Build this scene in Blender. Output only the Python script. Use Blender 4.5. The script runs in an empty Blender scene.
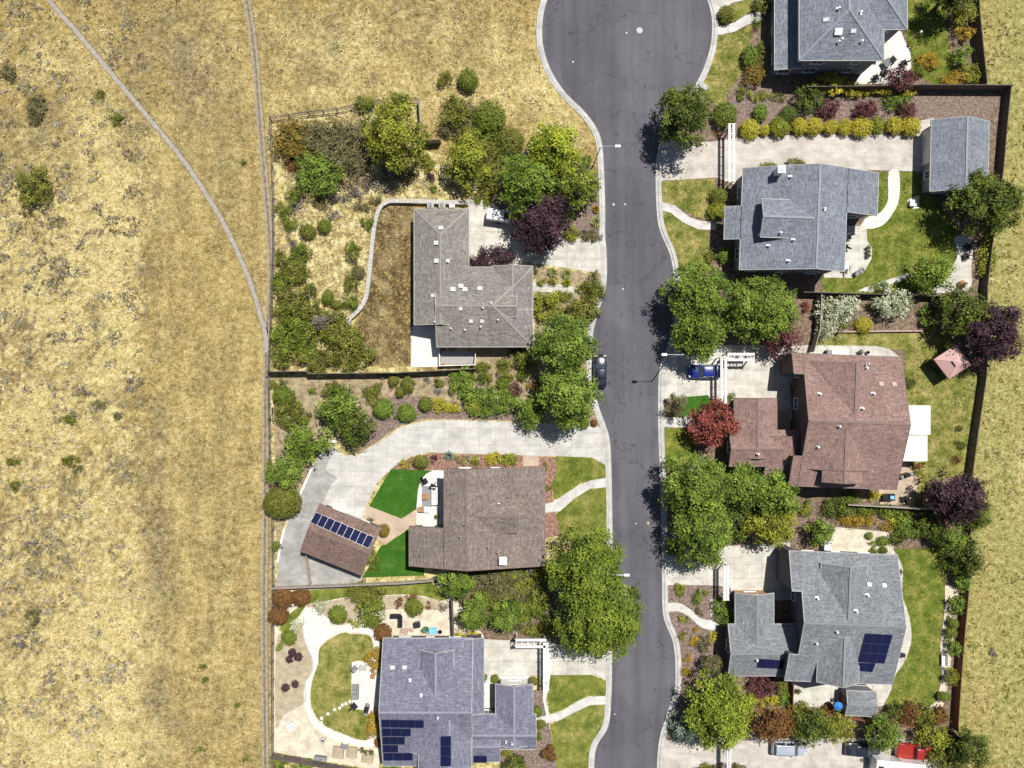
import bpy, math, random
import numpy as np
from mathutils import Vector, Matrix

# ---------------------------------------------------------------- frame of reference
# plan of the street, read off the photograph in its own pixels: 7.3 px to the metre on the ground,
# seen straight down by a drone 105 m up
S, H = 7.3, 105.0
random.seed(11)
RNG = np.random.default_rng(11)
COL = bpy.context.scene.collection
R = math.radians


def P(px, py, z=0.0):
    k = (H - z) / H
    return Vector(((px - 512) / S * k, (384 - py) / S * k, z))


# ---------------------------------------------------------------- materials
MATS = {}


class NT:
    def __init__(self, name, rough=0.9, spec=0.3):
        self.m = bpy.data.materials.new(name)
        self.m.use_nodes = True
        self.t = self.m.node_tree
        self.b = self.t.nodes['Principled BSDF']
        self.b.inputs['Roughness'].default_value = rough
        self.b.inputs['Specular IOR Level'].default_value = spec
        MATS[name] = self.m

    def n(self, typ, **kw):
        nd = self.t.nodes.new(typ)
        for k, v in kw.items():
            setattr(nd, k, v)
        return nd

    def l(self, a, b):
        self.t.links.new(a, b)

    def coord(self, which='Object', scale=None, rot=None):
        tc = self.n('ShaderNodeTexCoord')
        if scale is None and rot is None:
            return tc.outputs[which]
        mp = self.n('ShaderNodeMapping')
        if scale is not None:
            mp.inputs['Scale'].default_value = scale
        if rot is not None:
            mp.inputs['Rotation'].default_value = rot
        self.l(tc.outputs[which], mp.inputs['Vector'])
        return mp.outputs['Vector']

    def noise(self, vec, scale, detail=6, rough=0.6, dist=0.0):
        nd = self.n('ShaderNodeTexNoise')
        nd.inputs['Scale'].default_value = scale
        nd.inputs['Detail'].default_value = detail
        nd.inputs['Roughness'].default_value = rough
        nd.inputs['Distortion'].default_value = dist
        self.l(vec, nd.inputs['Vector'])
        return nd.outputs['Fac']

    def ramp(self, fac, stops):
        nd = self.n('ShaderNodeValToRGB')
        cr = nd.color_ramp
        while len(cr.elements) < len(stops):
            cr.elements.new(0.5)
        for e, (p, c) in zip(cr.elements, stops):
            e.position = p
            e.color = (c, c, c, 1) if isinstance(c, (int, float)) else (*c, 1)
        self.l(fac, nd.inputs['Fac'])
        return nd.outputs['Color']

    def mix(self, a, b, fac, mode='MIX'):
        nd = self.n('ShaderNodeMix', data_type='RGBA', blend_type=mode)
        for val, sock in ((fac, nd.inputs['Factor']), (a, nd.inputs['A']), (b, nd.inputs['B'])):
            if hasattr(val, 'links') or isinstance(val, bpy.types.NodeSocket):
                self.l(val, sock)
            elif isinstance(val, (int, float)):
                sock.default_value = val if sock.type == 'VALUE' else (val, val, val, 1)
            else:
                sock.default_value = (*val, 1)
        return nd.outputs['Result']

    def math(self, op, a, b=0.0, clamp=False):
        nd = self.n('ShaderNodeMath', operation=op, use_clamp=clamp)
        for v, s in ((a, nd.inputs[0]), (b, nd.inputs[1])):
            if isinstance(v, bpy.types.NodeSocket):
                self.l(v, s)
            else:
                s.default_value = v
        return nd.outputs[0]

    def attr(self, name):
        return self.n('ShaderNodeAttribute', attribute_name=name).outputs['Fac']

    def bump(self, height, dist=0.05, strength=1.0):
        nd = self.n('ShaderNodeBump')
        nd.inputs['Distance'].default_value = dist
        nd.inputs['Strength'].default_value = strength
        self.l(height, nd.inputs['Height'])
        self.l(nd.outputs['Normal'], self.b.inputs['Normal'])

    def color(self, c):
        if isinstance(c, bpy.types.NodeSocket):
            self.l(c, self.b.inputs['Base Color'])
        else:
            self.b.inputs['Base Color'].default_value = (*c, 1)


def plain(name, c, rough=0.6, metal=0.0, var=0.12, scale=3.0, spec=0.4):
    t = NT(name, rough, spec)
    f = t.noise(t.coord(), scale, 5)
    t.color(t.ramp(f, [(0.3, tuple(x * (1 - var) for x in c)), (0.7, tuple(min(1, x * (1 + var)) for x in c))]))
    t.b.inputs['Metallic'].default_value = metal
    return t.m


def soil(name, stops, scale=2.5, fine=14.0, bump=0.06, contrast=0.35, stretch=None):
    t = NT(name, 0.95, 0.1)
    v = t.coord('Object', stretch)
    c = t.ramp(t.noise(v, scale, 8, 0.72), [(0.5 + (p - 0.5) * 0.62, c) for p, c in stops])
    f = t.noise(v, fine, 5, 0.7)
    c = t.mix(c, t.ramp(f, [(0.37, 1 - contrast), (0.63, 1 + contrast * 0.6)]), 1.0, 'MULTIPLY')
    t.color(c)
    t.bump(f, bump)
    return t.m


def concrete(name, base, joint=1.9, dark=0.62, stain=0.24, rot=0.0):
    t = NT(name, 0.85, 0.25)
    v = t.coord('Object')
    n1 = t.noise(v, 0.5, 7, 0.68, 0.5)
    n2 = t.noise(v, 7.0, 6, 0.75)
    n4 = t.noise(t.coord('Object', (0.35, 1.3, 1)), 0.9, 5, 0.65)
    c = t.mix(base, t.ramp(n1, [(0.38, 1 - stain), (0.6, 1.04)]), 1.0, 'MULTIPLY')
    c = t.mix(c, t.ramp(n2, [(0.38, 0.84), (0.62, 1.06)]), 1.0, 'MULTIPLY')
    c = t.mix(c, t.ramp(n4, [(0.36, 0.86), (0.56, 1.0)]), 1.0, 'MULTIPLY')
    if joint:
        br = t.n('ShaderNodeTexBrick', offset=0.0, squash=1.0)
        br.inputs['Color1'].default_value = (1, 1, 1, 1)
        br.inputs['Color2'].default_value = (0.95, 0.94, 0.92, 1)
        br.inputs['Mortar'].default_value = (dark, dark, dark * 0.98, 1)
        br.inputs['Scale'].default_value = 1.0
        br.inputs['Mortar Size'].default_value = 0.026
        br.inputs['Brick Width'].default_value = joint
        br.inputs['Row Height'].default_value = joint
        t.l(t.coord('Object', None, (0, 0, rot)), br.inputs['Vector'])
        c = t.mix(c, br.outputs['Color'], 1.0, 'MULTIPLY')
    t.color(c)
    t.bump(n2, 0.008)
    return t.m


def shingle(name, a, b, mortar=0.6):
    t = NT(name, 0.92, 0.2)
    uv = t.coord('UV')
    br = t.n('ShaderNodeTexBrick', offset=0.5)
    br.inputs['Color1'].default_value = (*a, 1)
    br.inputs['Color2'].default_value = (*b, 1)
    br.inputs['Mortar'].default_value = (*[x * mortar for x in a], 1)
    br.inputs['Scale'].default_value = 1.0
    br.inputs['Mortar Size'].default_value = 0.016
    br.inputs['Bias'].default_value = 0.0
    br.inputs['Brick Width'].default_value = 0.42
    br.inputs['Row Height'].default_value = 0.17
    t.l(uv, br.inputs['Vector'])
    n = t.noise(t.coord('Object'), 3.2, 6, 0.8)
    n2 = t.noise(t.coord('Object'), 0.35, 5, 0.6)
    n5 = t.noise(t.coord('UV', (0.7, 4.2, 1)), 1.0, 5, 0.7)
    n6 = t.noise(t.coord('UV', (2.2, 0.25, 1)), 1.0, 4, 0.6)
    c = t.mix(br.outputs['Color'], t.ramp(n, [(0.38, 0.62), (0.62, 1.18)]), 1.0, 'MULTIPLY')
    c = t.mix(c, t.ramp(n2, [(0.36, 0.9), (0.64, 1.08)]), 1.0, 'MULTIPLY')
    c = t.mix(c, t.ramp(n5, [(0.36, 0.80), (0.62, 1.14)]), 1.0, 'MULTIPLY')
    c = t.mix(c, t.ramp(n6, [(0.36, 0.92), (0.62, 1.05)]), 1.0, 'MULTIPLY')
    t.color(c)
    t.bump(br.outputs['Fac'], 0.02, -1.0)
    return t.m


def leafmat(name, dark, light, alt=None, trans=0.12):
    t = NT(name, 0.62, 0.25)
    f = t.attr('tint')
    st = [(0.0, dark), (0.55, tuple((x * 0.45 + y * 0.55) for x, y in zip(dark, light))), (1.0, light)]
    c = t.ramp(f, st)
    if alt:
        c = t.mix(c, alt, t.ramp(t.noise(t.coord(), 0.9, 3, 0.5), [(0.5, 0.0), (0.66, 0.75)]))
    t.color(c)
    tr = t.n('ShaderNodeBsdfTranslucent')
    t.l(c, tr.inputs['Color'])
    mx = t.n('ShaderNodeMixShader')
    mx.inputs[0].default_value = trans
    t.l(t.b.outputs[0], mx.inputs[1])
    t.l(tr.outputs[0], mx.inputs[2])
    t.l(mx.outputs[0], t.t.nodes['Material Output'].inputs['Surface'])
    return t.m


# ground -----------------------------------------------------------
def field_material():
    t = NT('dry_field', 0.97, 0.05)
    v = t.coord()
    pale, brown, green = t.attr('pale'), t.attr('brown'), t.attr('green')
    n1 = t.noise(v, 0.22, 9, 0.7, 0.3)
    n2 = t.noise(v, 1.3, 10, 0.82, 0.15)
    n3 = t.noise(v, 4.2, 6, 0.8)
    straw = t.ramp(n2, [(0.36, (0.22, 0.165, 0.06)), (0.49, (0.475, 0.35, 0.125)), (0.62, (0.70, 0.56, 0.255))])
    wheat = t.ramp(n2, [(0.36, (0.38, 0.29, 0.10)), (0.49, (0.74, 0.60, 0.25)), (0.60, (0.92, 0.80, 0.44))])
    bare = t.ramp(n2, [(0.37, (0.13, 0.10, 0.05)), (0.49, (0.32, 0.25, 0.13)), (0.62, (0.53, 0.45, 0.28))])
    olive = t.ramp(n2, [(0.37, (0.17, 0.165, 0.045)), (0.49, (0.43, 0.40, 0.13)), (0.62, (0.67, 0.62, 0.28))])
    w = t.math('ADD', n1, -0.5)
    w = t.math('MULTIPLY', w, 2.6)
    c = t.mix(straw, bare, t.math('ADD', brown, w, True))
    c = t.mix(c, wheat, t.math('SUBTRACT', pale, w, True))
    c = t.mix(c, olive, t.math('ADD', green, t.math('MULTIPLY', w, 0.6), True))
    c = t.mix(c, t.ramp(n3, [(0.37, 0.5), (0.5, 0.98), (0.64, 1.3)]), 1.0, 'MULTIPLY')
    t.color(c)
    t.bump(t.math('ADD', t.math('MULTIPLY', n2, 1.0), t.math('MULTIPLY', n3, 0.35)), 0.42)
    return t.m


def asphalt():
    t = NT('asphalt', 0.9, 0.25)
    v = t.coord()
    n1 = t.noise(v, 0.16, 5, 0.6)
    n2 = t.noise(v, 9.0, 5, 0.7)
    c = t.ramp(n1, [(0.3, (0.098, 0.096, 0.110)), (0.7, (0.126, 0.123, 0.139))])
    c = t.mix(c, t.ramp(n2, [(0.3, 0.84), (0.7, 1.12)]), 1.0, 'MULTIPLY')
    # shrinkage cracks: warped cell edges that come and go
    wv = t.n('ShaderNodeTexNoise')
    wv.inputs['Scale'].default_value = 0.55
    wv.inputs['Detail'].default_value = 6
    t.l(v, wv.inputs['Vector'])
    mixv = t.n('ShaderNodeMix', data_type='VECTOR')
    mixv.inputs['Factor'].default_value = 0.82
    sub = t.n('ShaderNodeVectorMath', operation='SCALE')
    sub.inputs['Scale'].default_value = 5.0
    t.l(wv.outputs['Color'], sub.inputs[0])
    add = t.n('ShaderNodeVectorMath', operation='ADD')
    t.l(v, add.inputs[0])
    t.l(sub.outputs[0], add.inputs[1])
    vo = t.n('ShaderNodeTexVoronoi', feature='DISTANCE_TO_EDGE')
    vo.inputs['Scale'].default_value = 0.17
    t.l(add.outputs[0], vo.inputs['Vector'])
    line = t.ramp(vo.outputs['Distance'], [(0.0, 1.0), (0.006, 0.85), (0.012, 0.0)])
    mask = t.ramp(t.noise(v, 0.11, 4, 0.6), [(0.43, 0.0), (0.53, 1.0)])
    k = t.mix(line, mask, 1.0, 'MULTIPLY')
    c = t.mix(c, (0.03, 0.028, 0.034), t.math('MULTIPLY', k, 0.6))
    # wheel worn lanes run down the street, paler and smoother, with drips of oil between them
    lane = t.noise(t.coord('Object', (0.55, 0.03, 1)), 1.0, 4, 0.6)
    c = t.mix(c, t.ramp(lane, [(0.36, 0.88), (0.62, 1.12)]), 1.0, 'MULTIPLY')
    oil = t.noise(t.coord('Object', (1, 0.6, 1)), 1.1, 3, 0.5)
    c = t.mix(c, t.ramp(oil, [(0.66, 1.0), (0.74, 0.72)]), 1.0, 'MULTIPLY')
    patch = t.ramp(t.noise(v, 0.07, 2, 0.4), [(0.515, 1.0), (0.53, 1.09)])
    c = t.mix(c, patch, 1.0, 'MULTIPLY')
    t.color(c)
    t.bump(n2, 0.01)
    return t.m


def lawn_material(name, a, b, c3, dry=0.5, mow=0.0):
    t = NT(name, 0.95, 0.08)
    v = t.coord()
    n1 = t.noise(v, 0.55, 7, 0.68)
    n2 = t.noise(v, 5.0, 6, 0.75)
    n3 = t.noise(v, 15.0, 4, 0.7)
    c = t.ramp(n1, [(0.36, a), (0.36 + 0.26 * dry, b), (0.64, c3)])
    c = t.mix(c, t.ramp(n2, [(0.38, 0.7), (0.62, 1.2)]), 1.0, 'MULTIPLY')
    c = t.mix(c, t.ramp(n3, [(0.36, 0.75), (0.64, 1.2)]), 1.0, 'MULTIPLY')
    t.color(c)
    t.bump(t.math('ADD', n2, n3), 0.06)
    return t.m


def solar_material():
    t = NT('solar_glass', 0.10, 0.3)
    br = t.n('ShaderNodeTexBrick', offset=0.0)
    br.inputs['Color1'].default_value = (0.008, 0.010, 0.045, 1)
    br.inputs['Color2'].default_value = (0.010, 0.013, 0.055, 1)
    br.inputs['Mortar'].default_value = (0.03, 0.035, 0.085, 1)
    br.inputs['Mortar Size'].default_value = 0.008
    br.inputs['Brick Width'].default_value = 0.166
    br.inputs['Row Height'].default_value = 0.166
    br.inputs['Scale'].default_value = 1.0
    t.l(t.coord('UV'), br.inputs['Vector'])
    t.color(br.outputs['Color'])
    return t.m


field_material()
asphalt()
solar_material()
concrete('concrete_pale', (0.69, 0.66, 0.595), 1.9)
concrete('concrete_grey', (0.645, 0.63, 0.59), 2.1, 0.68, 0.2, 0.03)
concrete('concrete_warm', (0.64, 0.59, 0.535), 2.3, 0.84)
concrete('concrete_white', (0.80, 0.78, 0.73), 2.6, 0.9, 0.06)
concrete('walk_concrete', (0.69, 0.67, 0.63), 0)
concrete('kerb_concrete', (0.58, 0.57, 0.545), 0, stain=0.2)
concrete('paver_grey', (0.47, 0.465, 0.44), 0.35, 0.78, 0.3, 0.4)
concrete('paver_tan', (0.60, 0.47, 0.36), 0.5, 0.84, 0.14, 0.5)
soil('gravel_cream', [(0.3, (0.52, 0.45, 0.34)), (0.6, (0.72, 0.65, 0.52))], 0.8, 9, 0.03, 0.16)
soil('gravel_tan', [(0.3, (0.36, 0.30, 0.20)), (0.65, (0.52, 0.44, 0.31))], 1.0, 9, 0.04, 0.22)
soil('mulch', [(0.28, (0.145, 0.10, 0.085)), (0.5, (0.24, 0.175, 0.145)), (0.7, (0.36, 0.29, 0.25))], 3.0, 12, 0.06, 0.4)
soil('mulch_brown', [(0.28, (0.12, 0.085, 0.06)), (0.5, (0.22, 0.16, 0.115)), (0.7, (0.36, 0.28, 0.20))], 2.0, 10, 0.06, 0.4)
soil('mulch_red', [(0.28, (0.19, 0.095, 0.07)), (0.5, (0.31, 0.175, 0.13)), (0.7, (0.45, 0.31, 0.25))], 3.0, 12, 0.05, 0.35)
soil('bare_soil', [(0.28, (0.22, 0.165, 0.10)), (0.5, (0.38, 0.30, 0.185)), (0.72, (0.52, 0.43, 0.28))], 1.3, 8, 0.08, 0.3)
soil('weedy_soil', [(0.26, (0.17, 0.13, 0.05)), (0.42, (0.42, 0.33, 0.13)), (0.56, (0.68, 0.59, 0.28)), (0.74, (0.80, 0.73, 0.45))], 0.9, 7, 0.14, 0.36)
soil('dead_lawn', [(0.28, (0.20, 0.14, 0.05)), (0.5, (0.36, 0.27, 0.11)), (0.74, (0.60, 0.48, 0.21))], 0.8, 7, 0.14, 0.36)
soil('trail_brown', [(0.3, (0.26, 0.215, 0.16)), (0.7, (0.44, 0.385, 0.30))], 2.0, 9, 0.04, 0.3)
soil('verge_rut_shade', [(0.3, (0.15, 0.115, 0.07)), (0.7, (0.34, 0.27, 0.16))], 2.0, 9, 0.04, 0.3)  # verge dirt, also used for the dark strip painted as rut shadow
soil('trail_dirt', [(0.3, (0.31, 0.28, 0.235)), (0.7, (0.47, 0.43, 0.365))], 2.0, 9, 0.04, 0.25)
lawn_material('lawn_green', (0.095, 0.135, 0.020), (0.175, 0.210, 0.036), (0.32, 0.30, 0.080))
lawn_material('lawn_yellow', (0.115, 0.150, 0.025), (0.205, 0.228, 0.048), (0.38, 0.345, 0.11))
lawn_material('lawn_worn', (0.115, 0.14, 0.026), (0.225, 0.232, 0.056), (0.44, 0.37, 0.14), 0.4)
lawn_material('turf_green', (0.042, 0.125, 0.014), (0.06, 0.16, 0.02), (0.095, 0.195, 0.03), 0.8)
shingle('shingle_taupe', (0.255, 0.235, 0.215), (0.34, 0.315, 0.285))
shingle('shingle_brown', (0.235, 0.19, 0.168), (0.315, 0.26, 0.232))
shingle('shingle_rust', (0.305, 0.200, 0.175), (0.37, 0.248, 0.22))
shingle('shingle_rust_barn', (0.23, 0.155, 0.125), (0.275, 0.19, 0.16))
shingle('shingle_blue', (0.205, 0.205, 0.272), (0.265, 0.265, 0.342))
shingle('shingle_slate', (0.225, 0.25, 0.295), (0.295, 0.32, 0.37))
shingle('shingle_ash', (0.235, 0.25, 0.27), (0.30, 0.315, 0.335))
plain('ridge_taupe', (0.27, 0.25, 0.225)); plain('ridge_brown', (0.17, 0.135, 0.12)); plain('ridge_rust', (0.20, 0.14, 0.12))
plain('ridge_blue', (0.27, 0.27, 0.345)); plain('ridge_slate', (0.24, 0.26, 0.30)); plain('ridge_ash', (0.22, 0.235, 0.25))
plain('stucco_beige', (0.52, 0.45, 0.35), 0.9); plain('stucco_grey', (0.11, 0.112, 0.13), 0.9); plain('stucco_tan', (0.11, 0.09, 0.085), 0.9)
plain('stucco_slate', (0.22, 0.23, 0.26), 0.9)
plain('white_paint', (0.80, 0.79, 0.77), 0.5, 0, 0.03); plain('trim_grey', (0.46, 0.45, 0.44), 0.6); plain('trim_brown', (0.20, 0.15, 0.12), 0.6)
plain('panel_frame', (0.07, 0.08, 0.14), 0.4, 0.3); plain('white_metal', (0.82, 0.82, 0.81), 0.4, 0, 0.02); plain('galvanised', (0.62, 0.63, 0.64), 0.4, 0.5, 0.06)
plain('dark_metal', (0.035, 0.035, 0.038), 0.45, 0.3); plain('black_fabric', (0.022, 0.022, 0.026), 0.9); plain('grey_fabric', (0.27, 0.27, 0.28), 0.95)
plain('white_fabric', (0.78, 0.77, 0.75), 0.9, 0, 0.04); plain('blue_fabric', (0.05, 0.22, 0.62), 0.85); plain('sky_fabric', (0.20, 0.55, 0.78), 0.8)
plain('rose_canvas', (0.60, 0.38, 0.36), 0.9, 0, 0.06); plain('orange_canvas', (0.60, 0.34, 0.10), 0.9)
plain('fence_wood', (0.135, 0.112, 0.095), 0.9, 0, 0.35, 2.2); plain('fence_grey', (0.36, 0.32, 0.27), 0.9, 0, 0.25, 2.2); plain('fence_red', (0.22, 0.095, 0.055), 0.9, 0, 0.25, 2.2)
plain('cedar_wood', (0.40, 0.22, 0.11), 0.8, 0, 0.25); plain('tan_wood', (0.46, 0.36, 0.25), 0.8, 0, 0.2); plain('deck_wood', (0.45, 0.43, 0.41), 0.8, 0, 0.12)
plain('terracotta', (0.42, 0.17, 0.09), 0.85); plain('teal_glaze', (0.06, 0.20, 0.19), 0.4); plain('grey_plastic', (0.22, 0.23, 0.24), 0.5); plain('stone', (0.50, 0.48, 0.43), 0.95, 0, 0.3, 5)
plain('stone_pink', (0.46, 0.34, 0.28), 0.95, 0, 0.3, 5); plain('bark', (0.11, 0.08, 0.058), 0.95, 0, 0.3, 6); plain('bark_grey', (0.25, 0.22, 0.19), 0.95, 0, 0.25, 6)
plain('tyre_rubber', (0.018, 0.018, 0.018), 0.9); plain('rim_alloy', (0.5, 0.5, 0.52), 0.3, 0.9, 0.03)
plain('car_glass', (0.05, 0.06, 0.075), 0.08, 0, 0.05, 3, 0.8); plain('window_glass', (0.045, 0.055, 0.07), 0.06, 0, 0.05, 3, 0.8); plain('skylight_dome', (0.72, 0.72, 0.74), 0.3, 0, 0.03)
plain('lamp_lens', (0.75, 0.74, 0.70), 0.25); plain('tail_lens', (0.45, 0.02, 0.02), 0.25); plain('iron_cover', (0.48, 0.47, 0.46), 0.7, 0.1)
plain('garage_white', (0.70, 0.69, 0.67), 0.6, 0, 0.04); plain('garage_tan', (0.42, 0.24, 0.10), 0.6); plain('door_brown', (0.12, 0.06, 0.04), 0.5)
for nm, c in (('paint_navy', (0.008, 0.011, 0.03)), ('paint_blue', (0.008, 0.024, 0.22)), ('paint_silver', (0.42, 0.46, 0.54)), ('paint_black', (0.02, 0.024, 0.038)), ('paint_red', (0.34, 0.026, 0.016)), ('paint_white', (0.78, 0.78, 0.78))):
    m = plain(nm, c, 0.28, 0.0, 0.03, 3, 0.6)
    m.node_tree.nodes['Principled BSDF'].inputs['Coat Weight'].default_value = 0.5

LEAF = {
    'oak': ((0.042, 0.075, 0.008), (0.285, 0.365, 0.042), None),
    'lime': ((0.095, 0.14, 0.009), (0.54, 0.6, 0.056), None),
    'fresh': ((0.042, 0.082, 0.009), (0.30, 0.41, 0.060), None),
    'lawn': ((0.080, 0.115, 0.016), (0.345, 0.36, 0.080), None),
    'citrus': ((0.060, 0.095, 0.008), (0.42, 0.50, 0.056), None), 'thistle': ((0.20, 0.165, 0.11), (0.66, 0.60, 0.46), None),
    'oakgold': ((0.066, 0.08, 0.009), (0.44, 0.46, 0.052), None),
    'dark': ((0.024, 0.043, 0.007), (0.2, 0.25, 0.038), None),
    'olive': ((0.045, 0.056, 0.009), (0.3, 0.315, 0.05), None),
    'sage': ((0.085, 0.080, 0.035), (0.265, 0.240, 0.105), None),
    'ball': ((0.042, 0.068, 0.008), (0.285, 0.34, 0.044), None),
    'gold': ((0.17, 0.155, 0.012), (0.74, 0.66, 0.07), None),
    'amber': ((0.20, 0.125, 0.012), (0.60, 0.40, 0.05), None),
    'purple': ((0.014, 0.008, 0.012), (0.125, 0.062, 0.08), None),
    'plum': ((0.035, 0.012, 0.016), (0.24, 0.085, 0.09), None),
    'maple': ((0.07, 0.018, 0.014), (0.46, 0.13, 0.095), None),
    'rust': ((0.055, 0.024, 0.008), (0.33, 0.165, 0.052), None),
    'orange': ((0.115, 0.070, 0.012), (0.38, 0.26, 0.050), (0.16, 0.19, 0.04)),
    'grey': ((0.11, 0.095, 0.08), (0.34, 0.30, 0.26), None),
    'white': ((0.1, 0.13, 0.025), (0.86, 0.88, 0.66), None),
    'blue': ((0.075, 0.115, 0.085), (0.34, 0.42, 0.34), None),
    'spiky': ((0.13, 0.15, 0.03), (0.58, 0.60, 0.24), None),
    'meadow': ((0.095, 0.10, 0.022), (0.32, 0.31, 0.08), None),
    'straw': ((0.17, 0.115, 0.05), (0.90, 0.765, 0.45), None),
}
for k, (a, b, c) in LEAF.items():
    leafmat('leaf_' + k, a, b, c)


# ---------------------------------------------------------------- mesh builder
class MB:
    def __init__(s):
        s.v, s.f, s.m, s.uv = [], [], [], {}

    def add(s, verts, faces, mi=0, uvs=None):
        o = len(s.v)
        s.v += [tuple(v) for v in verts]
        for i, f in enumerate(faces):
            if uvs is not None and uvs[i] is not None:
                s.uv[len(s.f)] = uvs[i]
            s.f.append([o + j for j in f])
            s.m.append(mi)
        return s

    def box(s, x0, y0, z0, x1, y1, z1, mi=0, rz=0.0, c=None):
        vs = [(x0, y0, z0), (x1, y0, z0), (x1, y1, z0), (x0, y1, z0), (x0, y0, z1), (x1, y0, z1), (x1, y1, z1), (x0, y1, z1)]
        if rz:
            cx, cy = c if c else ((x0 + x1) / 2, (y0 + y1) / 2)
            cs, sn = math.cos(rz), math.sin(rz)
            vs = [(cx + (x - cx) * cs - (y - cy) * sn, cy + (x - cx) * sn + (y - cy) * cs, z) for x, y, z in vs]
        return s.add(vs, [(3, 2, 1, 0), (4, 5, 6, 7), (0, 1, 5, 4), (1, 2, 6, 5), (2, 3, 7, 6), (3, 0, 4, 7)], mi)

    def cbox(s, cx, cy, cz, sx, sy, sz, mi=0, rz=0.0):
        return s.box(cx - sx / 2, cy - sy / 2, cz - sz / 2, cx + sx / 2, cy + sy / 2, cz + sz / 2, mi, rz)

    def prism(s, poly, z0, z1, mi=0):
        n = len(poly)
        a = sum(poly[i][0] * poly[(i + 1) % n][1] - poly[(i + 1) % n][0] * poly[i][1] for i in range(n))
        if a < 0:
            poly = poly[::-1]
        vs = [(p[0], p[1], z0) for p in poly] + [(p[0], p[1], z1) for p in poly]
        fs = [list(range(n, 2 * n)), list(range(n - 1, -1, -1))] + [(i, (i + 1) % n, n + (i + 1) % n, n + i) for i in range(n)]
        return s.add(vs, fs, mi)

    def beam(s, p, q, w, h, mi=0, up=(0, 0, 1)):
        p, q = Vector(p), Vector(q)
        d = (q - p).normalized()
        u = Vector(up)
        if abs(d.dot(u)) > 0.99:
            u = Vector((1, 0, 0))
        r = d.cross(u).normalized()
        u = r.cross(d)
        vs = []
        for e in (p, q):
            for a, b in ((-1, -1), (1, -1), (1, 1), (-1, 1)):
                vs.append(e + r * (a * w / 2) + u * (b * h / 2))
        return s.add(vs, [(0, 1, 2, 3), (7, 6, 5, 4), (4, 5, 1, 0), (5, 6, 2, 1), (6, 7, 3, 2), (7, 4, 0, 3)], mi)

    def tube(s, pts, rad, seg=8, mi=0, cap=True):
        pts = [Vector(p) for p in pts]
        if not isinstance(rad, (list, tuple)):
            rad = [rad] * len(pts)
        rings = []
        for i, p in enumerate(pts):
            d = (pts[min(i + 1, len(pts) - 1)] - pts[max(i - 1, 0)]).normalized()
            a = Vector((0, 0, 1)) if abs(d.z) < 0.9 else Vector((1, 0, 0))
            r = d.cross(a).normalized()
            u = r.cross(d)
            rings.append([p + (r * math.cos(2 * math.pi * k / seg) + u * math.sin(2 * math.pi * k / seg)) * rad[i] for k in range(seg)])
        vs = [v for rg in rings for v in rg]
        fs = []
        for i in range(len(pts) - 1):
            for k in range(seg):
                k2 = (k + 1) % seg
                fs.append((i * seg + k, i * seg + k2, (i + 1) * seg + k2, (i + 1) * seg + k))
        if cap:
            fs.append(list(range(seg - 1, -1, -1)))
            fs.append([(len(pts) - 1) * seg + k for k in range(seg)])
        return s.add(vs, fs, mi)

    def lathe(s, prof, seg=14, mi=0, c=(0, 0)):
        vs, fs = [], []
        for r, z in prof:
            for k in range(seg):
                a = 2 * math.pi * k / seg
                vs.append((c[0] + r * math.cos(a), c[1] + r * math.sin(a), z))
        for i in range(len(prof) - 1):
            for k in range(seg):
                k2 = (k + 1) % seg
                fs.append((i * seg + k, i * seg + k2, (i + 1) * seg + k2, (i + 1) * seg + k))
        fs.append(list(range(seg - 1, -1, -1)))
        fs.append([(len(prof) - 1) * seg + k for k in range(seg)])
        return s.add(vs, fs, mi)


def build(name, mb, mats, parent=None, loc=None, world=False, bevel=0.0, smooth=False):
    me = bpy.data.meshes.new(name)
    off = Vector((0, 0, 0))
    if world:
        off = parent.location if parent is not None else (Vector(loc) if loc is not None else off)
    me.from_pydata([(v[0] - off[0], v[1] - off[1], v[2] - off[2]) for v in mb.v], [], mb.f)
    for m in ([mats] if isinstance(mats, str) else mats):
        me.materials.append(MATS[m])
    me.polygons.foreach_set('material_index', mb.m)
    if mb.uv:
        uv = me.uv_layers.new(name='UVMap')
        for fi, cs in mb.uv.items():
            for li, c in zip(me.polygons[fi].loop_indices, cs):
                uv.data[li].uv = c
    if smooth:
        me.polygons.foreach_set('use_smooth', [True] * len(me.polygons))
    me.update()
    o = bpy.data.objects.new(name, me)
    COL.objects.link(o)
    if parent is not None:
        o.parent = parent
    elif loc is not None:
        o.location = loc
    if bevel:
        b = o.modifiers.new('bevel', 'BEVEL')
        b.width, b.segments, b.limit_method = bevel, 2, 'ANGLE'
    return o


def tag(o, label=None, cat=None, group=None, kind=None):
    if label:
        o['label'] = label
    if cat:
        o['category'] = cat
    if group:
        o['group'] = group
    if kind:
        o['kind'] = kind
    return o


def thing(name, label, cat, loc=(0, 0, 0), rz=0.0, group=None):
    o = bpy.data.objects.new(name, None)
    o.empty_display_size = 0.3
    COL.objects.link(o)
    o.location = loc
    o.rotation_euler = (0, 0, rz)
    return tag(o, label, cat, group)


def copy_thing(root, loc, rz, label, group=None):
    r = root.copy()
    COL.objects.link(r)
    r.location, r.rotation_euler = loc, (0, 0, rz)
    r['label'] = label
    if group:
        r['group'] = group
    for ch in list(root.children):
        c = ch.copy()
        COL.objects.link(c)
        c.parent = r
        for g in list(ch.children):
            d = g.copy()
            COL.objects.link(d)
            d.parent = c
    return r


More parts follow.
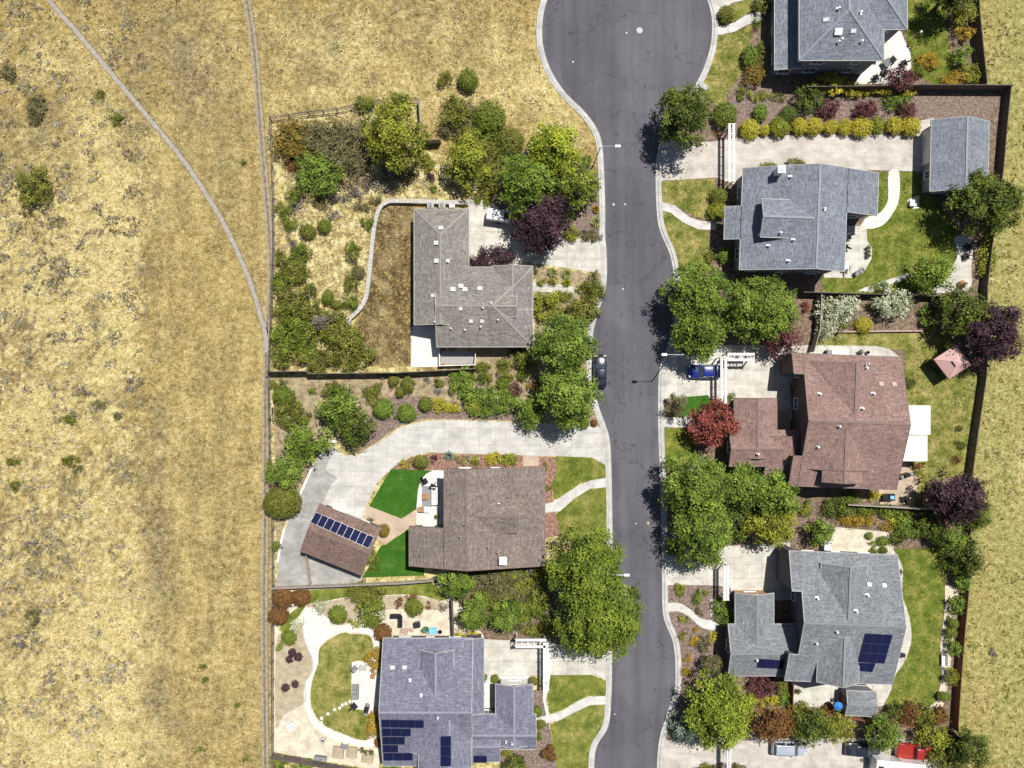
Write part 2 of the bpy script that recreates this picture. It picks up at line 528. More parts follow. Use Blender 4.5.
def catmull(pts, closed=False, n=6):
    pts = [Vector((p[0], p[1])) for p in pts]
    m = len(pts)
    out = []
    rng = range(m) if closed else range(m - 1)
    for i in rng:
        g = (lambda k: pts[k % m]) if closed else (lambda k: pts[min(max(k, 0), m - 1)])
        p0, p1, p2, p3 = g(i - 1), g(i), g(i + 1), g(i + 2)
        for j in range(n):
            t = j / n
            out.append(0.5 * ((2 * p1) + (p2 - p0) * t + (2 * p0 - 5 * p1 + 4 * p2 - p3) * t * t + (3 * p1 - p0 - 3 * p2 + p3) * t ** 3))
    if not closed:
        out.append(pts[-1])
    return out


def inside(poly, x, y):
    """vectorised point in polygon"""
    x, y = np.asarray(x), np.asarray(y)
    r = np.zeros(x.shape, bool)
    n = len(poly)
    for i in range(n):
        x0, y0 = poly[i][0], poly[i][1]
        x1, y1 = poly[(i + 1) % n][0], poly[(i + 1) % n][1]
        c = (y0 > y) != (y1 > y)
        with np.errstate(divide='ignore', invalid='ignore'):
            r ^= c & (x < (x1 - x0) * (y - y0) / (y1 - y0 + 1e-12) + x0)
    return r

# ================================================================ ground, street and paving
LK = [(582, -42), (566, -29), (553, -13), (545, 0), (540.6, 20), (541, 46), (549, 71), (563, 93), (582, 112), (594, 128), (600, 145), (602, 175), (603, 210), (603, 235), (604.6, 257), (604, 285), (597, 310), (591, 333), (590.5, 360),
      (591.5, 385), (596, 405), (604, 427), (607.5, 440), (609, 462), (610, 508), (610.5, 560), (610.5, 620), (610, 660), (609, 700), (606, 726), (595, 745), (592, 768), (592, 830)]
RK = [(672, -42), (688, -29), (701, -13), (709.5, 0), (714, 19), (713, 44), (706, 68), (698, 84), (688, 99), (675, 117), (664, 138), (658.5, 160), (657.8, 180), (658.5, 205), (660.5, 224), (665, 238), (671, 251), (675, 268),
      (676.5, 290), (675, 328), (669, 348), (662.5, 366), (660.5, 385), (660.5, 430), (662, 474), (663.5, 530), (664, 560), (664.5, 605), (667, 621), (674, 638), (677, 655), (677.5, 680), (675, 697), (667, 720), (661.5, 740), (659, 768), (658, 830)]
LKs, RKs = catmull(LK, n=5), catmull(RK, n=5)
cul = [(627 + 87 * math.cos(R(a)), 33 + 87 * math.sin(R(a))) for a in range(-62, -119, -8)]
road_px = [tuple(p) for p in LKs][::-1] + [tuple(p) for p in cul][::-1] + [tuple(p) for p in RKs]

lot_left = [(272, 121), (300, 116), (358, 108), (420, 103), (422, 150), (455, 158), (500, 150), (592, 168), (602, 175), (603, 240), (604, 285), (591, 333), (591, 385), (607, 440), (610, 520), (610, 660), (594, 745), (592, 830), (273, 830), (274, 586), (271, 452), (270, 372), (275, 250)]
lot_right = [(700, 84), (716, 40), (710, 0), (700, -60), (968, -60), (972, 21), (979, 89), (1004, 91), (997, 170), (987, 235), (981, 285), (980, 377), (972, 430), (966, 474), (963, 592), (959, 628), (952, 727), (962, 745), (975, 830), (658, 830), (661, 740), (677, 680), (677, 650), (665, 610), (661, 430), (662, 366), (676, 320), (675, 268), (659, 210), (659, 160), (675, 117)]
TRAIL_A = [(30, -30), (52, 4), (75, 30), (101, 61), (126, 91), (153, 123), (180, 156), (204, 191), (224, 224), (242, 262), (254, 293), (261, 318), (265.5, 336), (266.5, 352)]
TRAIL_B = [(243, -40), (247, 0), (252, 32), (256, 70), (259, 110), (263, 160), (267, 205), (270, 250), (270.5, 285), (268, 320), (266.5, 345), (265.5, 400), (265.3, 500), (264.3, 590), (264.5, 680), (265.5, 768), (266, 830)]


def near_path(px, py, path, d):
    r = np.zeros(px.shape, bool)
    for a, b in zip(path[:-1], path[1:]):
        ax, ay, bx, by = a[0], a[1], b[0], b[1]
        L = (bx - ax) ** 2 + (by - ay) ** 2
        t = np.clip(((px - ax) * (bx - ax) + (py - ay) * (by - ay)) / L, 0, 1)
        r |= (px - ax - t * (bx - ax)) ** 2 + (py - ay - t * (by - ay)) ** 2 < d * d
    return r


def vnoise(x, y, seed, oct=3):
    """value noise 0..1"""
    out, amp, tot = 0.0, 1.0, 0.0
    for o in range(oct):
        g = np.random.default_rng(seed + o).random((64, 64))
        xi, yi = np.floor(x).astype(int), np.floor(y).astype(int)
        fx, fy = x - xi, y - yi
        fx, fy = fx * fx * (3 - 2 * fx), fy * fy * (3 - 2 * fy)
        a = g[yi % 64, xi % 64] * (1 - fx) + g[yi % 64, (xi + 1) % 64] * fx
        b = g[(yi + 1) % 64, xi % 64] * (1 - fx) + g[(yi + 1) % 64, (xi + 1) % 64] * fx
        out = out + amp * (a * (1 - fy) + b * fy)
        tot += amp
        amp *= 0.55
        x, y = x * 2.07 + 7.3, y * 2.07 + 3.1
    return out / tot


def field_weights(px, py):
    """where the open land is pale wheat, bare brown or still a little green"""
    n = vnoise(px / 26, py / 26, 5)
    pale, brown, green = np.zeros_like(px), np.full_like(px, 0.12), np.zeros_like(px)

    def blob(x, y, rx, ry, w, arr):
        arr += w * np.exp(-(((px - x) / rx) ** 2 + ((py - y) / ry) ** 2) * 1.4)
    for x, y, rx, ry, w in [(45, 55, 42, 30, .9), (88, 120, 36, 55, .75), (112, 205, 36, 75, 1.0), (60, 300, 60, 50, .65), (120, 330, 22, 60, .8), (25, 200, 40, 40, .45), (100, 640, 60, 90, .75), (80, 740, 90, 50, .7), (40, 420, 50, 30, .55),
                            (330, 60, 60, 40, .5), (520, 75, 80, 45, .55), (560, 110, 40, 40, .5), (340, 95, 90, 14, .5), (470, 105, 60, 30, .5), (1000, 60, 30, 60, .5), (1010, 480, 40, 200, .5), (985, 690, 40, 70, .5), (200, 600, 60, 120, .25), (215, 380, 50, 60, .25)]:
        blob(x, y, rx, ry, w, pale)
    for x, y, rx, ry, w in [(40, 130, 45, 30, .6), (35, 255, 55, 26, .65), (25, 330, 50, 22, .6), (60, 555, 60, 40, .35), (150, 560, 40, 60, .45), (190, 60, 40, 90, .5), (150, 40, 50, 35, .45), (205, 480, 40, 50, .45), (215, 150, 40, 70, .45), (165, 700, 18, 90, .5), (320, 30, 60, 40, .5),
                            (430, 30, 60, 40, .3), (160, 450, 12, 60, .5), (230, 720, 40, 60, .35), (90, 480, 70, 40, .3), (30, 640, 50, 40, .45)]:
        blob(x, y, rx, ry, w, brown)
    # worn animal tracks contouring the rough west side
    q = vnoise(px / 34 + py / 80, py / 20 - px / 60, 51, 3)
    track = sum(np.clip(1 - np.abs(q - c_) * 30, 0, 1) for c_ in (0.34, 0.42, 0.5, 0.58, 0.66))
    pale += track * 1.3 * np.clip((150 - px) / 20, 0, 1) * np.clip((py - 170) / 60, 0, 1)
    q2 = vnoise(px / 13, py / 13, 61, 3)
    brown += np.clip((q2 - 0.54) * 6, 0, 1) * 0.7 * np.clip((165 - px) / 20, 0, 1)
    right = np.clip((px - 940) / 25, 0, 1)
    green += right * (0.8 + 0.9 * (vnoise(px / 9, py / 120, 99, 2) - 0.5))
    brown -= right * 0.25
    stripe = 0.5 + 0.5 * np.sin(px / 4.1 + 2.0 * vnoise(px / 90, py / 60, 9))
    pale += right * ((stripe - 0.5) * 0.3 + 1.9 * (vnoise(px / 7.5, py / 90, 95, 2) - 0.5))
    n2 = vnoise(px / 9, py / 9, 15)
    n3 = vnoise(px / 70, py / 70, 25)
    green += (n - 0.5) * 0.3
    pale += (n - 0.5) * 1.0 + (n2 - 0.5) * 0.9 + (n3 - 0.5) * 0.5
    brown += (n3 - 0.5) * 0.6 - (n2 - 0.5) * 0.5
    # the mown band beside the fence is smoother and warmer, striped by the mower
    edge = 158 + 8 * (vnoise(py / 40, py * 0 + 3.3, 71) - 0.5)
    mown = np.clip((px - edge) / 5, 0, 1) * np.clip((272 - px) / 4, 0, 1) * np.clip((py - 90) / 60, 0, 1)
    ns = 0.6 * vnoise(px / 8.5, py / 90, 81, 2) + 0.4 * vnoise(px / 5.5, py / 30, 83, 2)
    pale = pale * (1 - 0.75 * mown) + mown * (0.08 + 1.2 * (ns - 0.5))
    brown = brown * (1 - 0.5 * mown) + mown * (0.10 + 0.9 * (0.5 - ns))
    brown += 0.9 * np.exp(-((px - 66.5 - 1.5 * np.sin(py / 30)) / 1.6) ** 2) * np.clip((py - 585) / 12, 0, 1) * np.clip((775 - py) / 20, 0, 1) * (vnoise(px / 5, py / 14, 97) > 0.42)
    # a darker scuffed line follows the mower's outermost pass
    brown += 0.5 * np.exp(-((px - edge - 2) / 5) ** 2) * np.clip((py - 170) / 40, 0, 1) * vnoise(px / 6, py / 25, 91)
    pale -= right * 0.30
    brown -= 0.05
    return pale, brown, green


def ground_sheet():
    xs = np.concatenate([[-4000, -1500, -600, -250, -140], np.arange(-100, 100.1, 0.5), [140, 250, 600, 1500, 4000]])
    ys = np.concatenate([[-4000, -1500, -600, -250, -120], np.arange(-76, 76.1, 0.5), [120, 250, 600, 1500, 4000]])
    X, Y = np.meshgrid(xs, ys)
    px, py = 512 + X * S, 384 - Y * S
    Z = np.zeros_like(X)
    mask = ~inside(lot_left, px, py) & ~inside(lot_right, px, py) & ~inside(road_px, px, py)
    mask &= ~near_path(px, py, LKs, 12) & ~near_path(px, py, RKs, 12) & ~near_path(px, py, lot_left, 9) & ~near_path(px, py, lot_right, 9) & ~near_path(px, py, TRAIL_A, 9) & ~near_path(px, py, TRAIL_B, 9)
    mown = np.clip((px - 158) / 6, 0, 1) * np.clip((272 - px) / 4, 0, 1) * np.clip((py - 90) / 60, 0, 1)
    amp = (1 - 0.8 * mown) * np.where(px > 940, 0.3, 1.0) * np.where((px > 160) & (py < 130), 0.7, 1.0)
    lump = vnoise(X / 2.6 + Y / 9, Y / 1.7, 21, 4)
    Z = np.where(mask, amp * (0.75 * (lump - 0.36) + 0.25 * (vnoise(X / 0.9, Y / 0.9, 23, 2) - 0.4)), 0.0)
    Z = np.clip(Z, 0, 1)
    nx, ny = len(xs), len(ys)
    v = np.stack([X, Y, Z], -1).reshape(-1, 3)
    i = np.arange((nx - 1) * (ny - 1))
    a = (i // (nx - 1)) * nx + i % (nx - 1)
    f = np.stack([a, a + 1, a + nx + 1, a + nx], -1)
    me = bpy.data.meshes.new('ground')
    me.vertices.add(len(v)); me.vertices.foreach_set('co', v.astype(np.float32).ravel())
    me.loops.add(f.size); me.loops.foreach_set('vertex_index', f.ravel().astype(np.int32))
    me.polygons.add(len(f)); me.polygons.foreach_set('loop_start', (np.arange(len(f)) * 4).astype(np.int32))
    me.update(calc_edges=True)
    me.polygons.foreach_set('use_smooth', np.ones(len(f), bool))
    for nm, arr in zip(('pale', 'brown', 'green'), field_weights(px.ravel(), py.ravel())):
        me.attributes.new(nm, 'FLOAT', 'POINT').data.foreach_set('value', np.clip(arr, -1, 2).astype(np.float32))
    me.materials.append(MATS['dry_field'])
    o = bpy.data.objects.new('ground', me)
    COL.objects.link(o)
    tag(o, 'open dry grass land of straw and brown patches round the street', 'ground', kind='structure')
    return xs, ys, Z


GROUND = ground_sheet()

LAYER = [0]
LAWNS = []
HARD = []


def sheet(name, px_poly, mat, label, cat, z, smooth=False, n=5):
    poly = catmull(px_poly, True, n) if smooth else px_poly
    mb = MB()
    if mat.startswith('lawn_'):
        LAWNS.append([(q[0], q[1]) for q in poly])
    elif cat in ('path', 'patio', 'driveway', 'road'):
        HARD.append([(q[0], q[1]) for q in poly])
    LAYER[0] += 1
    z = z + (LAYER[0] % 40) * 0.00035
    mb.prism([tuple(P(p[0], p[1]).xy) for p in poly], -0.06, z)
    o = build(name, mb, mat)
    return tag(o, label, cat, kind='structure')


def strip(mb, path, a, b, z0, z1, mi=0):
    """a solid band along a pixel path, from offset a to b metres to its right"""
    pts = [P(p[0], p[1]).xy for p in path]
    n = len(pts)
    L, Rr = [], []
    for i in range(n):
        d = (pts[min(i + 1, n - 1)] - pts[max(i - 1, 0)]).normalized()
        nr = Vector((d.y, -d.x))
        L.append(pts[i] + nr * a)
        Rr.append(pts[i] + nr * b)
    vs = []
    for i in range(n):
        vs += [(*L[i], z0), (*Rr[i], z0), (*Rr[i], z1), (*L[i], z1)]
    fs = []
    for i in range(n - 1):
        p, q = i * 4, i * 4 + 4
        for k in range(4):
            fs.append((p + k, p + (k + 1) % 4, q + (k + 1) % 4, q + k))
    fs += [(0, 1, 2, 3), (q + 3, q + 2, q + 1, q)]
    mb.add(vs, fs, mi)


# lots first, then what lies on them
sheet('planting_bed', lot_left, 'weedy_soil', 'dry weedy soil of the lots between trail and street', 'soil', 0.012)
sheet('planting_bed', lot_right, 'mulch_brown', 'dark brown mulch under the houses between street and the open field beyond', 'soil', 0.013)
o = sheet('road', road_px, 'asphalt', 'grey cracked asphalt street ending in a round turning circle', 'road', 0.03)

for path, side, nm in ((LKs, -1, 'west'), (RKs, 1, 'east')):
    mb = MB()
    s = -side  # right of travel (down the page) is west on screen: outside for the left kerb
    strip(mb, path, *( (0.02, 0.24) if side == -1 else (-0.24, -0.02)), -0.05, 0.14)
    strip(mb, path, *((-0.30, 0.018) if side == -1 else (-0.018, 0.30)), -0.05, 0.042)
    strip(mb, path, *((0.242, 0.50) if side == -1 else (-0.50, -0.242)), -0.05, 0.09)
    o = build('kerb', mb, 'kerb_concrete')
    tag(o, 'pale concrete kerb and gutter along the ' + ('trail' if side == -1 else 'five garage') + ' side of the street', 'kerb', kind='structure')

for path, w, lab in ((TRAIL_A, 0.30, 'narrow grey footpath cutting diagonally across the dry field'), (TRAIL_B, 0.40, 'narrow double dirt track running beside the long west fence')):
    p = catmull(path, n=6)
    mb = MB()
    if path is TRAIL_A:
        strip(mb, p, -w, w, -0.05, 0.020)
        strip(mb, p, -w - 0.16, -w - 0.003, -0.05, 0.012, 1)  # dark strip beside the footpath: the rut's shadow, painted in as colour
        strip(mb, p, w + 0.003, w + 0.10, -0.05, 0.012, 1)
    else:
        strip(mb, p, -0.47, -0.14, -0.05, 0.019)
        strip(mb, p, 0.16, 0.48, -0.05, 0.019)
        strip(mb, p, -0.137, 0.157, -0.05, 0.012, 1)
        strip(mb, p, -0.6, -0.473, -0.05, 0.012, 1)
    o = build('path', mb, ['trail_dirt' if path is TRAIL_A else 'trail_brown', 'verge_rut_shade'])
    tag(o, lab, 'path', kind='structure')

D, E_, F_ = 0.030, 0.038, 0.046
# --- lot of the taupe-roofed house
sheet('lawn', [(372, 206), (385, 203), (420, 203), (440, 206), (445, 366), (414, 366), (366, 365), (352, 330), (365, 305), (371, 270)], 'dead_lawn', 'dead brown lawn between stone wall and taupe roofed house', 'lawn', 0.02, True, 3)
sheet('driveway', [(468, 205), (470, 198), (493, 203), (508, 222), (535, 236), (560, 238), (603, 241), (604, 274), (560, 267), (536, 264), (530, 272), (468, 272)], 'concrete_pale', 'pale concrete driveway leading to the taupe roofed house', 'driveway', E_)
sheet('path', [(530, 283), (560, 284), (574, 287), (574.5, 296), (565, 292.5), (530, 291.5)], 'concrete_pale', 'short pale path from the east side of the taupe roofed house', 'path', E_)
sheet('patio', [(411, 326), (440, 326), (440, 367), (411, 367)], 'concrete_white', 'white patio slab in the notch of the taupe roofed house', 'patio', E_)
sheet('planting_bed', [(478, 198), (508, 150), (540, 150), (590, 165), (602, 178), (602, 239), (560, 237), (520, 230), (495, 204)], 'mulch', 'mulched bed under the plum and lime trees by the street', 'soil', 0.022)
sheet('planting_bed', [(536, 267), (560, 269), (603, 276), (603, 287), (590, 333), (590, 395), (603, 428), (530, 421), (490, 420), (430, 419), (404, 424), (383, 438), (360, 452), (330, 440), (318, 460), (300, 495), (282, 530), (277, 560), (275, 470), (273, 378), (400, 376), (476, 372), (476, 350), (534, 348)], 'bare_soil', 'sandy planted slope between the taupe house and curved driveway', 'soil', 0.022)
sheet('planting_bed', [(380, 402), (420, 396), (470, 405), (520, 408), (530, 420), (430, 418.5), (400, 425), (372, 445), (362, 440)], 'mulch', 'strip of grey brown mulch above the curved driveway', 'soil', 0.027, True, 3)
# --- lot of the brown-roofed house
sheet('driveway', [(440, 420), (493, 421), (560, 424.5), (600, 427), (609, 440), (609.5, 466), (604, 464.5), (592, 457.5), (555, 456), (440, 453), (432, 452), (412, 456), (393, 467), (377, 483), (365, 510), (361, 521), (322, 505), (331, 485), (338, 478), (325, 470), (331, 456), (337, 452.5), (345, 455), (357.6, 455.7), (365, 450), (383, 440), (404, 426), (425, 421)], 'concrete_grey', 'wide curved grey driveway sweeping round to the rotated garage', 'driveway', E_)
sheet('patio', [(314.6, 463.5), (326, 443), (340, 451), (337, 453), (326, 469), (339, 479), (333, 487), (323, 505), (362, 521), (362, 584), (276, 586), (278.5, 564), (285, 529), (293, 512), (305, 480)][:-2] + [(299, 497)], 'paver_grey', 'mottled grey paved yard beside the garage with solar panels', 'patio', D)
sheet('path', [(366, 507), (368, 506), (401.5, 519), (416, 509), (418, 526), (408, 528.5), (385, 544.5), (380, 541), (361, 521)], 'paver_tan', 'tan paved path forking between two bright green turf panels', 'path', D)
sheet('lawn', [(391, 469), (433, 470.5), (424, 476), (419, 485), (417.5, 498), (416.5, 509), (401.5, 518.5), (369, 506)], 'turf_green', 'bright green turf panel beside the curved driveway', 'lawn', E_)
sheet('lawn', [(408.5, 529), (412, 566), (424, 567), (424, 575.5), (362.5, 577.5), (381, 545.5), (386, 544.5)], 'turf_green', 'bright green turf panel below the forked tan path', 'lawn', E_)
sheet('patio', [(433, 470.5), (447, 470.5), (447, 527), (416.5, 527), (416.7, 505), (418, 490), (421, 480), (426, 474)], 'concrete_white', 'white patio with lounge furniture against the brown roofed house', 'patio', F_)
sheet('planting_bed', [(412, 457), (432, 453.5), (525, 455), (540, 456), (540, 471), (391, 469.5), (400, 463)], 'mulch_red', 'narrow red mulch bed along the curved driveway', 'soil', 0.026)
sheet('planting_bed', [(540, 457), (555, 457), (557, 470), (552, 487), (553, 500), (556, 514), (562, 534), (540, 540)], 'mulch_red', 'red mulch strip along the street end of the brown roofed house', 'soil', 0.027)
sheet('path', [(523, 454), (539, 455), (539, 466), (523, 466)], 'paver_tan', 'small paved step between driveway and brown roofed house', 'path', D)
sheet('lawn', [(555.5, 456.3), (592, 457.8), (605, 465), (606, 478), (581, 483), (561, 496.5), (554, 500), (552.5, 485), (557, 469)], 'lawn_green', 'green lawn corner between curved driveway and curving walk', 'lawn', D)
sheet('lawn', [(606, 487), (590, 488.5), (575, 497.5), (561, 510.5), (556, 514), (561, 534), (590, 560), (607, 560), (609, 530), (607, 505)], 'lawn_yellow', 'yellowish lawn between curving walk and the biggest street tree', 'lawn', D)
sheet('path', [(540, 505), (553, 502), (565, 494), (581, 484), (592, 480), (608.5, 477.5), (609, 487), (590, 488.8), (575, 498), (560, 511), (540, 513.5)], 'walk_concrete', 'curving concrete walk to the brown roofed house', 'path', F_)
sheet('planting_bed', [(430, 578), (470, 565), (545, 560), (600, 560), (612, 600), (612, 662), (545, 640), (484, 640), (456, 640)], 'mulch_brown', 'shaded brown soil under the trees beside the brown roofed house', 'soil', 0.021)
# --- lot of the blue-roofed house
sheet('patio', [(275, 587), (440, 583), (456, 600), (484, 636), (484, 645), (384, 645), (379, 770), (274, 752)], 'gravel_cream', 'cream gravel yard west of the blue roofed house', 'gravel', 0.024)
sheet('lawn', [(306, 590), (345, 588), (400, 585.5), (432, 583), (440, 588), (449, 599), (440, 601), (424, 596), (400, 594), (375, 596), (345, 597), (325, 601), (307, 604), (296, 620), (286, 634), (279, 630), (284, 618), (300, 606)], 'lawn_green', 'thin green lawn ribbon along the fence of the gravel yard', 'lawn', D)
sheet('planting_bed', [(278, 636), (286, 636), (301, 622), (305, 640), (312, 658), (311, 673), (304.5, 683), (304.5, 702), (292, 710), (283, 716), (276, 727), (275, 680)], 'gravel_tan', 'tan soil bed with dark purple balls by the west fence', 'soil', D, True, 3)
sheet('planting_bed', [(305, 605), (325, 602), (350, 598), (385, 596), (420, 597), (446, 603), (450, 608), (430, 610), (392, 609), (365, 615), (352, 622), (338, 624), (320, 612)], 'gravel_tan', 'tan soil bed with low shrubs under the lawn ribbon', 'soil', D, True, 3)
sheet('patio', [(303, 612), (312, 607), (322, 614), (338, 626), (352, 624), (370, 622), (378, 636), (380, 655), (375, 642), (368, 634), (340, 632), (321, 645), (318, 663), (311, 684), (310.5, 706), (321, 724), (342, 734), (361, 741), (372, 738), (375, 746), (358, 745), (335, 740), (316, 728), (308, 716), (304, 700), (305, 684), (311, 672), (312, 659), (305, 644), (302, 628)], 'concrete_white', 'white concrete walk looping round the kidney shaped lawn', 'path', E_, True, 3)
sheet('lawn', [(340, 633.6), (352, 634), (369, 635.6), (373, 649), (367, 661), (353, 663), (352, 700), (356, 709), (367, 710), (370, 725), (369, 737), (361.5, 740), (342, 733), (322.4, 723.5), (311.7, 706), (311.7, 684), (318, 664), (320.5, 647)], 'lawn_worn', 'kidney shaped yellow green lawn ringed by white concrete', 'lawn', F_, True, 4)
sheet('patio', [(352, 662), (367, 662), (368, 668), (374, 671), (380, 676), (380, 711), (352, 709)], 'concrete_white', 'white patio slab between kidney lawn and the blue roofed house', 'patio', 0.052)
sheet('driveway', [(484, 639), (520, 641), (545, 641), (575, 648), (611, 655), (612, 684), (606, 679), (592, 674.6), (550, 675), (546, 690), (541, 676), (500, 676), (484, 678)], 'concrete_pale', 'pale driveway under the white trellis of the blue roofed house', 'driveway', E_)
sheet('patio', [(480, 676), (533, 676), (533, 690), (497, 690), (496, 715), (480, 715)], 'concrete_white', 'white entry court in the notch of the blue roofed house', 'patio', F_)
sheet('path', [(545, 640), (551, 641), (550.5, 674), (546, 700), (549, 715), (546.5, 716), (543, 700), (543.5, 674)], 'concrete_white', 'narrow white path under the white trellis beam', 'path', 0.055)
sheet('lawn', [(551, 675), (592, 675), (606, 681), (606, 695.5), (588, 696), (575, 702), (560, 711), (549.5, 713), (547.5, 700), (549, 688)], 'lawn_green', 'upper green lawn by the blue roofed house and its walk', 'lawn', D)
sheet('lawn', [(606, 704), (590, 705), (570, 714), (556, 722), (550, 725), (553, 742), (558, 775), (589, 775), (590, 758), (594, 744), (603, 729)], 'lawn_yellow', 'lower yellow green lawn by the blue roofed house and its walk', 'lawn', D)
sheet('path', [(534, 718), (550, 714.5), (562, 711), (577, 701), (590, 696.5), (609.5, 695.8), (609, 704), (590, 705), (573, 713), (560, 720), (548, 723), (534, 723)], 'walk_concrete', 'curving concrete walk crossing the lawns of the blue roofed house', 'path', F_)
sheet('planting_bed', [(532, 690), (546, 690), (549, 724), (558, 775), (500, 775), (500, 750), (534, 750)], 'mulch', 'grey mulch bed at the street end of the blue roofed house', 'soil', 0.026)
# --- the grey house by the turning circle
sheet('driveway', [(712, -20), (750, -20), (745, 0), (732, 3), (719, 14), (715.5, 20)], 'concrete_pale', 'corner of a pale driveway beside the turning circle', 'driveway', E_)
sheet('lawn', [(719, 14.5), (733, 4), (746, 0), (752, -2), (753, 10), (742, 17), (730, 23), (717, 26)], 'lawn_yellow', 'small lawn wedge between two walks by the turning circle', 'lawn', D)
sheet('path', [(715, 27), (734, 23), (745, 15.6), (760, 11.5), (763, 20), (747, 25), (734, 32), (715, 36)], 'walk_concrete', 'curving walk from the turning circle to the grey house', 'path', F_)
sheet('lawn', [(716, 36), (734, 32.5), (748, 25.5), (754, 24), (749, 43), (743.5, 58), (742, 72), (728, 92), (722, 108), (705, 100), (701, 84), (709, 66), (715, 48)], 'lawn_worn', 'worn sunlit lawn beside the turning circle', 'lawn', D)
sheet('planting_bed', [(743, 80), (800, 88), (826, 93), (915, 95), (994, 99), (990, 122), (915, 118), (906, 134), (757, 137), (714, 142), (725, 110)], 'mulch', 'reddish brown mulch bank above the long straight driveway', 'soil', 0.022)
sheet('lawn', [(905, -20), (945, -20), (946, 22), (950, 60), (955, 82), (935, 86), (914, 72), (911, 50), (904, 30)], 'lawn_green', 'side lawn east of the grey house by the turning circle', 'lawn', D)
sheet('patio', [(896, 30), (901, 32), (905, 42), (910, 53), (911, 68), (906, 78), (883, 84), (855, 84), (862, 70), (880, 45)], 'concrete_white', 'white curved patio at the back corner of the grey house', 'patio', E_)
# --- slate house and its drive
sheet('driveway', [(660.5, 181), (659, 165), (664, 146), (668, 140), (690, 143), (714, 141.5), (757, 136), (840, 134), (906, 135), (918, 121), (934, 118), (934, 172), (869, 170), (820, 180), (735, 185), (716, 177.5)], 'concrete_warm', 'long straight concrete driveway beside the slate roofed house', 'driveway', E_)
sheet('lawn', [(661.5, 181.5), (715, 178.5), (715, 189), (709.5, 198.6), (712, 220.5), (697, 217.5), (681, 208), (662, 201.5)], 'lawn_worn', 'upper worn lawn between long driveway and curving walk', 'lawn', D)
sheet('path', [(660, 201.5), (675, 205.5), (689, 217), (700.5, 221), (716, 221.6), (716, 230), (698.6, 229.4), (683, 222.6), (671, 213), (660, 210)], 'walk_concrete', 'curving concrete walk to the slate roofed house', 'path', F_)
sheet('lawn', [(661.5, 211), (671, 214), (683, 223.5), (698.6, 230), (708.5, 231), (709, 247), (706, 257), (714, 272), (677, 275), (674, 257), (665, 234)], 'lawn_worn', 'lower worn lawn beside the slate roofed house', 'lawn', D)
sheet('lawn', [(868, 172), (918, 172), (935, 200), (958, 228), (956, 255), (958, 275), (930, 290), (860, 294), (822, 294), (822, 276), (866, 270), (866, 228)], 'lawn_green', 'back lawn of the slate roofed house', 'lawn', 0.028)
sheet('path', [(888.5, 172), (899, 172), (899, 198.6), (893, 213), (884, 224), (875, 228), (864, 228.5), (866, 218), (877, 214.5), (884, 208), (888, 198)], 'concrete_white', 'white path curving from long driveway to the back patio', 'path', F_, True, 3)
sheet('patio', [(838, 226), (860, 226), (866, 217), (867, 241), (872, 248), (871.5, 259), (863, 273), (851, 278), (824, 277.5), (824, 268), (838, 267)], 'concrete_pale', 'pale patio with chairs behind the slate roofed house', 'patio', E_)
sheet('patio', [(954, 238), (966, 236), (973, 245), (971, 267), (971, 286), (958, 292), (930, 292), (944, 281), (950, 270), (957, 256)], 'concrete_pale', 'pale curved garden terrace under the dark oak', 'patio', E_, True, 3)
sheet('path', [(857, 291), (870, 285), (896, 277), (908, 273), (910, 276), (896, 283), (872, 292)], 'concrete_pale', 'short pale path by the fence below the slate roofed house', 'path', D)
sheet('patio', [(907, 200), (919, 195), (919, 208), (912, 209), (907, 205)], 'concrete_white', 'small white slab beside the slate roofed garage', 'patio', E_)
# --- rust-roofed house
sheet('planting_bed', [(815, 297), (955, 300), (946, 330), (815, 332)], 'mulch_brown', 'brown planting strip between two fences above the rust roofed house', 'soil', 0.025)
sheet('lawn', [(815, 334), (945, 333), (978, 378), (971, 428), (965, 474), (935, 480), (922, 500), (905, 470), (905, 350), (815, 346)], 'lawn_worn', 'patchy back lawn round the pink gazebo', 'lawn', 0.028)
sheet('patio', [(784, 347), (810, 345), (875, 346), (890, 349), (898, 356), (901, 372), (906, 420), (880, 420), (800, 400), (784, 372)], 'concrete_pale', 'pale concrete apron round the rust roofed house', 'patio', E_)
sheet('driveway', [(662, 366), (671, 348), (700, 345), (788, 345), (792, 420), (778, 430), (776, 400), (734, 400), (684, 397.5), (663, 399)], 'concrete_pale', 'pale driveway with the parked blue car', 'driveway', D)
sheet('lawn', [(684, 397), (708, 395), (712, 402), (700, 412), (691, 414), (680, 417.5), (672, 417)], 'turf_green', 'bright green lawn corner beside the red maple', 'lawn', D)
sheet('path', [(662, 417.5), (672, 417.5), (692, 418), (730, 420), (730, 428), (678, 427.5), (662, 427)], 'walk_concrete', 'straight concrete walk passing under the red maple', 'path', E_)
sheet('lawn', [(665, 428), (690, 428), (700, 460), (669, 472), (665, 470)], 'lawn_green', 'green lawn below the walk under the red maple', 'lawn', D)
sheet('patio', [(903, 462), (917, 464), (918, 490), (916.5, 506.5), (880, 504), (878, 480)], 'paver_tan', 'tan paved patio at the lower corner of the rust roofed house', 'patio', E_)
sheet('patio', [(776, 409), (790, 409), (790, 432), (776, 432)], 'paver_tan', 'small golden paved court between garage wing and tall wall', 'patio', 0.05)
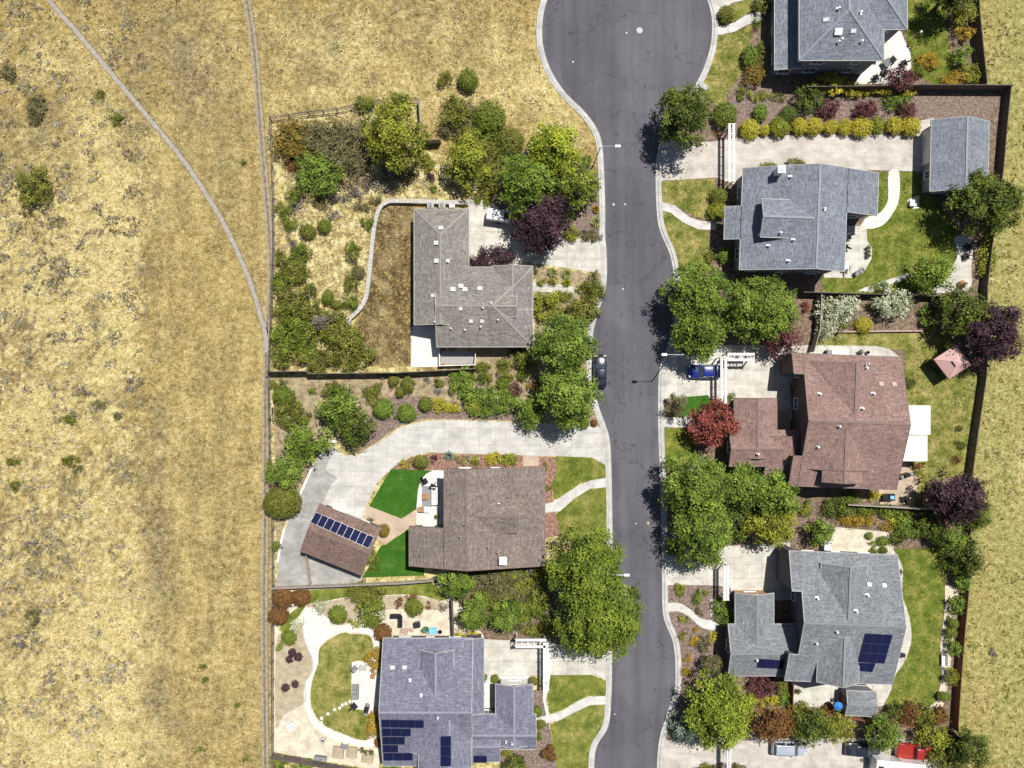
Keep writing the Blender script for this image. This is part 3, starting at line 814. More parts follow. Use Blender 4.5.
# --- ash-roofed house
sheet('patio', [(820, 545), (836, 527), (888, 532), (894, 543), (893, 560), (820, 560)], 'gravel_cream', 'pale gravel garden behind the ash roofed house', 'gravel', 0.028)
sheet('lawn', [(893, 549), (918, 549), (944, 546), (946, 569), (944, 608), (939, 647), (941, 677), (935, 702), (929, 706), (910, 704), (882, 704), (892, 690), (900, 650), (900, 590)], 'lawn_green', 'long green lawn east of the ash roofed house', 'lawn', D)
sheet('path', [(889, 556), (897, 557), (903, 570), (902, 595), (908, 612), (911.5, 637), (906, 658), (897, 672), (888, 676)], 'concrete_pale', 'pale path hugging the east wall of the ash roofed house', 'path', E_, True, 3)
sheet('patio', [(790, 679), (893, 679), (891, 690), (883, 706), (845, 709), (790, 705)], 'concrete_pale', 'pale patio between the ash roofed house and red fence', 'patio', E_)
sheet('planting_bed', [(945, 585), (958, 588), (953, 640), (949, 680), (943, 706), (925, 713), (928, 707), (937, 701), (942, 677), (940, 647), (945, 608)], 'gravel_cream', 'white gravel strip with clipped shrubs along the east fence', 'gravel', D)
sheet('driveway', [(665, 553), (690, 548), (740, 545), (790, 542), (790, 600), (734, 600), (730, 587), (708, 585), (667, 585)], 'concrete_pale', 'pale driveway of the ash roofed house', 'driveway', D)
sheet('planting_bed', [(667.5, 585), (710, 585.5), (730, 592), (732, 690), (700, 740), (675, 735), (667, 722), (676.5, 697), (678.5, 680), (678, 655), (675, 638), (668, 621)], 'mulch', 'brown mulch garden along the street by the ash roofed house', 'soil', 0.026)
sheet('path', [(666, 604), (679, 603), (691, 610), (700.5, 618), (716, 622), (716, 630), (702.5, 627.7), (691, 618.5), (679, 611.3), (666, 611.5)], 'walk_concrete', 'short curving walk to the ash roofed house', 'path', E_, True, 3)
sheet('driveway', [(661, 741), (680, 739), (760, 737), (840, 738), (900, 737), (945, 742), (950, 790), (760, 790), (745, 765), (720, 763), (690, 768), (660, 790)], 'concrete_warm', 'wide driveway holding the red pickup and two cars', 'driveway', D)


# ---------------------------------------------------------------- dry grass standing on the open land (nobody could count it)
def grass_mesh(name, px, py, size, tint, mat, label, z0=0.0):
    n = len(px)
    if z0 is None:
        xs, ys, Zg = GROUND
        i = np.clip(np.searchsorted(xs, (px - 512) / S) - 1, 0, len(xs) - 2)
        j = np.clip(np.searchsorted(ys, (384 - py) / S) - 1, 0, len(ys) - 2)
        z0 = ((Zg[j, i] + Zg[j, i + 1] + Zg[j + 1, i] + Zg[j + 1, i + 1]) / 4)[:, None] * np.ones((1, 5)) - 0.02
    B = 5
    x = (px - 512) / S
    y = (384 - py) / S
    a = RNG.random((n, B)) * 2 * np.pi
    lean = RNG.uniform(0.35, 1.0, (n, B))
    ln = size[:, None] * RNG.uniform(0.6, 1.2, (n, B))
    w = RNG.uniform(0.05, 0.10, (n, B)) * (size[:, None] / 0.3) ** 0.5
    bx = x[:, None] + RNG.normal(0, 0.07, (n, B))
    by = y[:, None] + RNG.normal(0, 0.07, (n, B))
    ca, sa = np.cos(a), np.sin(a)
    tip = np.stack([bx + ca * ln * lean, by + sa * ln * lean, z0 + ln * np.sqrt(np.clip(1.15 - lean ** 2, 0.05, 1))], -1)
    l = np.stack([bx - sa * w, by + ca * w, bx * 0 + z0 - 0.02], -1)
    r = np.stack([bx + sa * w, by - ca * w, bx * 0 + z0 - 0.02], -1)
    v = np.stack([l, r, tip], 2).reshape(-1, 3).astype(np.float32)
    nf = n * B
    me = bpy.data.meshes.new(name)
    me.vertices.add(nf * 3); me.vertices.foreach_set('co', v.ravel())
    me.loops.add(nf * 3); me.loops.foreach_set('vertex_index', np.arange(nf * 3, dtype=np.int32))
    me.polygons.add(nf); me.polygons.foreach_set('loop_start', (np.arange(nf) * 3).astype(np.int32))
    me.update(calc_edges=True)
    tt = np.repeat(np.clip(tint[:, None] + RNG.normal(0, 0.13, (n, B)), 0, 1), 3)
    me.attributes.new('tint', 'FLOAT', 'POINT').data.foreach_set('value', tt.ravel().astype(np.float32))
    me.materials.append(MATS[mat])
    o = bpy.data.objects.new(name, me)
    COL.objects.link(o)
    return tag(o, label, 'grass', kind='stuff')


def open_land(n, x0=-30, x1=1054, y0=-30, y1=798):
    px, py = RNG.uniform(x0, x1, n), RNG.uniform(y0, y1, n)
    k = ~inside(lot_left, px, py) & ~inside(lot_right, px, py) & ~inside(road_px, px, py)
    k &= ~near_path(px, py, LKs, 5) & ~near_path(px, py, TRAIL_A, 3.6) & ~near_path(px, py, TRAIL_B, 5.0) & ~near_path(px, py, RKs, 5)
    return px[k], py[k]


gx, gy = open_land(190000)
pl, br, gr = field_weights(gx, gy)
cl = vnoise(gx / 7, gy / 7, 31)
mown = (gx > 160) & (gx < 262) & (gy > 100)
keep = RNG.random(len(gx)) < np.clip(0.04 + 1.3 * (cl - 0.46) + 0.22 * np.clip(pl, 0, 1) - 0.25 * np.clip(br, 0, 1), 0.02, 0.6) * np.where(mown, 0.35, 1.0) * np.where(gx > 940, 0.6, 1.0)
gx, gy, pl, br, gr, cl, mown = (a[keep] for a in (gx, gy, pl, br, gr, cl, mown))
tint = np.clip(0.42 + 0.32 * pl - 0.42 * br + 1.1 * (cl - 0.5), 0, 1)
size = np.clip(0.24 + 0.5 * (cl - 0.4), 0.14, 0.55) * np.where(mown, 0.6, 1.0)
isg = (gx > 940) & (RNG.random(len(gx)) < 0.6)
isg |= (gx < 620) & ~mown & (RNG.random(len(gx)) < 0.05)
grass_mesh('dry_grass', gx[~isg], gy[~isg], size[~isg], tint[~isg], 'leaf_straw', 'straw coloured dry grass tufts over the open land', None)
grass_mesh('meadow_grass', gx[isg], gy[isg], size[isg], np.clip(tint[isg] + 0.1, 0, 1), 'leaf_meadow', 'olive green grass tufts among the straw of the open land', None)
# grey thistle and sage brush of the unmown west side
bx, by = open_land(90000, -30, 150)
c3, c4 = vnoise(bx / 16, by / 13, 131, 4), vnoise(bx / 5, by / 5, 141, 2)
w_ = np.exp(-((by - 250) / 130) ** 2) + 0.5 * np.exp(-((by - 580) / 120) ** 2) + 0.35
keep = RNG.random(len(bx)) < np.clip((c3 - 0.51) * 3.2 * w_ + (c4 - 0.66) * 0.8, 0, 0.36) * np.clip((152 - bx) / 25, 0, 1)
bx, by, c4 = bx[keep], by[keep], c4[keep]
sg = RNG.random(len(bx)) < 0.3
grass_mesh('dry_brush', bx[~sg], by[~sg], 0.22 + 0.3 * c4[~sg], np.clip(0.35 + 1.2 * (c4[~sg] - 0.5), 0, 1), 'leaf_thistle', 'grey dry thistle brush scattered over the unmown west field', None)
grass_mesh('sage_brush', bx[sg], by[sg], 0.22 + 0.25 * c4[sg], np.clip(0.45 + 1.2 * (c4[sg] - 0.5), 0, 1), 'leaf_sage', 'dull green sage brush scattered over the unmown west field', None)
# weeds inside the lots
wx, wy = RNG.uniform(272, 610, 30000), RNG.uniform(112, 372, 30000)
kp = inside([(274, 123), (358, 112), (420, 150), (440, 200), (380, 202), (366, 300), (350, 330), (345, 370), (276, 368)], wx, wy)
wx, wy = wx[kp], wy[kp]
c2 = vnoise(wx / 8, wy / 8, 41)
kp = RNG.random(len(wx)) < np.clip(2.2 * (c2 - 0.38), 0.05, 0.9)
grass_mesh('dry_weeds', wx[kp], wy[kp], 0.2 + 0.3 * c2[kp], np.clip(0.5 + (c2[kp] - 0.5), 0, 1), 'leaf_straw', 'tall dry weeds behind the west fence')
dx, dy = RNG.uniform(352, 440, 9000), RNG.uniform(203, 366, 9000)
kp = inside([(373, 208), (413, 205), (413, 325), (410, 364), (368, 364), (355, 330), (367, 305)], dx, dy)
dx, dy = dx[kp], dy[kp]
grass_mesh('dead_grass', dx, dy, np.full(len(dx), 0.2), np.clip(0.12 + 1.5 * (vnoise(dx / 12, dy / 12, 121, 4) - 0.45), 0, 1), 'leaf_straw', 'low dead grass of the brown lawn beside the taupe roofed house', 0.02)

# lawn blades, a little ragged at the edges
lx, ly, lt = [], [], []
for poly in LAWNS:
    q = np.array(poly)
    x0, y0, x1, y1 = q[:, 0].min() - 1, q[:, 1].min() - 1, q[:, 0].max() + 1, q[:, 1].max() + 1
    n = int((x1 - x0) * (y1 - y0) * 0.42)
    x, y = RNG.uniform(x0, x1, n), RNG.uniform(y0, y1, n)
    k = inside(poly, x, y)
    k |= inside(poly, x + 0.9, y) | inside(poly, x - 0.9, y) | inside(poly, x, y + 0.9) | inside(poly, x, y - 0.9)
    for hp in HARD:
        hq = np.array(hp)
        if hq[:, 0].max() > x0 and hq[:, 0].min() < x1 and hq[:, 1].max() > y0 and hq[:, 1].min() < y1:
            cx, cy = hq.mean(0)
            k &= ~(inside(hp, x, y) & inside(hp, x + 0.5, y) & inside(hp, x - 0.5, y) & inside(hp, x, y + 0.5) & inside(hp, x, y - 0.5))
    x, y = x[k], y[k]
    c = vnoise(x / 11, y / 11, 101, 4)
    k = RNG.random(len(x)) < np.clip(0.45 + 1.6 * (c - 0.4), 0.1, 1)
    lx.append(x[k]); ly.append(y[k]); lt.append(np.clip(0.36 + 2.2 * (vnoise(x[k] / 16, y[k] / 16, 111, 4) - 0.5), 0, 1))
lx, ly, lt = np.concatenate(lx), np.concatenate(ly), np.concatenate(lt)
k = (ly < 772) & (ly > -5)
grass_mesh('lawn_grass', lx[k], ly[k], np.full(k.sum(), 0.11), lt[k], 'leaf_lawn', 'short mown grass blades of the house lawns', 0.03)

# ================================================================ houses
class Block:
    """a roofed volume: plan rectangle (pixels at eave height) with a ridge along u; cut / ur trim the planes, hips close the ends"""

    def __init__(s, r=None, z=3.0, ax='x', pitch=0.38, hip=(0, 0), rf=0.5, cut=None, ur=None, quad=None, rot=0.0, c=None, walls=True, over=0.45):
        s.ze, s.hip, s.walls, s.over = z, hip, walls, over
        if quad:
            o, u, v = (P(*quad[0], z), P(*quad[1], z), P(*quad[2], z))
            s.O = o.xy
            U, V = (u - o).xy, (v - o).xy
            s.L, s.W = U.length, V.length
            s.U, s.V = U.normalized(), V.normalized()
            lo, hi, ua, ub = 0.0, s.W, 0.0, s.L
        else:
            a, b = P(r[0], r[1], z).xy, P(r[2], r[3], z).xy
            s.O = a
            w, h = b.x - a.x, a.y - b.y
            if ax == 'x':
                s.U, s.V, s.L, s.W = Vector((1, 0)), Vector((0, -1)), w, h
                k0, k1, q0, q1 = r[1], r[3], r[0], r[2]
            else:
                s.U, s.V, s.L, s.W = Vector((0, -1)), Vector((1, 0)), h, w
                k0, k1, q0, q1 = r[0], r[2], r[1], r[3]
            lo, hi = (((x - k0) / (k1 - k0) * s.W) for x in (cut or (k0, k1)))
            ua, ub = (((x - q0) / (q1 - q0) * s.L) for x in (ur or (q0, q1)))
            if rot:
                m = Matrix.Rotation(-R(rot), 2)
                cw = P(*c, z).xy
                s.O = cw + m @ (s.O - cw)
                s.U, s.V = m @ s.U, m @ s.V
        s.lo, s.hi, s.u0, s.u1 = lo, hi, ua, ub
        s.vr = s.W * rf
        s.zr = z + pitch * s.W / 2
        s.sl, s.sh = (s.zr - z) / s.vr, (s.zr - z) / (s.W - s.vr)
        s.hd = s.W / 2

    def w(s, u, v, z):
        p = s.O + s.U * u + s.V * v
        return (p.x, p.y, z)

    def zp(s, v):
        return s.zr - s.sl * (s.vr - v) if v < s.vr else s.zr - s.sh * (v - s.vr)

    def at(s, x, y):
        d = Vector((x, y)) - s.O
        u, v = d.dot(s.U), d.dot(s.V)
        if not (s.u0 <= u <= s.u1 and s.lo <= v <= s.hi):
            return None
        z = s.zp(v)
        if s.hip[0]:
            z = min(z, s.ze + (u - s.u0) * (s.zr - s.ze) / s.hd)
        if s.hip[1]:
            z = min(z, s.ze + (s.u1 - u) * (s.zr - s.ze) / s.hd)
        return z

    def roof(s, mb):
        us, ue = s.u0 + s.hd * s.hip[0], s.u1 - s.hd * s.hip[1]
        fs = []
        if s.lo < s.vr < s.hi:
            fs.append([(s.u0, s.lo), (s.u1, s.lo), (ue, s.vr), (us, s.vr)])
            fs.append([(us, s.vr), (ue, s.vr), (s.u1, s.hi), (s.u0, s.hi)])
            if s.hip[0]:
                fs.append([(s.u0, s.lo), (us, s.vr), (s.u0, s.hi)])
            if s.hip[1]:
                fs.append([(s.u1, s.hi), (ue, s.vr), (s.u1, s.lo)])
        else:
            fs.append([(s.u0, s.lo), (s.u1, s.lo), (s.u1, s.hi), (s.u0, s.hi)])
        t = 0.17
        edges = {}
        for i, f in enumerate(fs):
            vs = [s.w(u, v, s.zp(v) if not (s.hip[0] and u == s.u0 or s.hip[1] and u == s.u1) else (s.zp(v))) for u, v in f]
            hipface = len(f) == 3
            k = math.sqrt(1 + (s.sl if f[0][1] < s.vr else s.sh) ** 2)
            if hipface:
                uv = [(v, u * 1.06) for u, v in f]
            else:
                uv = [(u, v * k) for u, v in f]
            mb.add(vs, [tuple(range(len(vs)))], 0, [uv])
            mb.add([(a, b, c - t) for a, b, c in vs], [tuple(range(len(vs)))[::-1]], 1)
            for j in range(len(f)):
                e = (f[j], f[(j + 1) % len(f)])
                key = tuple(sorted(e))
                edges[key] = edges.get(key, 0) + 1
        for (a, b), n in edges.items():
            A, B = s.w(*a, s.zp(a[1])), s.w(*b, s.zp(b[1]))
            if n == 1:
                mb.add([A, B, (B[0], B[1], B[2] - t), (A[0], A[1], A[2] - t)], [(0, 1, 2, 3)], 1)
                # drip edge standing a hair proud of the shingles
                mb.beam((A[0], A[1], A[2] - t * 0.45), (B[0], B[1], B[2] - t * 0.45), 0.07, t + 0.03, 1)
            else:
                mb.beam((A[0], A[1], A[2] + 0.012), (B[0], B[1], B[2] + 0.012), 0.26, 0.05, 2)

    def wall_sides(s):
        """(name, p0, p1, outward, top) of the four outer walls in world xy"""
        io = s.over
        a, b, c, d = s.u0 + io, s.u1 - io, s.lo + io, s.hi - io
        q = lambda u, v: Vector(s.w(u, v, 0)[:2])
        return {'lo': (q(a, c), q(b, c), -s.V, s.zp(c)), 'hi': (q(b, d), q(a, d), s.V, s.zp(d)),
                's': (q(a, d), q(a, c), -s.U, min(s.zp(c), s.zp(d))), 'e': (q(b, c), q(b, d), s.U, min(s.zp(c), s.zp(d)))}

    def wall(s, mb, k=0):
        io = s.over
        a, b, c, d = s.u0 + io, s.u1 - io, s.lo + io + k * 0.004, s.hi - io - k * 0.004
        if b - a < 0.6 or d - c < 0.6:
            return
        t = 0.20
        zc, zd = s.zp(c) - t, s.zp(d) - t
        if s.lo < s.vr < s.hi:
            prof = [(c, -0.1), (d, -0.1), (d, zd), (s.vr, s.zr - t), (c, zc)]
        else:
            prof = [(c, -0.1), (d, -0.1), (d, zd), (c, zc)]
        ua = a + (s.hd if s.hip[0] else 0)
        ub = b - (s.hd if s.hip[1] else 0)

        def ext(pr, u0, u1):
            n = len(pr)
            vs = [s.w(u0, v, z) for v, z in pr] + [s.w(u1, v, z) for v, z in pr]
            mb.add(vs, [tuple(range(n)), tuple(range(2 * n - 1, n - 1, -1))] + [(i, i + n, (i + 1) % n + n, (i + 1) % n) for i in range(n)])
        if not any(s.hip):
            ext(prof, a, b)
        else:
            zl = min(zc, zd)
            ext([(c, -0.1), (d, -0.1), (d, zl), (c, zl)], a, b)
            if ub - ua > 1 and not s.hip[1]:
                ext(prof, b - 0.25, b + 0.004)
            if ub - ua > 1 and not s.hip[0]:
                ext(prof, a - 0.004, a + 0.25)


class House:
    def __init__(s, name, label, cat, blocks, wall, roof, ridge, trim='trim_grey', centre=(0, 0), windows=True, doors=()):
        s.blocks = blocks
        c = P(*centre)
        s.o = thing(name, label, cat, (c.x, c.y, 0))
        mb = MB()
        for k, b in enumerate(blocks):
            if b.walls:
                b.wall(mb, k)
        s.wall = build('wall', mb, wall, s.o, world=True)
        mb = MB()
        for b in blocks:
            b.roof(mb)
        s.roof = build('roof', mb, [roof, trim, ridge], s.o, world=True)
        if windows:
            s.windows()
        for d in doors:
            s.door(*d)

    def z(s, x, y):
        zs = [q for q in (b.at(x, y) for b in s.blocks) if q is not None]
        return max(zs) if zs else None

    def hit(s, px, py):
        """where the line of sight through a pixel meets the roof, and the slope there"""
        z, p = 12.0, None
        while z > 0.5:
            p = P(px, py, z)
            q = s.z(p.x, p.y)
            if q is not None and q >= z:
                break
            z -= 0.02
        e = 0.1
        zx = [s.z(p.x + dx, p.y + dy) for dx, dy in ((e, 0), (-e, 0), (0, e), (0, -e))]
        zx = [z if q is None else q for q in zx]
        n = Vector(((zx[1] - zx[0]) / (2 * e), (zx[3] - zx[2]) / (2 * e), 1)).normalized()
        return p, n

    def free(s, p, me):
        """is a point just outside a wall really outdoors"""
        for b in s.blocks:
            if b is me:
                continue
            d = p - b.O
            u, v = d.dot(b.U), d.dot(b.V)
            if b.u0 + 0.2 < u < b.u1 - 0.2 and b.lo + 0.2 < v < b.hi - 0.2:
                return False
        return True

    def opening(s, c, tang, out, sill, w, h, name='window', frame='white_paint', pane='window_glass', bars=1):
        t3, o3 = Vector((*tang, 0)), Vector((*out, 0))
        base = Vector((c.x, c.y, sill)) + o3 * 0.03
        up = Vector((0, 0, 1))
        mb = MB()
        for q in (-w / 2, w / 2):
            mb.beam(base + t3 * q - up * 0.06, base + t3 * q + up * (h + 0.06), 0.09, 0.11, 0, o3)
        for q in (0, h):
            mb.beam(base - t3 * (w / 2 - .045) + up * q, base + t3 * (w / 2 - .045) + up * q, 0.11, 0.09)
        for k in range(bars):
            q = (k + 1) / (bars + 1) * w - w / 2
            mb.beam(base + t3 * q, base + t3 * q + up * h, 0.05, 0.08, 0, o3)
        mb.beam(base - t3 * (w / 2 + 0.1) - up * 0.09 + o3 * 0.04, base + t3 * (w / 2 + 0.1) - up * 0.09 + o3 * 0.04, 0.18, 0.05)
        f = build(name, mb, frame, s.o, world=True)
        mb = MB()
        mb.beam(base + t3 * (-w / 2 + .03) + up * h / 2 - o3 * 0.005, base + t3 * (w / 2 - .03) + up * h / 2 - o3 * 0.005, 0.03, h - 0.06)
        g = build('pane', mb, pane, f)
        for v in g.data.vertices:
            v.co -= s.o.location
        return f

    def windows(s):
        for b in s.blocks:
            if not b.walls or b.u1 - b.u0 < 2.5:
                continue
            for k, (p, q, out, top) in b.wall_sides().items():
                L = (q - p).length
                mid = (p + q) / 2
                if L < 2.0 or mid.dot(out) > 0:      # only the walls that look back towards the drone
                    continue
                n = max(1, int(L / 3.4))
                for i in range(n):
                    c = p + (q - p) * ((i + 0.5) / n)
                    if not s.free(c + out * 0.5, b):
                        continue
                    tg = (q - p).normalized()
                    w = 1.0 if (i % 2) else 1.5
                    for sill in ([0.95, 3.65] if top > 5.0 else [0.95]):
                        if (k, sill) not in s.skip(b):
                            s.opening(c, tg, out, sill, w, 1.25)

    def skip(s, b):
        return getattr(b, 'noopen', ())

    def door(s, bi, side, t, w, h, mat, name):
        b = s.blocks[bi]
        p, q, out, top = b.wall_sides()[side]
        c = p + (q - p) * t
        tg = (q - p).normalized()
        t3, o3 = Vector((*tg, 0)), Vector((*out, 0))
        base = Vector((c.x, c.y, 0)) + o3 * 0.02
        mb = MB()
        n = 5 if name == 'garage_door' else 1
        for i in range(n):
            z0, z1 = i * h / n + 0.012, (i + 1) * h / n - 0.012
            mb.beam(base - t3 * w / 2 + Vector((0, 0, (z0 + z1) / 2)), base + t3 * w / 2 + Vector((0, 0, (z0 + z1) / 2)), 0.06, z1 - z0)
        d = build(name, mb, mat, s.o, world=True)
        mb = MB()
        hp = base + o3 * 0.05 + t3 * (0.0 if n > 1 else w * 0.38) + Vector((0, 0, 0.5 if n > 1 else 1.0))
        mb.beam(hp - t3 * 0.1, hp + t3 * 0.1, 0.05, 0.05)
        build('handle', mb, 'dark_metal', d)
        for v in d.children[-1].data.vertices:
            v.co -= s.o.location

    # things fixed on the roof are sub-parts of it
    def fix(s, name, mb, mats):
        return build(name, mb, mats, s.roof) if False else s._fix(name, mb, mats)

    def _fix(s, name, mb, mats):
        o = build(name, mb, mats)
        off = s.o.location
        for v in o.data.vertices:
            v.co -= off
        o.parent = s.roof
        return o

    def skylight(s, px, py, w=0.75, h=0.6, mat='skylight_dome'):
        p, n = s.hit(px, py)
        t = n.cross(Vector((0, 1, 0))).normalized() if abs(n.y) < 0.99 else Vector((1, 0, 0))
        b = n.cross(t)
        mb = MB()
        mb.beam(p - t * w / 2, p + t * w / 2, h, 0.24, 0, n)
        mb.beam(p - t * (w / 2 - 0.07) + n * 0.12, p + t * (w / 2 - 0.07) + n * 0.12, h - 0.14, 0.08, 1, n)
        s._fix('skylight', mb, ['trim_grey', mat])

    def vent(s, px, py, r=0.13, h=0.45, mat='white_metal'):
        p, n = s.hit(px, py)
        mb = MB()
        mb.tube([p - n * 0.1, p + Vector((0, 0, h))], r * 0.7, 8)
        mb.tube([p + Vector((0, 0, h - 0.06)), p + Vector((0, 0, h + 0.08))], [r * 1.35, r * 0.9], 10)
        mb.beam(p - Vector((r * 1.6, 0, 0)), p + Vector((r * 1.6, 0, 0)), r * 3, 0.04, 1, n)
        s._fix('vent_pipe', mb, [mat, 'galvanised'])

    def box_vent(s, px, py, w=0.55, mat='white_metal'):
        p, n = s.hit(px, py)
        mb = MB()
        t = Vector((1, 0, 0)) - n * n.x
        t.normalize()
        mb.beam(p - t * w / 2 + n * 0.1, p + t * w / 2 + n * 0.1, w * 0.85, 0.22, 0, n)
        mb.beam(p - t * w * 0.62 + n * 0.225, p + t * w * 0.62 + n * 0.225, w * 1.05, 0.03, 0, n)
        s._fix('roof_vent', mb, mat)

    def chimney(s, px, py, w=0.9, d=0.8, top=1.3, mat='stucco_beige', cap='white_metal', z=None):
        p, n = s.hit(px, py)
        p = P(px, py, p.z + top)
        zb = p.z - top - 1.2
        mb = MB()
        mb.box(p.x - w / 2, p.y - d / 2, zb, p.x + w / 2, p.y + d / 2, p.z)
        mb.box(p.x - w / 2 - 0.08, p.y - d / 2 - 0.08, p.z, p.x + w / 2 + 0.08, p.y + d / 2 + 0.08, p.z + 0.12, 1)
        mb.tube([(p.x, p.y, p.z + 0.1), (p.x, p.y, p.z + 0.32)], 0.16, 10, 1)
        s._fix('chimney', mb, [mat, cap])

    def panels(s, quad, nx, ny, frame='panel_frame', rim=0.04):
        """an array of solar modules: quad TL, TR, BR, BL in pixels on the roof"""
        p0, n = s.hit(sum(q[0] for q in quad) / 4, sum(q[1] for q in quad) / 4)
        eye = Vector((0, 0, H))
        TL, TR, BR, BL = [eye + (P(*q) - eye) * ((p0 - eye).dot(n) / (P(*q) - eye).dot(n)) for q in quad]
        gx, gy = 0.03 / (TR - TL).length, 0.03 / (BL - TL).length
        for j in range(ny):
            for i in range(nx):
                def q(a, b):
                    return (TL * (1 - a) + TR * a) * (1 - b) + (BL * (1 - a) + BR * a) * b
                a0, a1, b0, b1 = i / nx + gx / 2, (i + 1) / nx - gx / 2, j / ny + gy / 2, (j + 1) / ny - gy / 2
                c = [q(a0, b0), q(a1, b0), q(a1, b1), q(a0, b1)]
                top, bot = [p + n * 0.15 for p in c], [p + n * 0.11 for p in c]
                ctr = sum(top, Vector()) / 4
                W, Hh = (c[1] - c[0]).length, (c[3] - c[0]).length
                mb = MB()
                inn = [p + (ctr - p).normalized() * rim + n * 0.003 for p in top]
                mb.add(top + bot, [(0, 1, 2, 3), (7, 6, 5, 4)] + [(k, k + 4, (k + 1) % 4 + 4, (k + 1) % 4) for k in range(4)], 1)
                mb.add(inn, [(0, 1, 2, 3)], 0, [[(0.02, 0.02), (W - 0.02, 0.02), (W - 0.02, Hh - 0.02), (0.02, Hh - 0.02)]])
                s._fix('solar_panel', mb, ['solar_glass', frame])


B_ = Block
# --- taupe roof, L-shaped, one storey
hA = House('house', 'L-shaped one storey house with taupe grey roof beside the brown dead lawn', 'house', [
    B_((414, 209, 469, 325), 3.0, 'y', 0.40, (1, 0)), B_((436.5, 267, 533, 347), 3.02, 'x', 0.34, (0, 1)), B_((492, 266, 533, 310), 3.01, 'y', 0.36),
    B_((468, 296, 517, 317), 4.15, 'x', 0.40, walls=False, over=0.2)], 'stucco_beige', 'shingle_taupe', 'ridge_taupe', 'trim_grey', (470, 280), doors=[(0, 'hi', 0.35, 4.6, 2.2, 'garage_white', 'garage_door')])
for x, y in ((441, 228.6), (436.6, 243), (437, 261), (453, 290), (461, 286.5), (465, 290), (480, 289)):
    hA.box_vent(x, y, 0.5)
for x, y in ((447.5, 261), (433, 295.6), (453, 290), (460.6, 308.5), (471, 321), (482, 321)):
    hA.skylight(x, y, 0.55, 0.5)
for x, y in ((448, 262), (491, 303), (483, 308), (481, 327), (498, 320), (465, 330), (435, 322), (451, 328.5)):
    hA.vent(x, y, 0.10)
# --- brown roof
hB = House('house', 'house with a wide plain brown roof and white box chimney between turf and street', 'house', [
    B_((409, 467, 545, 566), 3.2, 'y', 0.30, rf=0.43, cut=(445, 545)), B_((409, 467, 545, 566), 3.2, 'y', 0.30, rf=0.43, cut=(409, 445), ur=(526, 566)),
    B_((474, 499, 518, 533), 4.85, 'x', 0.36, over=0.12)], 'stucco_tan', 'shingle_brown', 'ridge_brown', 'trim_brown', (480, 515), doors=[(0, 'hi', 0.45, 1.1, 2.1, 'door_brown', 'door')])
hB.chimney(503, 561, 0.85, 0.85, 0.9, 'white_paint')
for x, y in ((464, 525), (460, 537), (503, 480), (508, 497), (499, 504), (488, 548), (497, 553)):
    hB.vent(x, y, 0.07, 0.3, 'dark_metal')
hG2 = House('garage', 'detached garage set askew with rust brown roof and a single row of solar panels', 'garage', [
    B_(quad=((319.5, 503.7), (381, 528), (300.3, 551)), z=3.0, pitch=0.30)], 'stucco_tan', 'shingle_rust_barn', 'ridge_rust', 'trim_brown', (341, 540), doors=[(0, 'lo', 0.42, 4.8, 2.2, 'garage_white', 'garage_door')])
hG2.panels(((316, 512), (374.2, 537), (368.5, 548.5), (310.3, 522.5)), 9, 1, 'galvanised', 0.022)
# --- blue roof
hC = House('house', 'house with a violet blue roof, two solar arrays and a white gable', 'house', [
    B_((383, 638, 473, 766), 3.6, 'x', 0.38, over=0.85), B_((419, 650, 454, 702), 4.9, 'y', 0.55), B_((402, 712, 500, 775), 4.0, 'y', 0.36, cut=(402, 472), ur=(712, 751), walls=False), B_((402, 712, 500, 775), 4.0, 'y', 0.36, cut=(419, 472), ur=(751, 768), walls=False), B_((495.5, 684, 533, 745), 3.0, 'y', 0.40), B_((462, 714, 536, 749.5), 3.05, 'x', 0.46), B_((440, 638, 484, 713.5), 3.2, 'y', 0.3, cut=(463, 484)),
    B_((452, 724, 500, 762), 3.1, 'x', 0.4)], 'stucco_grey', 'shingle_blue', 'ridge_blue', 'trim_grey', (460, 700), doors=[(4, 's', 0.5, 3.6, 2.2, 'garage_white', 'garage_door')])
for q, nx, ny in ((((381.5, 718.8), (424, 719.5), (424, 727.3), (381.5, 726.8)), 5, 1), (((382, 727.4), (411, 727.8), (411, 735.6), (382, 735.4)), 3, 1), (((382.5, 736), (405, 736.2), (405, 743.8), (382.5, 743.6)), 3, 1),
                  (((383, 744.2), (398.5, 744.4), (398.5, 751.6), (383, 751.6)), 2, 1), (((383.4, 752.2), (413, 752.2), (413, 759.8), (383.8, 759.8)), 3, 1), (((441, 736), (451.5, 735.5), (451.5, 766), (441, 766)), 1, 3), (((473, 755), (487, 755), (487, 762), (473, 762)), 2, 1)):
    hC.panels(q, nx, ny)
for x, y in ((392.6, 667.5), (404.6, 667.5)):
    hC.skylight(x, y, 0.6, 0.5)
for x, y in ((410, 680), (421, 695), (438, 717), (512, 743), (506, 741)):
    hC.vent(x, y, 0.11)
# --- grey hip roof by the turning circle
hD = House('house', 'two storey house with pale blue grey hip roof beside the turning circle', 'house', [
    B_((799, -80, 884, 60.5), 5.6, 'y', 0.42, (0, 1)), B_((842, -80, 907.5, 29.5), 5.56, 'y', 0.42, (0, 1)), B_((774.5, -80, 830, 70), 3.0, 'y', 0.22, cut=(774.5, 800))], 'stucco_slate', 'shingle_slate', 'ridge_slate', 'trim_grey', (835, 10))
for x, y in ((839, 31), (853, 31), (826, 20)):
    hD.skylight(x, y, 0.75, 0.55)
for x, y in ((838, 42.5), (841, 40), (861, 42), (838, 9), (860, 13)):
    hD.vent(x, y, 0.13)
hD.box_vent(838, 31.5, 0.8)
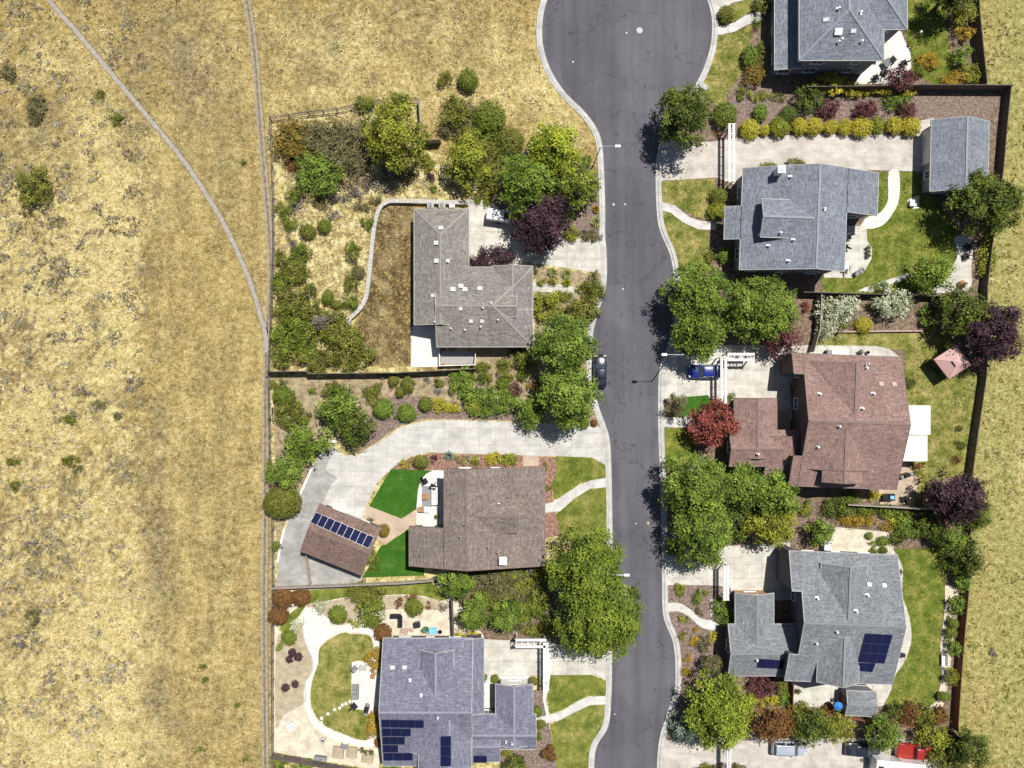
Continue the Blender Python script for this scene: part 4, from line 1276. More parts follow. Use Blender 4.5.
# --- slate roof with dormer
rE = dict(rot=2.1, c=(800, 220))
hE = House('house', 'steel blue roofed house with one large dormer and white chimney below the long driveway', 'house', [
    B_((741, 170, 877, 272), 4.2, 'y', 0.35, cut=(741, 841), **rE), B_((741, 170, 877, 272), 4.2, 'y', 0.35, cut=(841, 877), ur=(170, 213), **rE), B_((741, 170, 877, 272), 4.2, 'y', 0.35, cut=(726, 741), ur=(208, 241), walls=False, **rE),
    B_((761, 200, 812, 238.5), 6.15, 'x', 0.40, over=0.3, **rE)], 'stucco_slate', 'shingle_slate', 'ridge_slate', 'trim_grey', (800, 220))
hE.chimney(781.5, 169.5, 0.8, 0.75, 1.5, 'white_paint', 'white_metal')
for x, y in ((824, 209), (780, 233), (768, 246), (788, 261), (790, 177), (758.5, 235), (793, 240)):
    hE.vent(x, y, 0.13)
hE2 = House('garage', 'detached steel blue gable garage at the end of the long driveway', 'garage', [
    B_((930.5, 120.5, 988.5, 192), 3.0, 'y', 0.43, rot=1.2, c=(959, 156))], 'stucco_slate', 'shingle_slate', 'ridge_slate', 'trim_grey', (950, 160), doors=[(0, 'lo', 0.3, 4.6, 2.2, 'garage_white', 'garage_door')])
# --- rust roof
rF = dict(rot=2.2, c=(848, 421))
hF = House('house', 'large two storey house with rust brown roof and white patio covers', 'house', [
    B_((800, 355, 899, 488), 4.7, 'x', 0.34, over=0.6, **rF), B_((800, 355, 899, 488), 4.7, 'x', 0.34, ur=(789.5, 800), cut=(355, 376), over=0.1, **rF), B_((800, 355, 899, 488), 4.7, 'x', 0.34, ur=(791, 800), cut=(457, 488), over=0.1, **rF), B_((809, 363, 886, 424), 5.2, 'y', 0.43, cut=(809, 864), **rF), B_((803, 428, 876, 470), 5.2, 'y', 0.46, **rF), B_((803, 428, 876, 470), 5.2, 'y', 0.46, cut=(821, 861), ur=(470, 482), **rF),
    B_((729, 430, 812, 466.5), 2.95, 'x', 0.44), B_((765, 436, 816, 483), 3.1, 'y', 0.40, (0, 1)), B_((734, 398, 777, 458), 2.9, 'y', 0.38)],
    'stucco_tan', 'shingle_rust', 'ridge_rust', 'trim_brown', (820, 425), doors=[(8, 's', 0.5, 4.4, 2.2, 'garage_tan', 'garage_door')])
for x, y in ((881, 384), (894, 384.5)):
    hF.skylight(x, y, 0.6, 0.55, 'rose_canvas')
for x, y in ((819.5, 394), (866, 368), (873, 393.5), (839, 426.5), (817.5, 447), (757.5, 454), (862, 408.5)):
    hF.vent(x, y, 0.13)
hF.vent(866, 364, 0.10, 0.9)
# --- ash roof
rG = dict(rot=2.2, c=(848, 618))
hG = House('house', 'large two storey house with ash grey roof and two dark solar arrays', 'house', [
    B_((796, 553, 895, 683), 4.7, 'x', 0.34, over=0.75, **rG), B_((796, 553, 895, 683), 4.7, 'x', 0.34, ur=(786.5, 796), cut=(553, 590), over=0.1, **rG), B_((796, 553, 895, 683), 4.7, 'x', 0.34, ur=(787, 796), cut=(653, 683), over=0.1, **rG), B_((819, 564, 866, 618), 5.6, 'y', 0.60, **rG), B_((819, 634, 861, 683), 5.75, 'y', 0.62, **rG), B_((728, 624, 814, 676), 3.0, 'x', 0.40), B_((735, 593, 774, 646), 2.9, 'y', 0.44)],
    'stucco_grey', 'shingle_ash', 'ridge_ash', 'trim_grey', (815, 620), doors=[(6, 's', 0.5, 4.0, 2.2, 'garage_tan', 'garage_door')])
hG.panels(((865, 632.8), (892.3, 634.2), (884, 663), (857.6, 661.5)), 3, 3)
hG.panels(((858, 662), (875.2, 662.6), (872, 671.5), (857.4, 670.3)), 2, 1)
hG.panels(((758, 658), (793, 660), (791, 669), (757, 667)), 4, 1)
for x, y in ((869, 584.5), (884, 585.5)):
    hG.skylight(x, y, 0.6, 0.55)
for x, y in ((867, 595), (836.5, 631.5), (817, 598), (816, 643), (856, 611), (756.5, 659.5)):
    hG.vent(x, y, 0.13)

# garden shed: steep dark west wall, grey roof
hS = House('shed', 'small garden shed with grey roof against the red fence', 'shed', [
    B_((846, 691, 876, 716), 2.3, 'x', 0.30, over=0.15, rot=2.5, c=(861, 703))], 'stucco_slate', 'shingle_ash', 'ridge_ash', 'trim_grey', (858, 703), windows=False, doors=[(0, 's', 0.5, 1.1, 1.9, 'door_brown', 'door')])

# gazebo with pink canvas roof
def gazebo():
    z = 2.5
    c = [P(*q, z) for q in ((934, 359.3), (956.5, 344.8), (971.3, 365.2), (949, 379))]
    ctr = sum(c, Vector()) / 4
    o = thing('gazebo', 'square pink canvas gazebo standing on the lawn under the big plum tree', 'gazebo', (ctr.x, ctr.y, 0))
    ap = Vector((ctr.x, ctr.y, z + 1.05))
    mb = MB()
    for i in range(4):
        a, b = c[i], c[(i + 1) % 4]
        mb.add([a, b, ap], [(0, 1, 2)])
        mb.add([a, b, b - Vector((0, 0, .28)), a - Vector((0, 0, .28))], [(0, 1, 2, 3)])
        mb.beam(a, ap + Vector((0, 0, .01)), 0.07, 0.03)
        m = (a + b) / 2
        mb.beam(m, ap + Vector((0, 0, .01)), 0.03, 0.02)
    canopy = build('canopy', mb, 'rose_canvas', o, world=True)
    mb = MB()
    d = (c[2] - c[1]).normalized()
    e = (c[1] - c[0]).normalized()
    t = ap + Vector((0, 0, 0.16))
    q = [t + d * a + e * b - Vector((0, 0, .2)) for a, b in ((-.45, -.45), (.45, -.45), (.45, .45), (-.45, .45))]
    for i in range(4):
        mb.add([q[i], q[(i + 1) % 4], t], [(0, 1, 2)])
    v = build('vent_cap', mb, 'rose_canvas', o, world=True)
    for k in c:
        p = k + (ctr - k) * 0.07
        mb = MB()
        mb.beam((p.x, p.y, 0), (p.x, p.y, z), 0.12, 0.12, 0, (1, 0, 0))
        build('post', mb, 'dark_metal', o, world=True)
    mb = MB()
    for i in range(4):
        a, b = c[i] + (ctr - c[i]) * 0.07, c[(i + 1) % 4] + (ctr - c[(i + 1) % 4]) * 0.07
        mb.beam((a.x, a.y, z - 0.08), (b.x, b.y, z - 0.08), 0.08, 0.1)
    build('roof_beam', mb, 'dark_metal', o, world=True)
    mb = MB()
    a, b = c[0] + (ctr - c[0]) * 0.09, c[3] + (ctr - c[3]) * 0.09
    for k in range(13):
        p = a.lerp(b, k / 12)
        mb.beam((p.x, p.y, 0.05), (p.x, p.y, z - 0.15), 0.06, 0.18, 0, (1, 0, 0))
    build('curtain', mb, 'black_fabric', o, world=True)


gazebo()

# white patio covers on posts
for i, (y0, y1) in enumerate(((405.5, 434.5), (435.5, 461))):
    z = 2.7
    x0 = 900 if i == 0 else 897
    x1 = 929.5 if i == 0 else 926.5
    a, b = P(x0, y0, z), P(x1, y1, z)
    o = thing('patio_cover', ('upper' if i == 0 else 'lower') + ' white flat patio cover on the lawn side of the rust roofed house', 'patio cover', ((a.x + b.x) / 2, (a.y + b.y) / 2, 0))
    mb = MB()
    mb.box(a.x, b.y, z, b.x, a.y, z + 0.07)
    n = 12
    for k in range(n + 1):
        y = b.y + (a.y - b.y) * k / n
        mb.beam((a.x, y, z + 0.08), (b.x, y, z + 0.08), 0.03, 0.02)
    build('roof', mb, 'white_paint', o, world=True)
    mb = MB()
    mb.beam((b.x - .1, b.y, z - 0.09), (b.x - .1, a.y, z - 0.09), 0.12, 0.18)
    build('beam', mb, 'dark_metal', o, world=True)
    mb = MB()
    mb.beam((b.x + .06, b.y, z + 0.03), (b.x + .06, a.y, z + 0.03), 0.1, 0.12)
    build('gutter', mb, 'galvanised', o, world=True)
    for y in (b.y + .15, a.y - .15):
        mb = MB()
        mb.beam((b.x - .1, y, 0), (b.x - .1, y, z - 0.15), 0.12, 0.12, 0, (1, 0, 0))
        build('post', mb, 'white_paint', o, world=True)


# ================================================================ fences and garden walls
def fence(name, path, h, style, label, mat, step=2.4, z=0.0, group=None):
    pts = [P(*q).xy for q in path]
    o = thing(name, label, 'fence', (pts[0].x, pts[0].y, 0), 0, group)
    seg = []
    for a, b in zip(pts[:-1], pts[1:]):
        n = max(1, round((b - a).length / step))
        seg += [(a + (b - a) * i / n, a + (b - a) * (i + 1) / n) for i in range(n)]
    mb = MB()
    for a, b in seg:
        d = (b - a).normalized()
        nr = Vector((-d.y, d.x))
        if style == 'board':
            L = (b - a).length
            k = max(1, int(L / 0.19))
            for i in range(k):
                p = a + d * (L * (i + .5) / k)
                hh = h + random.uniform(-0.02, 0.02)
                q = nr * random.uniform(-0.006, 0.006)
                mb.beam((p.x + q.x, p.y + q.y, 0.04), (p.x + q.x, p.y + q.y, hh), L / k - 0.006, 0.03, 0, (nr.x, nr.y, 0))
        elif style == 'mesh':
            for zz in (0.25, 0.6, 0.95):
                mb.tube([(*a, zz), (*b, zz)], 0.012, 4)
            k = max(1, int((b - a).length / 0.3))
            for i in range(k):
                p = a + (b - a) * i / k
                mb.tube([(*p, 0.1), (*p, h - 0.1)], 0.008, 3)
    build('board_panel' if style == 'board' else 'wire_panel', mb, mat if style == 'board' else 'galvanised', o, world=True)
    mb = MB()
    for a, b in seg:
        for zz, w, t in (((h + 0.05, 0.09, 0.04), (0.4, 0.05, 0.09), (h - 0.3, 0.05, 0.09)) if style == 'board' else ((h - 0.04, 0.10, 0.08), (0.5, 0.05, 0.10))):
            d = (b - a).normalized()
            off = Vector((-d.y, d.x)) * (0.045 if zz < h else 0)
            mb.beam((*(a + off), zz), (*(b + off), zz), w, t)
    build('rail', mb, mat, o, world=True)
    ends = [s_[0] for s_ in seg] + [seg[-1][1]]
    pm = MB()
    pm.box(-0.06, -0.06, 0, 0.06, 0.06, h + 0.02)
    pm.box(-0.075, -0.075, h + 0.02, 0.075, 0.075, h + 0.06)
    first = None
    for e in ends:
        if first is None:
            first = build('post', pm, mat, o)
            q = first
        else:
            q = first.copy()
            COL.objects.link(q)
        q.parent = o
        q.location = (e.x - pts[0].x + 0.0, e.y - pts[0].y, 0)
    return o


fence('fence', [(272, 121), (274.8, 200), (275, 250), (273, 314), (270.3, 371)], 1.3, 'mesh', 'post and wire fence between the dirt track and the weedy lot', 'fence_wood', 2.3)
fence('fence', [(270.3, 372), (271.6, 452), (274, 510), (275, 585)], 1.3, 'mesh', 'post and wire fence between the dirt track and the curved driveway lot', 'fence_wood', 2.3)
fence('fence', [(274.5, 588), (273.8, 660), (274.2, 752), (274, 800)], 1.3, 'mesh', 'post and wire fence between the dirt track and the cream gravel yard', 'fence_wood', 2.3)
fence('fence', [(272, 121), (290, 117.5), (310, 115), (338, 112), (360, 107)], 1.2, 'mesh', 'post and wire fence along the top of the weedy lot', 'fence_wood', 2.1)
fence('fence', [(360, 107), (385, 104), (403, 101), (419, 103)], 1.3, 'mesh', 'short wire fence run behind the golden green tree', 'fence_wood', 2.1)
fence('fence', [(420, 102), (421.5, 125), (421.5, 152)], 1.6, 'board', 'short grey board fence east of the golden green tree', 'fence_grey')
fence('fence', [(422, 144.5), (441, 143.5)], 1.9, 'board', 'tiny grey board fence stub beside the olive bushes', 'fence_grey', 1.3)
fence('fence', [(270.5, 372), (310, 371.5), (312, 374), (400, 373), (476, 369)], 1.9, 'board', 'tall board fence between the taupe roofed house and planted slope', 'fence_wood')
fence('fence', [(440, 350), (440, 366), (475, 365), (476, 352)], 1.0, 'board', 'low white board fence round the shaded deck', 'white_paint', 1.6)
fence('fence', [(275.5, 586), (340, 583.5), (400, 581), (434, 578.5)], 1.5, 'board', 'board fence between the paved yard and the gravel garden', 'fence_grey')
fence('fence', [(308, 554), (311.5, 582)], 1.2, 'board', 'short board fence running from the askew garage to the back fence', 'fence_grey', 1.9)
fence('fence', [(452.5, 597), (454, 632)], 1.7, 'board', 'short dark fence at the east end of the gravel garden', 'fence_wood', 1.6)
fence('fence', [(274, 753), (300, 757), (330, 763), (373, 771)], 1.6, 'board', 'dark board fence below the raised wooden beds', 'fence_wood')
fence('fence', [(802, 92), (850, 91.5), (916, 90), (1004, 90.5)], 1.9, 'board', 'tall board fence above the mulch bank and long driveway', 'fence_wood')
fence('fence', [(1004, 91.5), (1000, 130), (996.5, 172), (987, 235), (981, 286)], 1.5, 'board', 'tall board fence behind the steel blue garage and the dark oak', 'fence_wood')
fence('fence', [(968, -50), (972, 21), (979, 88)], 1.8, 'board', 'tall board fence east of the side lawn', 'fence_wood')
fence('fence', [(800, 293.5), (840, 294.6), (914, 296.6), (956, 297.6)], 1.7, 'board', 'board fence above the brown planting strip', 'fence_wood')
fence('fence', [(816.5, 296.5), (815, 330), (809, 352)], 1.8, 'board', 'short fence beside the white flowering shrubs', 'fence_grey')
fence('fence', [(981, 287), (980, 377), (972, 430), (966, 474)], 1.45, 'board', 'board fence beside the pink gazebo and patchy lawn', 'fence_wood')
fence('fence', [(966, 475), (964.5, 540), (962.5, 592)], 1.4, 'board', 'board fence behind the round plum tree and spiky conifer', 'fence_wood')
fence('fence', [(962.4, 593), (959, 628), (955, 680), (952, 727)], 1.4, 'board', 'red brown board fence along the white gravel strip', 'fence_red')
fence('fence', [(947, 727), (954, 733), (963, 743)], 1.9, 'board', 'dark fence corner behind the red pickup', 'fence_wood', 1.6)
fence('fence', [(843, 503), (890, 505.5), (933, 508)], 1.8, 'board', 'thin board fence below the tan patio', 'fence_grey')
fence('fence', [(789.5, 681), (788.8, 705)], 1.5, 'board', 'short cedar fence at the west end of the pale patio', 'fence_red', 1.6)
fence('fence', [(789, 706.5), (840, 712.7), (877, 718.6), (908, 722)], 1.6, 'board', 'cedar fence behind the garden shed', 'fence_red')


def low_wall(name, path, w, h, mat, label, course=0.22):
    p = catmull(path, n=5)
    pts = [P(*q).xy for q in p]
    mb = MB()
    acc = 0.0
    for i, (a, b) in enumerate(zip(pts[:-1], pts[1:])):
        L = (b - a).length
        n = max(1, round(L / 0.45))
        d = (b - a).normalized()
        for k in range(n):
            c = a + (b - a) * ((k + .5) / n)
            rows = max(1, round(h / course))
            for r_ in range(rows):
                j = random.uniform(-0.02, 0.02)
                mb.beam((c.x - d.x * L / n * .48, c.y - d.y * L / n * .48, (r_ + .5) * h / rows), (c.x + d.x * L / n * .48, c.y + d.y * L / n * .48, (r_ + .5) * h / rows), w + j, h / rows - 0.008 + j * 0.3)
    o = build(name, mb, mat)
    return tag(o, label, 'wall')


low_wall('stone_wall', [(468, 203.5), (440, 203), (400, 202), (388, 203), (380, 210), (375, 228), (372, 255), (369, 285), (365, 303), (356, 314), (350, 320), (349, 330)], 0.55, 0.75, 'stone', 'curved pale stone retaining wall round the dead brown lawn')
low_wall('stone_wall', [(325, 444), (330, 441.5), (337, 441.5)], 0.35, 0.6, 'white_paint', 'short white curved wall at the top of the paved yard')
low_wall('edging', [(314.4, 464), (307, 480), (299, 498)], 0.3, 0.35, 'white_paint', 'straight white kerb stones on the upper west edge of the paved yard')
low_wall('edging', [(285, 529), (281, 545), (278.3, 562)], 0.3, 0.35, 'white_paint', 'white kerb stones below the round olive tree')
low_wall('garden_wall', [(824, 332.3), (870, 331.5), (921, 331)], 0.2, 0.45, 'stone_pink', 'low wall between planting strip and patchy back lawn')
low_wall('edging', [(304, 616), (303, 630), (306, 644), (312.5, 659), (311.5, 673), (305.4, 683), (305.2, 701), (296, 708), (291, 711)], 0.16, 0.18, 'stone', 'thin stone edging between tan bed and white loop walk')

# ================================================================ trees and shrubs
def leaf_mesh(rng, lobes, leaf, clump_r, cover, inner=0.25, per=30, csd=0.22, jit=0.15):
    """leaf faces gathered in clumps over overlapping lobes (cx, cy, cz, rx, ry, rz); gaps open between the clumps"""
    area = np.array([2 * np.pi * ((a * b) ** 1.6 / 2 + (a * c) ** 1.6 / 4 + (b * c) ** 1.6 / 4) ** (1 / 1.6) for _, _, _, a, b, c in lobes])
    n = int(max(40, area.sum() * cover / (leaf * leaf)))
    nc = max(8, n // per)
    L = np.array(lobes)
    k = rng.choice(len(lobes), nc, p=area / area.sum())
    d = rng.normal(size=(nc, 3))
    d[:, 2] = np.abs(d[:, 2]) * 1.0 - 0.25 * (rng.random(nc) < 0.5)
    d /= np.linalg.norm(d, axis=1)[:, None]
    rad = np.where(rng.random(nc) < inner, rng.uniform(0.35, 0.8, nc), rng.uniform(0.86, 1.06, nc))
    cc = L[k, :3] + d * L[k, 3:] * rad[:, None]
    ct = rng.normal(0, csd, nc)
    ii = np.repeat(np.arange(nc), per)
    m = len(ii)
    off = rng.normal(size=(m, 3)) * clump_r * 0.5
    off[:, 2] *= 0.75
    c = cc[ii] + off
    nrm = d[ii] * 0.85 + np.array([0, 0, 0.45]) + rng.normal(size=(m, 3)) * 0.38
    nrm /= np.linalg.norm(nrm, axis=1)[:, None]
    t = np.cross(nrm, rng.normal(size=(m, 3)))
    t /= np.linalg.norm(t, axis=1)[:, None]
    b = np.cross(nrm, t)
    s = leaf * rng.uniform(0.45, 1.45, m)[:, None]
    v = np.stack([c - t * s * .62, c - b * s * .36, c + t * s * .62, c + b * s * .36], 1)
    v[:, :, 2] = np.maximum(v[:, :, 2], 0.03)
    tint = np.clip(0.48 + ct[ii] + rng.normal(0, jit, m) + 0.10 * off[:, 2] / clump_r, 0, 1)
    return v.reshape(-1, 3), np.repeat(tint, 4)


def spike_mesh(rng, rx, ry, h, n=130):
    a = rng.random(n) * 2 * np.pi
    el = rng.uniform(0.15, 1.35, n)
    ln = rng.uniform(0.7, 1.0, n)
    tip = np.stack([np.cos(a) * np.cos(el) * rx * ln, np.sin(a) * np.cos(el) * ry * ln, 0.1 + np.sin(el) * h * ln], -1)
    w = np.stack([-np.sin(a), np.cos(a), np.zeros(n)], -1) * (0.035 + 0.02 * rng.random(n))[:, None]
    root = np.zeros((n, 3))
    root[:, :2] = rng.normal(0, 0.05, (n, 2))
    mid = tip * 0.62
    mid[:, 2] += 0.12 * h
    v = np.stack([root - w, root + w, mid + w, mid - w, mid - w, mid + w, tip + w * .15, tip - w * .15], 1)
    return v.reshape(-1, 3), np.repeat(np.clip(0.5 + rng.normal(0, 0.2, n), 0, 1), 8)


def quads(name, v, tint, mat):
    n = len(v) // 4
    me = bpy.data.meshes.new(name)
    me.vertices.add(n * 4); me.vertices.foreach_set('co', v.astype(np.float32).ravel())
    me.loops.add(n * 4); me.loops.foreach_set('vertex_index', np.arange(n * 4, dtype=np.int32))
    me.polygons.add(n); me.polygons.foreach_set('loop_start', (np.arange(n) * 4).astype(np.int32))
    me.update(calc_edges=True)
    me.attributes.new('tint', 'FLOAT', 'POINT').data.foreach_set('value', tint.astype(np.float32))
    me.materials.append(MATS[mat])
    o = bpy.data.objects.new(name, me)
    COL.objects.link(o)
    return o


NPL = [0]


def plant(kind, x, y, rx, ry, h, pal, label, name=None, cat=None, group=None):
    """kind: tree, round (a clipped ball), bush (loose), spread (low and wide), conifer, spiky.  x, y, rx, ry in photo pixels"""
    NPL[0] += 1
    rng = np.random.default_rng(1000 + NPL[0])
    if kind == 'tree':
        h *= 1.28
    base = P(x, y, h * 0.6 if kind == 'tree' else h * 0.55)
    k = (H - h * 0.6) / H / S
    g = 1.14 if kind in ('bush', 'spread') else (1.15 if kind == 'round' else 1.0)
    rx, ry = rx * k * g, ry * k * g
    r = (rx + ry) / 2
    rz = float(rng.uniform(-0.15, 0.15))
    grp = group
    if kind in ('tree', 'conifer'):
        o = thing(name or ('conifer' if kind == 'conifer' else 'tree'), label, cat or 'tree', (base.x, base.y, 0), rz, grp)
        lobes = []
        if kind == 'conifer':
            for i in range(4):
                f = i / 3
                q = 1.0 - 0.72 * f
                lobes.append((0, 0, h * (0.28 + 0.58 * f), rx * q, ry * q, h * 0.17))
            for i in range(9):
                a = 2 * np.pi * i / 9 + rng.uniform(-.2, .2)
                lobes.append((np.cos(a) * rx * .72, np.sin(a) * ry * .72, h * rng.uniform(.25, .4), rx * .34, ry * .34, h * .08))
        else:
            # whorls of leafy limbs with crevices between them
            lobes.append((0, 0, h * 0.60, rx * 0.58, ry * 0.58, h * 0.26))
            for ring, (q0, q1, z0, z1, s0, s1, dens) in enumerate(((0.68, 0.84, .40, .58, .20, .30, 5.2), (0.42, 0.62, .58, .76, .19, .28, 4.2), (0.06, 0.32, .76, .88, .18, .27, 1.7))):
                nl = int(np.clip(r * dens * .8 + 2, 3, 22))
                ph = rng.random() * 6.28
                for i in range(nl):
                    a = 2 * np.pi * i / nl + ph + rng.uniform(-.22, .22)
                    q = rng.uniform(q0, q1)
                    sc_ = rng.uniform(s0, s1)
                    lobes.append((np.cos(a) * rx * q, np.sin(a) * ry * q, h * rng.uniform(z0, z1), rx * sc_, ry * sc_, h * sc_ * rng.uniform(.42, .62)))
        leaf = 0.24 if r > 2.6 else (0.19 if r > 1.6 else 0.16)
        v, t = leaf_mesh(rng, lobes, leaf, leaf * 3.0, 2.2, 0.16, 60, 0.28)
        quads('crown', v, t, 'leaf_' + pal).parent = o
        mb = MB()
        tr = max(0.07, 0.035 * h)
        wob = [(rng.normal(0, .05 * r), rng.normal(0, .05 * r)) for _ in range(3)]
        mb.tube([(0, 0, -0.1), (wob[0][0], wob[0][1], h * .2), (wob[1][0], wob[1][1], h * .42), (wob[2][0], wob[2][1], h * .8)], [tr * 1.35, tr, tr * .75, tr * .2], 8)
        for lb in lobes[1:9]:
            mb.tube([(wob[0][0], wob[0][1], h * .22), (lb[0] * .5, lb[1] * .5, h * .36 + .2 * lb[2] * .5), (lb[0], lb[1], lb[2])], [tr * .55, tr * .36, tr * .1], 6)
        build('trunk', mb, 'bark_grey' if pal in ('grey', 'lime') else 'bark', o)
        return o
    if kind == 'spiky':
        v, t = spike_mesh(rng, rx * 1.1, ry * 1.1, h, int(70 + 60 * r))
        nm, ct = name or 'ornamental_grass', cat or 'grass clump'
        leaf = None
    elif kind == 'round' and pal in ('ball', 'olive') and not any(w_ in label for w_ in ('ball', 'clipped', 'round', 'mound', 'box')):
        n = int(rng.integers(4, 7))
        lobes = [(0, 0, h * .42, rx * .55, ry * .55, h * .46)]
        for i in range(n):
            a = 2 * np.pi * i / n + rng.uniform(-.5, .5)
            q, s_ = rng.uniform(.35, .75), rng.uniform(.3, .55)
            lobes.append((np.cos(a) * rx * q, np.sin(a) * ry * q, h * rng.uniform(.28, .5), rx * s_, ry * s_, h * rng.uniform(.22, .36)))
        leaf = float(np.clip(0.07 + 0.06 * r, 0.09, 0.17))
        v, t = leaf_mesh(rng, lobes, leaf, leaf * 2.0, 1.7, 0.14, 18, 0.2)
        nm, ct = name or 'shrub', cat or 'shrub'
    elif kind == 'round':
        lobes = [(0, 0, h * 0.5, rx * .93, ry * .93, h * 0.5)] + [(rx * .18 * np.cos(q), ry * .18 * np.sin(q), h * .52, rx * .78, ry * .78, h * .47) for q in (rng.random() * 6, rng.random() * 6, rng.random() * 6)]
        leaf = float(np.clip(0.055 + 0.065 * r, 0.075, 0.17))
        v, t = leaf_mesh(rng, lobes, leaf, leaf * 1.5, 2.3, 0.10, 8, 0.12)
        nm, ct = name or 'round_shrub', cat or 'shrub'
    else:
        n = int(np.clip(4 + r * 3.5, 5, 14))
        lobes = [(0, 0, h * .42, rx * .6, ry * .6, h * .46)]
        for i in range(n):
            a = 2 * np.pi * i / n + rng.uniform(-.4, .4)
            q = rng.uniform(0.45, 0.78)
            s = rng.uniform(0.25, 0.44)
            lobes.append((np.cos(a) * rx * q, np.sin(a) * ry * q, h * rng.uniform(.28, .6), rx * s, ry * s, h * rng.uniform(.22, .38)))
        leaf = float(np.clip(0.10 + 0.045 * r, 0.1, 0.22))
        v, t = leaf_mesh(rng, lobes, leaf, leaf * 2.2, 0.8 if pal == 'grey' else 2.0, 0.16, 22)
        nm, ct = name or 'shrub', cat or 'shrub'
    if kind in ('bush',) and r > 1.3:
        o = thing(nm, label, ct, (base.x, base.y, 0), rz, grp)
        quads('foliage', v, t, 'leaf_' + pal).parent = o
        mb = MB()
        for lb in lobes[1:7]:
            mb.tube([(0, 0, 0), (lb[0] * .5, lb[1] * .5, lb[2] * .6), (lb[0], lb[1], lb[2])], [0.06, 0.045, 0.02], 6)
        build('stem', mb, 'bark', o)
        return o
    o = quads(nm, v, t, 'leaf_' + pal)
    o.location = (base.x, base.y, 0)
    o.rotation_euler = (0, 0, rz)
    return tag(o, label, ct, grp)


